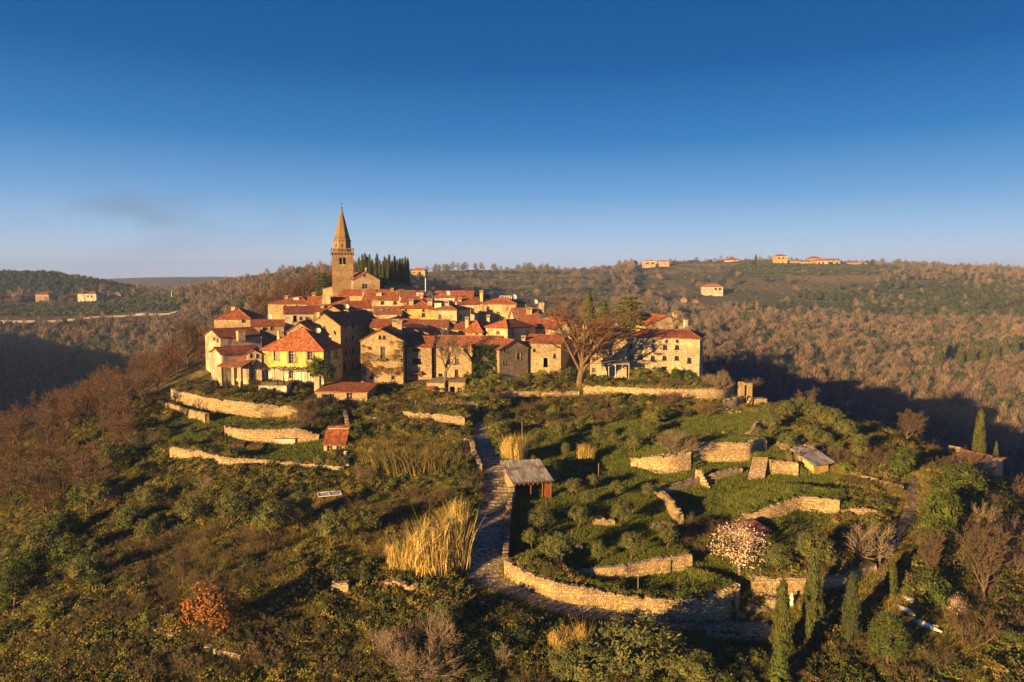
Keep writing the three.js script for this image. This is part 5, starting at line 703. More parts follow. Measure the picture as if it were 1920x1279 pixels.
// stakes
{ const list = [[1272, 1098, 1082], [1299, 1106, 1086], [1330, 1102, 1092], [1250, 1112, 1104], [1302, 783, 776], [1317, 781, 774], [1327, 780, 773], [1335, 778, 771], [458, 834, 822], [491, 837, 826]].map(([px, py, t]) => { const p = ground(px, py), o = thing('stake', '', 'stake', p, 0), h = (py - t) / FOCAL * -p.z * 1.05, g = new GB(); g.tube([[0, -.2, 0], [.03, h, 0]], [.045, .035], 5, true); part(o, 'post', g.geo(true), M.timberPale); return o; }); inOrder(list, 'pale wooden stake', 'standing in the gardens', 'garden stakes'); }
{ const p = ground(1076, 917), o = thing('wooden_sculpture', 'orange-red wooden post sculpture right of the corrugated shed', 'sculpture', p, .2); part(o, 'body', boxG(-.3, -.2, -.2, .3, 1.0, .2), M.timberOrange); part(o, 'head', boxG(-.24, 1.0, -.18, .24, 1.45, .18), M.timberOrange); }
// the lane above the golden wall
solo('lane', ribbon(smoothRuns([[[664, 764], [668, 774]], [[700, 757], [706, 768]], [[750, 760], [748, 772]], [[800, 765], [792, 775]], [[850, 776], [846, 782]], [[893, 786], [890, 795]]].map(([l, r]) => [ground(...l), ground(...r)])), .12), M.asphalt, 'grey lane between the golden wall and the houses', 'lane', null, 'structure');
house('garden_wall_house', 'small white garden building with lit stair below the yellow villa', { cat: 'outbuilding', L: [484, 722, 138.5], R: [537, 138], depth: 2.5, wall: M.plasterWhite, roof: ['shed', .25, M.slab], over: .1, win: [[490, 733, 6, 10, 'door', 0, WH], [515, 732, 6, 8]] });
// a person walking on the lane
{
  const p = ground(827, 776), S = 44, mc = new MarchingCubes(S, new THREE.MeshBasicMaterial(), false, false, 60000), Hh = 1.72;
  const J = { head: [0, 1.58, .02], neck: [0, 1.43, 0], chest: [0, 1.25, 0], hip: [0, .93, 0], sl: [-.19, 1.37, 0], sr: [.19, 1.37, 0], el: [-.25, 1.1, -.08], er: [.25, 1.1, .1], wl: [-.24, .87, .04], wr: [.23, .88, .22], hl: [-.1, .9, 0], hr: [.1, .9, 0], kl: [-.11, .5, .14], kr: [.11, .5, -.02], al: [-.11, .09, .2], ar: [.11, .12, -.26], tl: [-.12, .04, .36], tr: [.12, .03, -.12] };
  const bones = [['head', 'head', .105, .105], ['neck', 'head', .06, .06], ['neck', 'chest', .075, .15], ['chest', 'hip', .16, .145], ['sl', 'sr', .085, .085], ['sl', 'el', .07, .05], ['el', 'wl', .05, .035], ['sr', 'er', .07, .05], ['er', 'wr', .05, .035], ['hl', 'hr', .12, .12], ['hl', 'kl', .1, .07], ['kl', 'al', .068, .045], ['hr', 'kr', .1, .07], ['kr', 'ar', .068, .045], ['al', 'tl', .05, .04], ['ar', 'tr', .05, .04]];
  const toW = (i) => (i / S - .5) * 2, half = S / 2;
  for (let z = 0; z < S; z++) for (let y = 0; y < S; y++) for (let x = 0; x < S; x++) {
    const X = (x - half) / half * .95, Y = (y - half) / half * .95 + .87, Z = (z - half) / half * .95; let d = 1e3;
    for (const [a, b, ra, rb] of bones) { const A = J[a], B_ = J[b], vx = B_[0] - A[0], vy = B_[1] - A[1], vz = B_[2] - A[2], L2 = vx * vx + vy * vy + vz * vz, t = L2 ? clamp(((X - A[0]) * vx + (Y - A[1]) * vy + (Z - A[2]) * vz) / L2, 0, 1) : 0, q = Math.hypot(X - A[0] - vx * t, Y - A[1] - vy * t, Z - A[2] - vz * t) - lerp(ra, rb, t), k = .05, h = clamp(.5 + .5 * (d - q) / k, 0, 1); d = lerp(d, q, h) - k * h * (1 - h); }
    mc.field[z * S * S + y * S + x] = -d;
  }
  mc.isolation = 0; mc.update();
  const n = mc.count, ps = new Float32Array(n * 3), cl = new Float32Array(n * 3); for (let k = 0; k < n; k++) { const y = mc.positionArray[k * 3 + 1] * .95 + .87; ps[k * 3] = mc.positionArray[k * 3] * .95; ps[k * 3 + 1] = y; ps[k * 3 + 2] = mc.positionArray[k * 3 + 2] * .95; const c = y > 1.44 ? [.45, .28, .2] : y > .9 ? [.05, .06, .09] : y > .1 ? [.06, .07, .12] : [.02, .02, .02]; cl.set(c, k * 3); }
  let g = new THREE.BufferGeometry(); g.setAttribute('position', new THREE.BufferAttribute(ps, 3)); g.setAttribute('color', new THREE.BufferAttribute(cl, 3)); g = mergeVertices(g, 1e-4); g.computeVertexNormals();
  const o = thing('person', 'person in dark clothes walking along the lane beside the wall', 'person', p, 1.3); o.position.y = p.y + .12; part(o, 'body', g, mat(1, 1, 1, { vertexColors: true }));
  const hair = new THREE.SphereGeometry(.115, 12, 8, 0, 6.3, 0, 1.7); hair.translate(0, 1.6, -.005); part(o, 'hair', hair, mat(.03, .02, .015));
}
// ---------------------------------------------------------------- plants
const barkM = (r, g, b) => mat(r, g, b, { map: T.bark, roughness: 1 });
const BK = { grey: barkM(.40, .32, .24), brown: barkM(.33, .23, .15), rust: barkM(.38, .23, .14), pale: barkM(.74, .64, .50), olive: barkM(.30, .26, .19), ginger: barkM(.42, .24, .13), dun: barkM(.34, .26, .18) };
const leafM = mat(.82, 1.0, .82, { vertexColors: true, roughness: .95 });
// a branching skeleton: trunk and limbs in one mesh, the finer twigs in another
function bareGeo(seed, o) {
  const r = rng(seed), trunk = new GB(), crown = new GB(), up = o.up ?? .25;
  function go(p, dir, len, rad, lvl) {
    const n = lvl === 0 ? 6 : lvl === 1 ? 5 : lvl < o.levels ? 3 : 1, pts = [[p.x, p.y, p.z]], rr = [rad], tip = lvl === o.levels ? rad * .35 : rad * (lvl === 0 ? .62 : .42), nodes = [{ p: p.clone(), d: dir.clone(), r: rad }]; let q = p.clone(), d = dir.clone();
    for (let k = 1; k <= n; k++) { d.x += (r() - .5) * o.bend; d.z += (r() - .5) * o.bend; d.y += (r() - .5) * o.bend * .6 + (lvl ? up * .22 : 0); d.normalize(); q = q.clone().addScaledVector(d, len / n); const ra = lerp(rad, tip, k / n); pts.push([q.x, q.y, q.z]); rr.push(ra); nodes.push({ p: q.clone(), d: d.clone(), r: ra }); }
    (lvl < 2 ? trunk : crown).tube(pts, rr, lvl === 0 ? 8 : lvl === 1 ? 5 : lvl === 2 ? 4 : 3);
    if (lvl >= o.levels) return;
    const c = o.kids[lvl];
    for (let k = 0; k < c; k++) {
      const t = lvl === 0 ? lerp(o.first ?? .35, 1, Math.pow((k + r() * .6) / c, .8)) : lerp(.25, 1, (k + r()) / c), f = t * n, i = Math.min(n - 1, Math.floor(f)), a = nodes[i], b = nodes[i + 1], pp = a.p.clone().lerp(b.p, f - i), bd = a.d.clone();
      const az = k * 2.4 + r() * 1.2, tilt = (o.tilt[lvl] ?? .7) * (.7 + r() * .6), ax = new THREE.Vector3(Math.cos(az), 0, Math.sin(az)), per = ax.sub(bd.clone().multiplyScalar(ax.dot(bd))).normalize(), nd = bd.multiplyScalar(Math.cos(tilt)).addScaledVector(per, Math.sin(tilt)).normalize();
      const L = len * (o.ratio[lvl] ?? .6) * (lvl === 0 ? 1.05 - .35 * Math.abs(t - .6) : 1.1 - .45 * t) * (.75 + r() * .5);
      go(pp, nd, L, Math.max(o.twig, lerp(a.r, b.r, f - i) * (lvl === 0 ? .62 : .55)), lvl + 1);
    }
  }
  const stems = o.stems ?? 1; for (let k = 0; k < stems; k++) { const a = k / stems * 6.28 + r(), s = stems > 1 ? (o.lean ?? .35) * (.5 + r() * .8) : .04; go(new THREE.Vector3(Math.cos(a) * .12 * (stems - 1 ? 1 : 0), -.4, Math.sin(a) * .12 * (stems - 1 ? 1 : 0)), new THREE.Vector3(Math.cos(a) * s, 1, Math.sin(a) * s).normalize(), o.trunk, o.rad, 0); }
  return [trunk.geo(true), crown.geo(true)];
}
// foliage: leaf-sized faces grouped in clumps through the crown
function leafGeo(seed, o) {
  const r = rng(seed), n = o.clumps * o.leaves, P = new Float32Array(n * 12), C = new Float32Array(n * 12), I = new Uint32Array(n * 6), N = new Float32Array(n * 12); let k = 0;
  const gauss = () => (r() + r() + r() - 1.5) * 1.1;
  for (let c = 0; c < o.clumps; c++) {
    let cx, cy, cz, out, rc = o.rc * (.6 + r() * .8); const a = r() * 6.2832;
    if (o.shape === 'column') { const t = Math.pow(r(), .85), prof = Math.min(1, .55 + t * 2.2) * Math.pow(1 - t, .55) * 1.12, q = prof * (.62 + .38 * Math.sqrt(r())); cx = Math.cos(a) * q * o.rx; cz = Math.sin(a) * q * o.rx; cy = t * o.h; out = [Math.cos(a), .45, Math.sin(a)]; }
    else if (o.shape === 'cone') { const t = Math.pow(r(), 1.3), q = (1 - t) * (.45 + .55 * r()) * (1 + .18 * Math.sin(t * o.h * 2.4)); cx = Math.cos(a) * q * o.rx; cz = Math.sin(a) * q * o.rx; cy = t * o.h - q * o.rx * .2; out = [Math.cos(a), .3, Math.sin(a)]; }
    else if (o.shape === 'tiers') { const L = o.tiers, t = (Math.floor(r() * L) + .5) / L, R = o.rx * (1.05 - .8 * Math.pow(t, 1.5)) * (.75 + .5 * hash2(Math.floor(t * L), Math.floor(a * 1.6))), q = Math.sqrt(r()); cx = Math.cos(a) * q * R; cz = Math.sin(a) * q * R; cy = o.h * t + (r() - .5) * .25 - q * q * .5; out = [Math.cos(a) * .3, 1, Math.sin(a) * .3]; }
    else { const u = r() * 1.75 - .75, s = Math.sqrt(Math.max(0, 1 - u * u)), lump = .62 + .55 * fbm(Math.cos(a) * s * 1.9 + seed * 3.1, u * 1.9 + Math.sin(a) * s * 2.3 + seed, 2), q = lump * Math.pow(.25 + .75 * r(), .45); cx = Math.cos(a) * s * q * o.rx; cz = Math.sin(a) * s * q * o.rx; cy = o.cy + u * q * o.ry; out = [Math.cos(a) * s, u + .35, Math.sin(a) * s]; }
    const tone = .72 + r() * .56, warm = (r() - .5) * (o.warm ?? .25), alt = o.alt && r() < o.altShare;
    const base = alt ? o.alt : o.col;
    for (let l = 0; l < o.leaves; l++) {
      const x = cx + gauss() * rc, y = cy + gauss() * rc * (o.flat ?? .8), z = cz + gauss() * rc, s = o.leaf * (.6 + r() * .8);
      let nx = out[0] + gauss() * 1.1, ny = out[1] + gauss() * 1.1, nz = out[2] + gauss() * 1.1; const nl = Math.hypot(nx, ny, nz) || 1; nx /= nl; ny /= nl; nz /= nl;
      let ux = o.tall ? gauss() * .35 : gauss(), uy = o.tall ? 1 : gauss(), uz = o.tall ? gauss() * .35 : gauss(); const dt = ux * nx + uy * ny + uz * nz; ux -= dt * nx; uy -= dt * ny; uz -= dt * nz; const ul = Math.hypot(ux, uy, uz) || 1; ux *= s / ul; uy *= s / ul; uz *= s / ul;
      const e = o.slim ?? .5, vx = (ny * uz - nz * uy) * e, vy = (nz * ux - nx * uz) * e, vz = (nx * uy - ny * ux) * e, b = k * 12, T_ = tone * (.85 + r() * .3);
      const Q = [[x - ux, y - uy, z - uz], [x + vx, y + vy, z + vz], [x + ux, y + uy, z + uz], [x - vx, y - vy, z - vz]];
      for (let q = 0; q < 4; q++) { P[b + q * 3] = Q[q][0]; P[b + q * 3 + 1] = Q[q][1]; P[b + q * 3 + 2] = Q[q][2]; N[b + q * 3] = nx; N[b + q * 3 + 1] = ny; N[b + q * 3 + 2] = nz; C[b + q * 3] = base[0] * T_ * (1 + warm); C[b + q * 3 + 1] = base[1] * T_; C[b + q * 3 + 2] = base[2] * T_ * (1 - warm); }
      I.set([k * 4, k * 4 + 2, k * 4 + 1, k * 4, k * 4 + 3, k * 4 + 2], k * 6); k++;
    }
  }
  const g = new THREE.BufferGeometry(); g.setAttribute('position', new THREE.BufferAttribute(P, 3)); g.setAttribute('normal', new THREE.BufferAttribute(N, 3)); g.setAttribute('color', new THREE.BufferAttribute(C, 3)); g.setIndex(new THREE.BufferAttribute(I, 1)); return g;
}
// upright blades: reeds, tall dry grass
function bladeGeo(seed, n, spread, h, w, cols, lean = .18) {
  const r = rng(seed), g = new GB([1, 1, 1]);
  for (let k = 0; k < n; k++) { const a = r() * 6.28, q = Math.sqrt(r()) * spread, x = Math.cos(a) * q, z = Math.sin(a) * q, H_ = h * (.3 + .85 * Math.pow(r(), .7)), th = r() * 3.14, la = a + (r() - .5) * 2, l = lean * (.3 + r()) * H_, c = cols[Math.floor(r() * cols.length)], t = .75 + r() * .5; g.rgb = c.map((v) => v * t); const dx = Math.cos(th) * w, dz = Math.sin(th) * w, mx = Math.cos(la) * l, mz = Math.sin(la) * l; const A = g.v(x - dx, -.2, z - dz), B_ = g.v(x + dx, -.2, z + dz), C_ = g.v(x + mx * .4 + dx * .8, H_ * .6, z + mz * .4 + dz * .8), D_ = g.v(x + mx * .4 - dx * .8, H_ * .6, z + mz * .4 - dz * .8), E = g.v(x + mx, H_, z + mz); g.f(A, B_, C_); g.f(A, C_, D_); g.f(D_, C_, E); }
  return g.geo(true);
}
// prototypes, built about one metre-true size, copied with their own turn and scale
const protos = {};
function proto(key, name, category, build) { const g = new THREE.Group(); g.name = name; g.userData.category = category; build(g); protos[key] = g; return g; }
let plantNo = 0;
function plant(key, p, h, wide = 1, label, group, turn) {          // h: scale on height
  plantNo++; const src = protos[key], c = src.clone(); c.name = numbered(src.name); c.userData = { category: src.userData.category }; if (label) c.userData.label = label; if (group) c.userData.group = group;
  c.position.copy(p); c.rotation.y = turn ?? hash2(plantNo, 5) * 6.28; c.scale.set(h * wide, h, h * wide); scene.add(c); return c;
}
const G_ = { olive: [.11, .11, .045], oliveSun: [.155, .14, .042], dark: [.035, .05, .018], mid: [.065, .085, .022], lime: [.165, .16, .032], pine: [.06, .08, .02], cyp: [.07, .075, .022], rust: [.34, .11, .03], gold: [.66, .40, .16], straw: [.44, .27, .10], blossom: [.72, .46, .42], ivy: [.03, .05, .012] };
for (let v = 0; v < 4; v++) {
  // olive: 4 m tall
  proto('olive' + v, 'olive_tree', 'tree', (g) => { const [t] = bareGeo(900 + v, { levels: 1, kids: [5], trunk: 1.9, rad: .17, bend: .5, first: .45, tilt: [.7], ratio: [.7], twig: .04 }); part(g, 'trunk', t, BK.olive); part(g, 'crown', leafGeo(910 + v, { clumps: 95, leaves: 46, rc: .36, leaf: .125, rx: 2.0, ry: 1.5, cy: 2.6, col: G_.olive, alt: G_.oliveSun, altShare: .35, slim: .34 }), leafM); });
  // bare wood tree, 9 m
  proto('wood' + v, 'bare_tree', 'tree', (g) => { const [t, c] = bareGeo(930 + v, { levels: 3, kids: [13, 9, 8], trunk: 6.5, rad: .16, bend: .18, first: .3, tilt: [.75, .7, .7], ratio: [.5, .5, .5], twig: .028, up: .5 }); part(g, 'trunk', t, BK.brown); part(g, 'crown', c, v % 2 ? BK.rust : BK.dun); });
  // bare multi-stemmed shrub, 3 m
  proto('bareshrub' + v, 'bare_shrub', 'shrub', (g) => { const [t, c] = bareGeo(950 + v, { levels: 3, kids: [5, 6, 5], stems: 6, lean: .75, trunk: 1.9, rad: .05, bend: .25, first: .25, tilt: [.5, .6, .7], ratio: [.62, .55, .5], twig: .012, up: .35 }); part(g, 'stem', t, BK.grey); part(g, 'crown', c, v % 2 ? BK.grey : BK.brown); });
  // evergreen shrub, 2.6 m
  proto('shrub' + v, 'evergreen_shrub', 'shrub', (g) => { const [t] = bareGeo(970 + v, { levels: 1, kids: [5], stems: 3, lean: .5, trunk: 1.2, rad: .06, bend: .4, tilt: [.7], ratio: [.7], twig: .02 }); part(g, 'stem', t, BK.brown); part(g, 'crown', leafGeo(980 + v, { clumps: 58, leaves: 44, rc: .30, leaf: .085, rx: 1.5, ry: 1.25, cy: 1.25, col: [G_.mid, G_.dark, G_.lime, G_.mid][v], alt: G_.lime, altShare: .2, slim: .55 }), leafM); });
  // cypress, 8 m
  if (v < 3) proto('cypress' + v, 'cypress', 'tree', (g) => { const tr = new GB(); tr.tube([[0, -.5, 0], [0, 1, 0], [.02, 6.5, 0]], [.16, .13, .03], 7); part(g, 'trunk', tr.geo(true), BK.brown); part(g, 'crown', leafGeo(1000 + v, { shape: 'column', clumps: 190, leaves: 42, rc: .2, leaf: .17, rx: 1.05, h: 8, col: [G_.cyp, [.05, .058, .02], [.085, .085, .022]][v], slim: .32, tall: true, flat: 2.2 }), leafM); });
}
proto('spruce', 'spruce_tree', 'tree', (g) => { const tr = new GB(); tr.tube([[0, -.5, 0], [0, 9.5, 0]], [.22, .04], 7); part(g, 'trunk', tr.geo(true), BK.brown); part(g, 'crown', leafGeo(1020, { shape: 'cone', clumps: 330, leaves: 34, rc: .3, leaf: .26, rx: 2.8, h: 10, col: [.085, .105, .024], slim: .4, flat: .5 }), leafM); });
proto('cedar', 'cedar_tree', 'tree', (g) => { const [t] = bareGeo(1031, { levels: 1, kids: [14], trunk: 9, rad: .35, bend: .05, first: .3, tilt: [1.3], ratio: [.42], twig: .05, up: .05 }); part(g, 'trunk', t, BK.brown); part(g, 'crown', leafGeo(1030, { shape: 'tiers', tiers: 8, clumps: 420, leaves: 40, rc: .5, leaf: .24, rx: 4.8, h: 10.5, col: [.115, .13, .025], alt: [.07, .09, .025], altShare: .35, slim: .35, flat: .28 }), leafM); });
proto('pine', 'pine_tree', 'tree', (g) => { const [t] = bareGeo(1041, { levels: 1, kids: [9], trunk: 5, rad: .18, bend: .1, first: .25, tilt: [1], ratio: [.45], twig: .04 }); part(g, 'trunk', t, BK.brown); part(g, 'crown', leafGeo(1040, { clumps: 150, leaves: 52, rc: .34, leaf: .12, rx: 2.3, ry: 3.1, cy: 3.6, col: G_.pine, alt: [.10, .105, .022], altShare: .3, slim: .28 }), leafM); });
proto('roundtree', 'round_bay_tree', 'tree', (g) => { const [t] = bareGeo(1051, { levels: 1, kids: [6], trunk: 2, rad: .12, bend: .2, tilt: [.7], ratio: [.6], twig: .04 }); part(g, 'trunk', t, BK.brown); part(g, 'crown', leafGeo(1050, { clumps: 120, leaves: 48, rc: .36, leaf: .12, rx: 2.2, ry: 2.0, cy: 2.2, col: [.055, .075, .015], alt: [.10, .11, .02], altShare: .3, slim: .5 }), leafM); });
proto('autumn', 'orange_leaved_tree', 'tree', (g) => { const [t, c] = bareGeo(1061, { levels: 2, kids: [8, 6], trunk: 3.6, rad: .1, bend: .2, first: .2, tilt: [.6, .6], ratio: [.6, .5], twig: .02 }); part(g, 'trunk', t, BK.brown); part(g, 'twig', c, BK.brown); part(g, 'crown', leafGeo(1060, { clumps: 90, leaves: 34, rc: .36, leaf: .10, rx: 1.9, ry: 2.1, cy: 2.7, col: G_.rust, alt: [.20, .12, .03], altShare: .3, slim: .6 }), leafM); });
for (let v = 0; v < 2; v++) proto('blossom' + v, 'blossoming_tree', 'tree', (g) => { const [t, c] = bareGeo(1070 + v, { levels: 3, kids: [7, 7, 5], trunk: 2.4, rad: .13, bend: .3, first: .35, tilt: [.7, .6, .6], ratio: [.85, .5, .5], twig: .014, up: .4 }); part(g, 'trunk', t, BK.grey); part(g, 'twig', c, BK.grey); part(g, 'crown', leafGeo(1080 + v, { clumps: 75, leaves: 24, rc: .5, leaf: .06, rx: 1.9, ry: 1.9, cy: 2.7, col: G_.blossom, warm: .08, slim: .8 }), leafM); });
for (let v = 0; v < 3; v++) { proto('reed' + v, 'reed_clump', 'reeds', (g) => { part(g, 'stalk', bladeGeo(1100 + v, 130, .9, 3.2, .016, [G_.gold, G_.straw, [.50, .36, .16], [.26, .19, .06]], .35), leafM); part(g, 'leaf_blade', leafGeo(1105 + v, { clumps: 46, leaves: 16, rc: .3, leaf: .42, rx: 1.0, ry: 1.5, cy: 1.35, col: G_.gold, alt: [.30, .22, .07], altShare: .35, slim: .07, tall: true, flat: 1.2 }), leafM); }); proto('drygrass' + v, 'dry_grass_clump', 'grass', (g) => part(g, 'blade', bladeGeo(1110 + v, 260, .8, 1.4, .014, [[.22, .14, .05], [.16, .11, .035], [.12, .10, .03]], .4), leafM)); }
// hero bare trees
proto('plane', 'bare_plane_tree', 'tree', (g) => { const [t, c] = bareGeo(1203, { levels: 4, kids: [10, 8, 7, 6], trunk: 7.2, rad: .6, bend: .16, first: .4, tilt: [.72, .72, .75, .8], ratio: [1.08, .5, .52, .55], twig: .03, up: .22 }); part(g, 'trunk', t, barkM(.40, .31, .21)); part(g, 'crown', c, BK.ginger); });
proto('lime', 'bare_tree', 'tree', (g) => { const [t, c] = bareGeo(1213, { levels: 4, kids: [8, 7, 6, 6], trunk: 6.5, rad: .4, bend: .2, first: .35, tilt: [.6, .7, .7, .7], ratio: [.8, .5, .5, .5], twig: .02, up: .3 }); part(g, 'trunk', t, barkM(.42, .34, .24)); part(g, 'crown', c, BK.grey); });
proto('walnut', 'bare_tree', 'tree', (g) => { const [t, c] = bareGeo(1223, { levels: 4, kids: [12, 8, 7, 6], trunk: 7, rad: .22, bend: .14, first: .28, tilt: [.55, .6, .6, .6], ratio: [.7, .5, .5, .5], twig: .024, up: .55 }); part(g, 'trunk', t, BK.dun); part(g, 'crown', c, BK.dun); });
proto('fig', 'bare_fig_bush', 'shrub', (g) => { const [t, c] = bareGeo(1233, { levels: 3, kids: [8, 8, 6], stems: 9, lean: 1.0, trunk: 2.5, rad: .075, bend: .22, first: .3, tilt: [.5, .5, .6], ratio: [.65, .6, .55], twig: .016, up: .5 }); part(g, 'stem', t, barkM(.62, .52, .40)); part(g, 'crown', c, barkM(.62, .52, .40)); });
proto('pale', 'pale_bare_tree', 'tree', (g) => { const [t, c] = bareGeo(1243, { levels: 3, kids: [7, 7, 6], stems: 2, lean: .5, trunk: 4.2, rad: .15, bend: .3, first: .4, tilt: [.7, .7, .7], ratio: [.6, .55, .5], twig: .02, up: .4 }); part(g, 'trunk', t, BK.pale); part(g, 'crown', c, BK.pale); });

// ---------------------------------------------------------------- plants one can point to
const gp = (px, py) => ground(px, py), tallOf = (p, a, b) => (b - a) / FOCAL * -p.z * 1.02;
const put = (key, px, py, top, full, wide, label, d) => { const p = d ? new THREE.Vector3(at(px, py, d).x, Math.min(at(px, py, d).y, H(at(px, py, d).x, -d) + 3), -d) : gp(px, py); return plant(key, p, tallOf(p, top, py) / full, wide ?? 1, label); };
put('plane', 1086, 736, 556, 15.5, 1.05, 'great bare plane tree with russet twigs in front of the palace', 142);
put('lime', 834, 722, 590, 13, .8, 'pale bare tree standing before the long ivy-clad house', 143.5);
put('walnut', 353, 694, 588, 13, 1, 'tall bare tree left of the leftmost house');
put('walnut', 1846, 1140, 965, 13, 1.15, 'large bare tree with straight trunk at the lower right edge');
put('walnut', 1700, 835, 765, 12.5, 1.3, 'wide bare tree on the skyline of the right slope', 124);
put('fig', 1346, 735, 685, 5, 1.0, 'bare spreading bush at the right end of the palace garden');
put('fig', 1266, 852, 790, 5, 1.05, 'bare fig bush in the middle of the upper olive garden');
put('fig', 790, 1268, 1148, 4.6, 1.3, 'big grey twiggy bush at the bottom centre');
put('pale', 1652, 1058, 940, 9, 1, 'pale forked bare tree beside the track'); put('pale', 1618, 1062, 938, 9, .9, 'left pale bare tree with crooked trunk above the cypresses');
put('pale', 1905, 1050, 930, 9, .8, 'pale bare tree at the right edge of the picture'); put('pale', 1838, 1000, 905, 9, .8, 'pale bare tree above the large bare tree on the right');
put('pale', 938, 1262, 1175, 9, .9, 'pale bare tree at the bottom beside the grey bush'); put('pale', 382, 925, 872, 9, .9, 'small whitish bare tree on the left slope');
put('pale', 1490, 880, 818, 9, .6, 'slender pale-stemmed tree above the grass of the stone ramp');
put('blossom0', 1386, 1082, 968, 4.8, 1.25, 'big almond tree in pale blossom below the diagonal wall'); put('blossom1', 1166, 1090, 1052, 5, .8, 'tiny blossoming tree by the low curved wall'); put('blossom1', 1790, 1168, 1108, 5, .85, 'blossoming shrub beside the bare tree at the lower right'); put('blossom0', 1592, 782, 744, 5, 1.1, 'white blossoming tree on the edge of the shaded valley');
put('autumn', 400, 1205, 1080, 4.7, 1.1, 'shrubby tree with orange autumn leaves at the lower left');
put('roundtree', 601, 718, 671, 4.0, 1.15, 'round dark evergreen tree in front of the yellow villa', 141);
put('pine', 1662, 1266, 1130, 7, .95, 'bushy pine tree at the bottom right'); put('spruce', 1460, 1300, 1196, 10, 1.1, 'broad golden-lit conifer at the bottom below the cypresses');
put('spruce', 1104, 602, 529, 10, 1.05, 'pointed dark spruce behind the plane tree', 178); put('spruce', 1131, 602, 543, 10, 1.35, 'lower dark spruce right of the pointed one', 175); put('cedar', 1178, 624, 553, 10.6, 1.3, 'broad layered cedar above the palace roof', 172);
put('cedar', 605, 548, 503, 10.8, 1.0, 'dark evergreen left of the bell tower', 262); put('cedar', 1240, 610, 582, 10.8, .8, 'dim layered evergreen between cedar and cream gable house', 185);
put('roundtree', 1690, 895, 832, 4.5, .85, 'tall rounded bush left of the track bend'); put('roundtree', 1800, 935, 862, 4.5, 1.25, 'wide rounded evergreen below the farmhouse on the right'); put('roundtree', 1268, 718, 687, 4.5, .7, 'clipped round evergreen in the palace garden', 144.5);
put('roundtree', 1760, 1010, 905, 4.5, .7, 'tall dark green conifer-like bush right of the track'); 
put('walnut', 345, 1120, 1005, 12.5, .5, 'thin brown many-branched tree left of the orange-leaved tree'); put('walnut', 1745, 1105, 985, 12.5, .95, 'rusty bare tree between track and large bare tree');
// cypresses
const cyp = (px, py, top, label, wide = 1, k = 0, d) => put('cypress' + k, px, py, top, 7.6, wide, label, d);
cyp(1464, 1235, 1093, 'golden-lit cypress nearest the bottom beside the cobbled path end', 1.0, 2); cyp(1522, 1212, 1052, 'tall dark-sided cypress second from the left at lower right', .95, 0); cyp(1594, 1215, 1082, 'dark cypress in shade right of the tall pair', .95, 1); cyp(1671, 1118, 1050, 'short stout cypress beside the track', 1.15, 2); cyp(1835, 850, 768, 'tall lone cypress on the skyline at the right', .95, 2, 121); cyp(1867, 862, 820, 'small cypress right of the lone tall cypress', .8, 2, 119); cyp(1373, 1163, 1112, 'slim small cypress at the corner of the curved wall', .75, 0); cyp(250, 760, 715, 'narrow ivy-dark tree at the left edge of the grass bank', 1, 1);
inOrder([[426, 742, 711], [453, 749, 718], [471, 749, 719], [521, 745, 716], [533, 744, 712]].map(([px, py, t], k) => cyp(px, py, t, '', .62, k % 2, 137.5 + (k > 2 ? 1 : 0))), 'pencil cypress', 'in the garden of the yellow villa', 'pencil cypresses of the villa garden');
{ const r = rng(8), row = []; for (let k = 0; k < 22; k++) { const px = 668 + k * 4.55 + (r() - .5) * 3, d = 268 + r() * 22, p = at(px, 548, d); p.y = H(p.x, p.z); const top = 482 + r() * 15 + (k < 3 ? 6 : 0); row.push(plant('cypress' + (r() < .8 ? 1 : 0), p, (CAM_Y + ray(px, top)[1] * d - p.y) / 7.8, .48, '')); } inOrder(row, 'dark cypress', 'in the row behind the church', 'cypress row behind the church'); }
// olives of the right-hand terraces
const OL = [[1012, 1002, 945, 1.15], [1085, 992, 942, .95], [1165, 988, 935, 1], [1046, 1062, 990, 1.15], [1121, 1058, 1008, .75], [1184, 1049, 990, 1.05], [1250, 1030, 975, .95], [994, 1032, 985, .8], [1452, 1080, 1012, 1.05], [1522, 1078, 985, .95], [1075, 930, 892, 1], [1112, 920, 885, .9], [1157, 935, 898, 1], [1215, 938, 900, .9], [1190, 848, 806, .95], [1150, 838, 806, .8], [1120, 830, 795, .8], [1008, 846, 797, .85], [1050, 822, 786, 1], [1085, 815, 782, .9], [1215, 820, 782, .95], [1040, 905, 870, .8], [1100, 955, 915, .7], [1420, 830, 796, .8], [1445, 815, 770, .9], [1470, 800, 745, 1], [1497, 792, 738, 1], [1530, 800, 752, 1], [1558, 812, 760, 1.05], [1585, 832, 780, 1], [1610, 850, 808, .9], [1440, 790, 752, .8], [1475, 850, 806, .9], [1520, 838, 790, .95], [1548, 842, 805, .9], [1570, 860, 826, .9], [1500, 868, 830, .7], [1000, 880, 850, .5], [1060, 860, 825, .6]].map(([px, py, t, w], k) => put('olive' + k % 4, px, py, lerp(py, t, .9), 4.1, w * .95, ''));
inOrder(OL, 'olive tree', 'among the terraces right of the path', 'olive trees of the right-hand terraces');
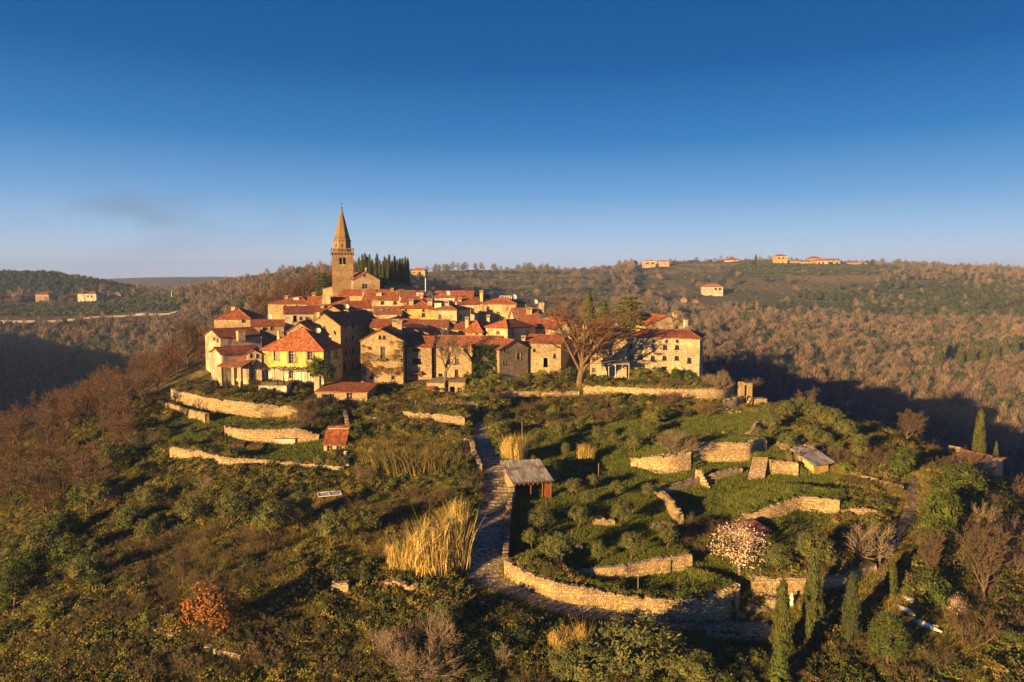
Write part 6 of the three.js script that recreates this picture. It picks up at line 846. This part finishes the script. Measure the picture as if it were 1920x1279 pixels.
// olives and leafy trees of the lower slope
const LO = [[1110, 1300, 1195, 1.25], [1190, 1290, 1150, 1.15], [1255, 1270, 1180, 1], [1060, 1290, 1210, 1], [1300, 1300, 1215, 1.1], [835, 1195, 1120, .9], [510, 1010, 935, 1], [625, 1030, 955, .9], [690, 1010, 945, .8], [285, 960, 905, 1], [440, 985, 920, 1.1], [360, 990, 930, 1], [245, 1000, 940, .9], [190, 960, 890, 1], [560, 985, 920, .9]].map(([px, py, t, w], k) => put('olive' + (k + 1) % 4, px, py, t, 4.1, w, ''));
inOrder(LO, 'grey-green tree', 'on the wild slope below the terraces', 'grey-green trees of the wild slope');
// reeds
const RD = []; { const r = rng(12); for (const [px, py, t] of [[742, 1075, 985], [765, 1078, 975], [788, 1080, 960], [812, 1084, 945], [835, 1080, 960], [853, 1070, 930], [858, 1000, 915], [800, 1050, 960], [845, 1035, 945], [728, 1050, 1000], [862, 975, 925]]) { const p = gp(px, py); RD.push(plant('reed' + RD.length % 3, p, tallOf(p, t, py) / 3.9 * (.75 + r() * .4), .62 + r() * .3, '')); } }
inOrder(RD, 'golden reed clump', 'in the bright reed bed left of the path', 'golden reed bed left of the path');
inOrder([[955, 868, 806], [966, 872, 800], [977, 868, 806], [948, 862, 815]].map(([px, py, t], k) => put('reed' + k % 3, px, py, t, 3.6, .7, '')), 'straw-coloured reed clump', 'behind the corrugated-roof shed', 'reeds behind the shed');
inOrder([[1092, 866, 824], [1106, 867, 825]].map(([px, py, t], k) => put('reed' + k, px, py, t, 3.6, .75, '')), 'yellow reed clump', 'alone in the upper olive garden', 'reeds of the olive garden');
inOrder([[1040, 1230, 1170], [1065, 1225, 1160], [1090, 1228, 1152], [1055, 1245, 1190]].map(([px, py, t], k) => put('reed' + k % 3, px, py, t, 3.6, .7, '')), 'dry reed clump', 'below the bend of the cobbled path', 'dry reeds below the bend');
inOrder([[735, 880, 838], [765, 885, 838], [795, 885, 838], [825, 885, 842], [850, 878, 840], [705, 872, 840]].map(([px, py, t], k) => put('drygrass' + k % 3, px, py, t, 1.6, 1.6, '')), 'tall brown grass clump', 'in the meadow left of the path', 'tall grass of the upper meadow');
// ivy and vine on walls
function climber(name, label, cat, px0, py0, px1, py1, d, col, alt, n, depth, seed) { const r = rng(seed), A = at(px0, py1, d), B_ = at(px1, py0, d), g = leafGeo(seed, { clumps: n, leaves: 34, rc: .26, leaf: .09, rx: .01, ry: .01, cy: 0, col, alt, altShare: .3, slim: .6 }); const ps = g.attributes.position, w = B_.x - A.x, h = B_.y - A.y; for (let c = 0; c < n; c++) { let u, v, k = 0; do { u = r(); v = r(); k++; } while (k < 8 && fbm(u * 4 + seed, v * 3, 3) < .34 + .22 * v * (seed % 2)); const ox = (u - .5) * w, oy = v * h, oz = r() * depth; for (let q = 0; q < 34 * 4; q++) { const i = c * 34 * 4 + q; ps.setXYZ(i, ps.getX(i) + ox, ps.getY(i) + oy, Math.max(.03, Math.abs(ps.getZ(i)) * .6 + oz)); } } const o = thing(name, label, cat, new THREE.Vector3((A.x + B_.x) / 2, A.y, -d), 0); part(o, 'foliage', g, leafM); }
climber('ivy', 'dark green ivy curtain on the long stone house', 'ivy', 886, 646, 934, 712, 149.3, G_.ivy, [.06, .085, .018], 900, .8, 1300);
climber('vine', 'rust-brown vine across the middle of the stone gable', 'vine', 679, 672, 754, 702, 146.7, [.24, .12, .04], [.34, .2, .08], 190, .3, 1303);
climber('vine', 'thin brown vine on the upper right of the stone gable', 'vine', 732, 640, 755, 672, 146.8, [.26, .16, .07], [.34, .2, .08], 36, .15, 1305);
climber('vine', 'thin brown vine along the left edge of the stone gable', 'vine', 677, 640, 694, 690, 146.8, [.26, .14, .05], [.3, .2, .08], 44, .15, 1307);
// ---------------------------------------------------------------- wild growth: shrubs, woods, grass
const inFrame = (p, m = 60) => { const q = pxOf(p.x, p.y + 1, p.z); return q[0] > -m && q[0] < 1920 + m && q[1] < 1279 + m * 1.5; };
const free = (x, z, pad) => !onWay(x, z, pad) && notHouse(x, z, pad) && !nearWall(x, z, pad);
// a plant must not stand in front of the path or of the walls the picture shows
function hidesWay(p, h) { const q = pxOf(p.x, p.y + h, p.z), m = pxOf(p.x, p.y + h * .5, p.z); for (const [a, b] of [q, m]) { if (b < 530) continue; const g = ground(a, b); if (g.z < p.z - .6 && g.z > -135 && (onWay(g.x, g.z, .5) || nearWall(g.x, g.z, .7))) return true; } return false; }
function scatter(seed, n, poly, minD, keys, size, wide, what, where, group, pad = .9) {
  const r = rng(seed), P = polyOf(poly), xs = P.map((p) => p[0]), zs = P.map((p) => p[1]), got = [], list = []; let tries = 0;
  while (list.length < n && tries++ < n * 60) { const x = lerp(Math.min(...xs), Math.max(...xs), r()), z = lerp(Math.min(...zs), Math.max(...zs), r()); if (!inside(P, x, z) || !free(x, z, pad) || got.some((g) => Math.hypot(g[0] - x, g[1] - z) < minD)) continue; const p = new THREE.Vector3(x, H(x, z) - .05, z), sc = lerp(size[0], size[1], r()); if (hidesWay(p, sc * 2.6)) continue; got.push([x, z]); list.push(plant(keys[Math.floor(r() * keys.length)], p, sc, lerp(wide[0], wide[1], r()), '')); }
  inOrder(list, what, where, group); return list;
}
const SH = ['shrub0', 'shrub1', 'shrub3'], BS = ['bareshrub0', 'bareshrub1', 'bareshrub2', 'bareshrub3'];
scatter(201, 56, [[0, 850], [280, 840], [420, 900], [560, 960], [480, 1010], [330, 1010], [200, 1080], [60, 1200], [0, 1200]], 2.2, ['olive0', 'olive2', 'roundtree', 'roundtree', 'shrub1', 'pine'], [.6, 1.25], [.85, 1.2], 'dark evergreen bush', 'on the wild lower-left slope', 'dark bushes of the lower-left slope');
scatter(202, 44, [[0, 1060], [260, 1010], [700, 1120], [940, 1230], [940, 1340], [0, 1340]], 2.0, ['shrub2', 'shrub2', 'shrub0', 'bareshrub1'], [.4, 1.0], [1, 1.6], 'low green bush', 'in the bottom-left scrub', 'low bushes of the bottom-left scrub');
scatter(203, 26, [[40, 820], [330, 790], [640, 900], [880, 940], [860, 1100], [300, 1100], [0, 1000]], 2.4, BS, [.8, 1.5], [.8, 1.2], 'brown bare shrub', 'on the slope left of the path', 'bare shrubs left of the path');
scatter(204, 34, [[1640, 900], [1760, 900], [1960, 950], [1960, 1320], [1500, 1320], [1560, 1230], [1700, 1150], [1720, 1000]], 2.2, [...BS, 'shrub0', 'shrub2', 'bareshrub1'], [.9, 1.7], [.8, 1.2], 'rough thicket shrub', 'at the lower right beyond the track', 'thicket beyond the track');
scatter(205, 30, [[880, 1210], [1120, 1225], [1320, 1225], [1450, 1225], [1500, 1320], [820, 1320]], 1.7, [...SH, 'shrub1'], [.45, 1.0], [.9, 1.3], 'dark thicket bush', 'below the cobbled path at the bottom', 'thicket below the cobbled path');
scatter(206, 30, [[915, 756], [1090, 752], [1350, 758], [1330, 790], [1180, 800], [1000, 800], [930, 830], [918, 800]], 1.5, [...SH, 'shrub2', 'bareshrub0'], [.5, 1.15], [1, 1.5], 'hedge bush', 'under the terrace wall right of the path', 'bushes under the terrace wall');
scatter(207, 22, [[560, 790], [640, 770], [760, 790], [880, 805], [870, 822], [650, 826]], 1.3, ['shrub2', 'shrub0', 'shrub3'], [.4, .9], [1, 1.5], 'green bush', 'under the golden wall left of the path', 'bushes under the golden wall');
scatter(208, 22, [[880, 770], [1000, 730], [1080, 725], [1070, 700], [960, 700], [870, 720]], 1.5, [...SH, 'bareshrub1', 'shrub2'], [.6, 1.3], [.9, 1.2], 'garden bush', 'before the shaded houses by the plane tree', 'garden bushes by the plane tree', .6);
scatter(209, 26, [[1100, 722], [1340, 728], [1320, 708], [1110, 702]], 1.3, [...SH, 'shrub2'], [.45, 1], [.9, 1.3], 'garden bush', 'between palace and its garden wall', 'palace garden bushes', .5);
scatter(210, 24, [[330, 728], [420, 745], [560, 762], [590, 745], [560, 720], [420, 716]], 1.3, [...SH, 'bareshrub0', 'bareshrub2'], [.4, .95], [.9, 1.2], 'garden bush', 'in the pergola garden above the long wall', 'pergola garden bushes', .5);
scatter(211, 24, [[560, 775], [640, 765], [650, 800], [560, 800]], 1.2, ['bareshrub1', 'bareshrub2', 'shrub3'], [.6, 1.3], [.9, 1.3], 'twiggy bush', 'at the right end of the long left wall', 'twiggy bushes by the long wall', .5);
scatter(212, 18, [[860, 840], [898, 900], [880, 980], [850, 940], [840, 860]], 1.2, [...SH, 'bareshrub1'], [.5, 1], [.9, 1.3], 'bank bush', 'on the left bank of the stepped path', 'bushes on the path bank', .4);
scatter(213, 26, [[1560, 760], [1640, 850], [1780, 880], [1900, 880], [1960, 830], [1700, 790]], 2.4, [...BS, 'wood0', 'shrub1'], [.6, 1.1], [.9, 1.2], 'bare thicket plant', 'on the brow of the right slope', 'thicket on the right brow');
scatter(214, 20, [[1260, 985], [1420, 985], [1400, 1050], [1300, 1040], [1240, 1000]], 1.4, BS, [.35, .7], [1, 1.4], 'brown scrubby bush', 'below the middle lawn', 'scrub below the middle lawn', .5);
scatter(215, 20, [[240, 800], [330, 800], [460, 850], [420, 900], [250, 890]], 1.5, [...SH, 'bareshrub2'], [.5, 1.1], [.9, 1.3], 'scrub bush', 'at the left ends of the ruined terraces', 'scrub of the ruined terraces', .5);
scatter(216, 16, [[1560, 840], [1680, 870], [1690, 905], [1560, 890]], 1.4, [...BS, 'shrub2'], [.6, 1.1], [.9, 1.2], 'bramble bush', 'left of the track bend', 'brambles by the track bend', .4);
// hedges
function hedge(pts, h, w, label, seed) { const r = rng(seed), L = pts.map(([x, y]) => gp(x, y)); const base = L[0].clone(), N = []; let len = 0; for (let k = 0; k < L.length - 1; k++) len += L[k].distanceTo(L[k + 1]); const n = Math.round(len * 9), g = leafGeo(seed, { clumps: n, leaves: 30, rc: .24, leaf: .075, rx: .01, ry: .01, cy: 0, col: G_.mid, alt: G_.lime, altShare: .3, slim: .6 }), ps = g.attributes.position; for (let c = 0; c < n; c++) { const f = r() * (L.length - 1), i = Math.min(L.length - 2, Math.floor(f)), p = L[i].clone().lerp(L[i + 1], f - i), oy = r() < .45 ? h * (.9 + r() * .12) : r() * h; const ox = p.x - base.x + (r() - .5) * w, oz = p.z - base.z + (r() - .5) * w; for (let q = 0; q < 120; q++) { const v = c * 120 + q; ps.setXYZ(v, ps.getX(v) + ox, ps.getY(v) * .7 + oy + p.y - base.y, ps.getZ(v) + oz); } } const o = thing('hedge', label, 'hedge', base, 0); part(o, 'foliage', g, leafM); }
hedge([[1108, 1108], [1190, 1126], [1275, 1130], [1330, 1126], [1370, 1108]], 1.0, .9, 'clipped hedge along the top of the long curved wall', 1401);
hedge([[1400, 975], [1450, 955], [1505, 932], [1570, 938]], 1.4, 1.2, 'tall dark hedge on top of the diagonal wall', 1402);
hedge([[811, 744], [842, 745]], 1.7, 1.2, 'clipped box hedge by the terrace door', 1403);
hedge([[925, 840], [935, 855], [948, 880]], 1.3, .9, 'rough hedge along the right edge of the upper steps', 1404);
hedge([[390, 800], [470, 802], [540, 800]], .8, 1.2, 'low grassy hedge above the sunlit garden wall', 1405);
// the bare wood on the left slope and on the brow
{
  const r = rng(230), list = [], brow = []; let tries = 0;
  while (list.length < 260 && tries++ < 9000) { const px = lerp(-60, 400, r()), d = lerp(88, 300, Math.pow(r(), 1.1)), x = (px - 960) / FOCAL * d, z = -d, y = H(x, z), q = pxOf(x, y, z); if (q[1] > 985 || (px > 300 && d < 160) || (px > 230 && q[1] > 770) || (px > 150 && q[1] > 850)) continue; if (!free(x, z, 1.5) || list.some((o) => Math.hypot(o.position.x - x, o.position.z - z) < 2.2)) continue; list.push(plant('wood' + Math.floor(r() * 4), new THREE.Vector3(x, y - .2, z), .62 + r() * .42, .9 + r() * .5, 'bare brown tree in the dense wood on the left slope', 'bare trees of the left wood')); }
  tries = 0; while (brow.length < 60 && tries++ < 4000) { const px = lerp(1380, 1960, r()), d = lerp(145, 260, r()), x = (px - 960) / FOCAL * d, z = -d, y = H(x, z); if (!free(x, z, 2) || brow.some((o) => Math.hypot(o.position.x - x, o.position.z - z) < 4)) continue; brow.push(plant('wood' + Math.floor(r() * 4), new THREE.Vector3(x, y - .2, z), .6 + r() * .4, .9 + r() * .4, 'bare tree in the shaded wood below the right brow', 'bare trees of the shaded right slope')); }
  const back = []; tries = 0; while (back.length < 40 && tries++ < 4000) { const px = lerp(470, 640, r()), d = lerp(262, 330, r()), x = (px - 960) / FOCAL * d, z = -d, y = H(x, z); if (!free(x, z, 2) || back.some((o) => Math.hypot(o.position.x - x, o.position.z - z) < 4)) continue; back.push(plant('wood' + Math.floor(r() * 4), new THREE.Vector3(x, y - .2, z), 1.3 + r() * .5, 1 + r() * .3, 'bare tree in the grove left of the church', 'bare grove left of the church')); }
}
const CLEAR = [[1722, 1172], [1745, 1195], [1690, 1146], [1484, 1145], [618, 940], [322, 815]].map(([a, b]) => ground(a, b));
// instanced ground cover: grass and undergrowth nobody could count
function spread(name, label, cat, geo, m, places) { const im = new THREE.InstancedMesh(geo, m, places.length), M4 = new THREE.Matrix4(), q = new THREE.Quaternion(), up = new THREE.Vector3(0, 1, 0), col = new THREE.Color(); places.forEach((p, k) => { q.setFromAxisAngle(up, p.a); M4.compose(new THREE.Vector3(p.x, p.y, p.z), q, new THREE.Vector3(p.w, p.h, p.w)); im.setMatrixAt(k, M4); im.setColorAt(k, col.setRGB(...p.c)); }); im.name = numbered(name); scene.add(im); tag(im, label, cat, null, 'stuff'); }
{
  const r = rng(240), tuft = bladeGeo(241, 26, .34, .45, .02, [[1, 1, 1], [.8, .8, .8]], .6), tall = bladeGeo(242, 34, .45, .85, .016, [[1, 1, 1], [.75, .75, .75]], .45), A = [], B_ = [], C_ = [];
  const bush = leafGeo(243, { clumps: 16, leaves: 22, rc: .24, leaf: .085, rx: .7, ry: .55, cy: .35, col: [1, 1, 1], slim: .5 });
  for (let k = 0; k < 150000; k++) {
    const d = 46 * Math.pow(146 / 46, Math.pow(r(), .8)), x = lerp(-.78, .78, r()) * d, z = -d; if (!notHouse(x, z, .1) || onWay(x, z, -.1)) continue; const y = H(x, z), n = fbm(x * .12 + 8, z * .12, 3), lawn = LAWNS.some((p) => inside(p, x, z)), gold = GOLDEN.some((p) => inside(p, x, z)), v = .6 + r() * .8;
    if (lawn) { if (r() < .7) A.push({ x, y, z, a: r() * 6.3, w: .8 + r() * .7, h: .35 + r() * .5, c: (r() < .12 ? [.24, .18, .06] : [.135, .155, .024]).map((c) => c * v) }); }
    else if (gold ? r() < .8 : n > .47 && r() < .7) B_.push({ x, y, z, a: r() * 6.3, w: .8 + r() * .8, h: .35 + r() * .6, c: (r() < .3 ? [.17, .16, .035] : [.36, .235, .075]).map((c) => c * v) });
    else A.push({ x, y, z, a: r() * 6.3, w: 1 + r() * .9, h: .6 + r() * .9, c: (r() < .5 ? [.15, .15, .028] : [.25, .175, .055]).map((c) => c * v) });
    if (!lawn && r() < (gold ? .015 : n < .58 ? .19 : .05) && !CLEAR.some((c) => Math.hypot(x - c.x, z - c.z) < 3.6) && !onWay(x, z, .9) && !nearWall(x, z, .5) && !(d < 85 && x > -9 && hidesWay(new THREE.Vector3(x, y, z), 1.4))) C_.push({ x, y: y - .1, z, a: r() * 6.3, w: .7 + r() * 1.1, h: .6 + r() * 1.1, c: [[.08, .085, .022], [.15, .14, .028], [.19, .13, .045], [.06, .07, .02]][Math.floor(r() * 4)].map((c) => c * v) });
  }
  spread('meadow_grass', 'short grass covering the terraces and banks', 'grass', tuft, leafM, A); spread('tall_dry_grass', 'tall dry grass on the open slopes', 'grass', tall, leafM, B_); const twigs = protos.bareshrub1.children[1].geometry, D_ = []; for (let k = 0; k < 9000 && D_.length < 900; k++) { const d = 46 * Math.pow(150 / 46, Math.pow(r(), .8)), x = lerp(-.78, .78, r()) * d, z = -d, y = H(x, z); if (LAWNS.some((p) => inside(p, x, z)) || !free(x, z, .4) || fbm(x * .1 + 60, z * .1, 3) < .42 || (d < 90 && x > -9 && hidesWay(new THREE.Vector3(x, y, z), 1.8))) continue; if ((x > 20 && d < 85 && r() < .6) || CLEAR.some((c) => Math.hypot(x - c.x, z - c.z) < 4)) continue; const s_ = .35 + r() * .5; D_.push({ x, y: y - .1, z, a: r() * 6.3, w: s_ * (1 + r() * .5), h: s_, c: [1, 1, 1] }); }
  spread('bramble_stems', 'tangled bare stems through the scrub', 'scrub', twigs, barkM(.36, .31, .17), D_);
  spread('undergrowth', 'low brambles and scrub between the bushes', 'scrub', bush, leafM, C_);
  console.log('cover', A.length, B_.length, C_.length);
}
// ---------------------------------------------------------------- far hillsides
const FARH = [];
function farHouse(name, label, px0, px1, eave, ridge, d, depth, m, tile, base, wins = []) { const h = house(name, label, { group: 'scattered far houses', L: [px0, eave, d], R: [px1, d + (hash2(px0, 3) - .5) * 4], depth, wall: m, roof: ['hip', ridge, tile], win: wins, foot: (base - eave) / FOCAL * d }); FARH.push(h); return h; }
farHouse('far_house', 'white house with brown roof in the far left valley', 158, 180, 551, 546, 790, 12, M.plasterWhite, M.tileBrown, 564, [[165, 556, 3, 3], [172, 556, 3, 3]]);
farHouse('far_house', 'lower white wing beside the far left white house', 145, 157, 551, 548, 792, 10, M.plasterWhite, M.tileBrown, 562);
farHouse('far_house', 'stone farmhouse in the trees far left', 66, 91, 552, 548, 800, 12, M.stoneGrey, M.tileOld, 560);
farHouse('far_house', 'pale house half hidden far left of the gap', 209, 226, 552, 547, 810, 10, M.plasterGrey, M.tileGrey, 560);
farHouse('far_house', 'tiny white house by the far road in the gap', 305, 313, 554, 551, 830, 7, M.plasterWhite, M.tileRed, 560);
farHouse('far_house', 'tan stone house on the hillside above the leftmost houses', 455, 480, 560, 555, 600, 10, M.stoneTan, M.tileOld, 575);
farHouse('far_house', 'orange house on the hill right of the cypress row', 770, 797, 507, 502, 790, 12, M.plasterOchre, M.tilePale, 517, [[777, 511, 3, 3], [787, 511, 3, 3]]);
farHouse('far_house', 'flat modern terrace house on the right ridge', 1208, 1232, 489, 488, 1130, 14, M.plasterCream, M.tilePale, 500, [[1214, 494, 4, 3], [1224, 494, 4, 3]]); farHouse('far_house', 'right half of the modern terrace house on the ridge', 1234, 1255, 489, 488, 1130, 14, M.plasterTan, M.tilePale, 498);
farHouse('far_house', 'low white house with red roof left of the lone ridge cypress', 1364, 1386, 488, 483, 1180, 12, M.plasterWhite, M.tileRed, 492);
farHouse('far_house', 'tall tan house at the left of the ridge hamlet', 1455, 1477, 480, 477, 1150, 14, M.plasterOchre, M.tileOld, 490, [[1461, 484, 3, 3], [1469, 484, 3, 3]]);
farHouse('far_house', 'long low house in the middle of the ridge hamlet', 1482, 1503, 489, 487, 1150, 12, M.stoneTan, M.tilePale, 497); farHouse('far_house', 'peach house in front of the ridge hamlet', 1504, 1527, 491, 488, 1120, 10, M.plasterPink, M.tilePale, 500, [[1510, 495, 3, 3], [1520, 495, 3, 3]]);
farHouse('far_house', 'brown-roofed house behind the white gable of the ridge hamlet', 1518, 1540, 484, 481, 1170, 12, M.stoneTan, M.tileOld, 492); farHouse('far_house', 'white house with dark windows in the ridge hamlet', 1530, 1553, 489, 484, 1120, 12, M.plasterWhite, M.tilePale, 499, [[1536, 493, 3, 3], [1544, 493, 3, 3]]); farHouse('far_house', 'long house at the right end of the ridge hamlet', 1552, 1576, 488, 485, 1150, 12, M.plasterTan, M.tileOld, 497, [[1560, 493, 3, 4], [1570, 493, 3, 4]]);
farHouse('far_house', 'white farmhouse with pale roof on the right hillside', 1320, 1356, 538, 532, 900, 12, M.plasterWhite, M.tilePale, 547, [[1342, 542, 4, 4], [1350, 542, 4, 4]]);
farHouse('far_house', 'little stone tower house on the right hillside', 1278, 1288, 561, 557, 850, 6, M.stoneGold, M.tilePale, 571); farHouse('far_house', 'tiny stone barn right of the little tower house', 1299, 1311, 566, 562, 850, 6, M.stoneGold, M.tilePale, 571);
farHouse('far_house', 'half-hidden house behind the ridge hamlet orchard', 1590, 1625, 492.5, 491, 1160, 8, M.stoneTan, M.tilePale, 496);
// roads across the fields
function farRoad(pts, width, label, m) { const L = pts.map(([px, py, d]) => { const p = at(px, py, d); return new THREE.Vector3(p.x, 0, p.z); }), cv = new THREE.CatmullRomCurve3(L), g = new GB(); let prev = null; for (let k = 0; k <= 80; k++) { const p = cv.getPoint(k / 80), t = cv.getTangent(k / 80), nx = -t.z, nz = t.x, row = [-1, 0, 1].map((s) => { const x = p.x + nx * width / 2 * s, z = p.z + nz * width / 2 * s; return g.v(x, H(x, z) + .45, z, x, -z); }); if (prev) for (let q = 0; q < 2; q++) { g.f(prev[q], row[q], row[q + 1]); g.f(prev[q], row[q + 1], prev[q + 1]); } prev = row; } solo('road', g.geo(true), m, label, 'road', null, 'structure'); return L; }
const ROAD1 = farRoad([[-60, 602, 640], [100, 600, 645], [210, 595, 655], [330, 592, 660]], 7, 'pale lane along the lower edge of the far left fields', mat(.62, .52, .40));
const ROAD2 = farRoad([[1345, 528, 960], [1360, 521, 1000], [1374, 511, 1060], [1380, 508, 1090]], 8, 'grey road climbing the right hillside', M.asphalt);
const nearRoad = (x, z) => [ROAD1, ROAD2].some((l) => distTo(l.map((p) => [p.x, p.z]), x, z) < 9);
// woods as masses
{
  const fuzzy = (seed, n, h, rx, w) => { const r = rng(seed), g = new GB([1, 1, 1]); g.rgb = [.9, .85, .8]; g.tube([[0, -1, 0], [0, h * .55, 0]], [.22, .12], 4); for (let k = 0; k < n; k++) { const a = r() * 6.28, u = r(), cy = h * (.25 + .55 * u), R = rx * Math.sin(Math.PI * (.15 + .8 * u)) * Math.sqrt(r()), x = Math.cos(a) * R, z = Math.sin(a) * R, L = h * (.12 + .16 * r()), dx = Math.cos(a) * .45 + (r() - .5) * .5, dz = Math.sin(a) * .45 + (r() - .5) * .5, b = r() * 3.14, t = .7 + r() * .6; g.rgb = [t, t, t]; const bx = Math.cos(b) * w, bz = Math.sin(b) * w; const A = g.v(x - bx, cy, z - bz), B_ = g.v(x + bx, cy, z + bz), C_ = g.v(x + dx * L, cy + L, z + dz * L); g.f(A, B_, C_); } return g.geo(true); };
  const round = leafGeo(261, { clumps: 34, leaves: 20, rc: .95, leaf: .42, rx: 3.3, ry: 3.0, cy: 4.0, col: [1, 1, 1], slim: .6 }), bushG = leafGeo(263, { clumps: 14, leaves: 18, rc: .6, leaf: .3, rx: 1.5, ry: 1.2, cy: 1.3, col: [1, 1, 1], slim: .6 }), colG = leafGeo(262, { shape: 'column', clumps: 40, leaves: 22, rc: .4, leaf: .35, rx: 1.3, h: 11, col: [1, 1, 1], slim: .4, tall: true, flat: 1.8 });
  const bare = [fuzzy(251, 170, 8.5, 3.2, .14), fuzzy(252, 170, 9.5, 2.6, .13)], L = [[], []], E = [], Bu = []; const r = rng(250);
  for (let k = 0; k < 60000; k++) {
    const d = 262 * Math.pow(1500 / 262, Math.pow(r(), .72)), u = lerp(-.86, .86, r()), x = u * d, z = -d, px = 960 + u * FOCAL; if (!notHouse(x, z, 4) || nearRoad(x, z)) continue;
    if (d < 330 && px > 470 && px < 1000) continue;
    const y = H(x, z), py = pxOf(x, y, z)[1], n = fbm(x * .012 + 20, z * .012, 4), m = fbm(x * .03, z * .03 + 50, 3), v = .65 + r() * .7; if (FARH.some((h) => Math.abs(x - h.cx) < 20 && z - h.cz > 0 && z - h.cz < 70)) { if (r() < .8) continue; }
    const openR = px > 1180 && d > 900 ? (px > 1640 ? .5 : .82) : px > 760 && px < 1200 && d > 560 ? .5 : d > 620 && px < 400 && d < 840 ? .8 : .1;
    if (inside(FIELD, x, z)) continue;
    const op = openLand(x, z); if (op > .5 ? r() < .965 : m < openR * .3 && r() < .8) { if (r() < (op > .5 ? .16 : .4)) Bu.push({ x, y, z, a: r() * 6, w: .7 + r(), h: .6 + r() * .7, c: (r() < .6 ? [.085, .085, .035] : [.17, .105, .05]).map((c) => c * v) }); continue; }
    if (px < 345 && d > 628 && d < 662) continue;
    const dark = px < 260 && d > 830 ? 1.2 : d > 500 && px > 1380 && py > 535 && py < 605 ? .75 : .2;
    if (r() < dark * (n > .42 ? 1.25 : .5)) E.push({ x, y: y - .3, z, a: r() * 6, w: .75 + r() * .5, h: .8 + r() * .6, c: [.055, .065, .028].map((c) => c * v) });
    else { const t = r() + (fbm(x * .008 + 70, z * .008, 3) - .5) * 1.1 + .1; L[r() < .5 ? 0 : 1].push({ x, y: y - .4, z, a: r() * 6, w: .75 + r() * .7, h: .6 + r() * r() * 1.2, c: (t < .0 ? [.26, .145, .09] : t < .5 ? [.235, .142, .125] : [.19, .128, .118]).map((c) => c * v) }); }
  }
  for (let row = 0; row < 15; row++) for (let k = 0; k < 90; k++) { const d = lerp(662, 782, row / 14), px = lerp(-40, 335, k / 89) + (r() - .5) * 3, p = at(px, 580, d); if (r() < .12 || nearRoad(p.x, p.z)) continue; Bu.push({ x: p.x, y: H(p.x, p.z), z: p.z + (r() - .5) * 3, a: r() * 6, w: 1 + r() * .5, h: 1 + r() * .5, c: [.085, .09, .05].map((c) => c * (.7 + r() * .6)) }); }
  for (let row = 0; row < 5; row++) for (let k = 0; k < 110; k++) { const d = lerp(1040, 1110, row / 4), px = lerp(1385, 1640, k / 109) + (r() - .5) * 2, p = at(px, 512, d); if (r() < .15) continue; Bu.push({ x: p.x, y: H(p.x, p.z), z: p.z, a: r() * 6, w: 1.3 + r() * .6, h: 1.2 + r() * .5, c: [.08, .085, .045].map((c) => c * (.7 + r() * .6)) }); }
  for (let k = 0; k < 90; k++) { const px = r() < .6 ? lerp(800, 1060, r()) : lerp(1640, 1930, r()), d = lerp(1090, 1200, r()), x = (px - 960) / FOCAL * d, z = -d; L[k % 2].push({ x, y: H(x, z) - .4, z, a: r() * 6, w: 1.1 + r() * .5, h: 1.1 + r() * .7, c: [.15, .12, .10] }); }
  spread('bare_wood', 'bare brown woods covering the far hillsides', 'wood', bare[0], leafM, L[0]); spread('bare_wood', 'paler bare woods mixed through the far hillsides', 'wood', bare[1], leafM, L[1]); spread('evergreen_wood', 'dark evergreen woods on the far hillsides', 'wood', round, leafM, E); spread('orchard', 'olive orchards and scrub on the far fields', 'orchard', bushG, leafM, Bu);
  console.log('woods', L[0].length, L[1].length, E.length, Bu.length);
}
// far trees one can tell apart
{ const row = [[1760, 668, 612], [1800, 672, 628], [1822, 672, 626], [1846, 674, 628], [1866, 674, 630], [1884, 676, 632], [1902, 676, 632], [1780, 676, 634]].map(([px, py, t], k) => { const d = 520 + k * 4, p = at(px, py, d); p.y = H(p.x, p.z); return plant('cypress' + (k % 2 ? 2 : 0), p, (py - t) / FOCAL * d / 6.8, 1.3, ''); }); inOrder(row, 'broad conifer', 'in the row on the far right hillside', 'conifer row on the far right hillside'); }
{ const d = 1170, p = at(1417, 492, d); p.y = H(p.x, p.z) - 1; plant('cypress1', p, 15 / FOCAL * d / 8.2, 1.2, 'lone dark cypress on the right ridge'); }
{ const d = 700, p = at(365, 556, d); p.y = H(p.x, p.z) - 1; plant('spruce', p, 22 / FOCAL * d / 10, 1, 'pointed dark conifer by the far road in the gap'); }
pole('utility_pole', 'white lamp mast by the far road in the gap', 322, 562, 545, 720, .3, M.white); pole('utility_pole', 'utility pole on the hillside behind the village centre', 940, 520, 504, 620, .2, M.timberPale); pole('utility_pole', 'utility pole right of centre on the far hillside', 1026, 535, 520, 560, .2, M.timberPale); pole('utility_pole', 'utility pole in the woods on the far right', 1634, 622, 602, 600, .25, M.timberPale);
scene.traverse((o) => { if (o.isMesh) { o.castShadow = true; o.receiveShadow = true; } });
renderer.render(scene, camera);
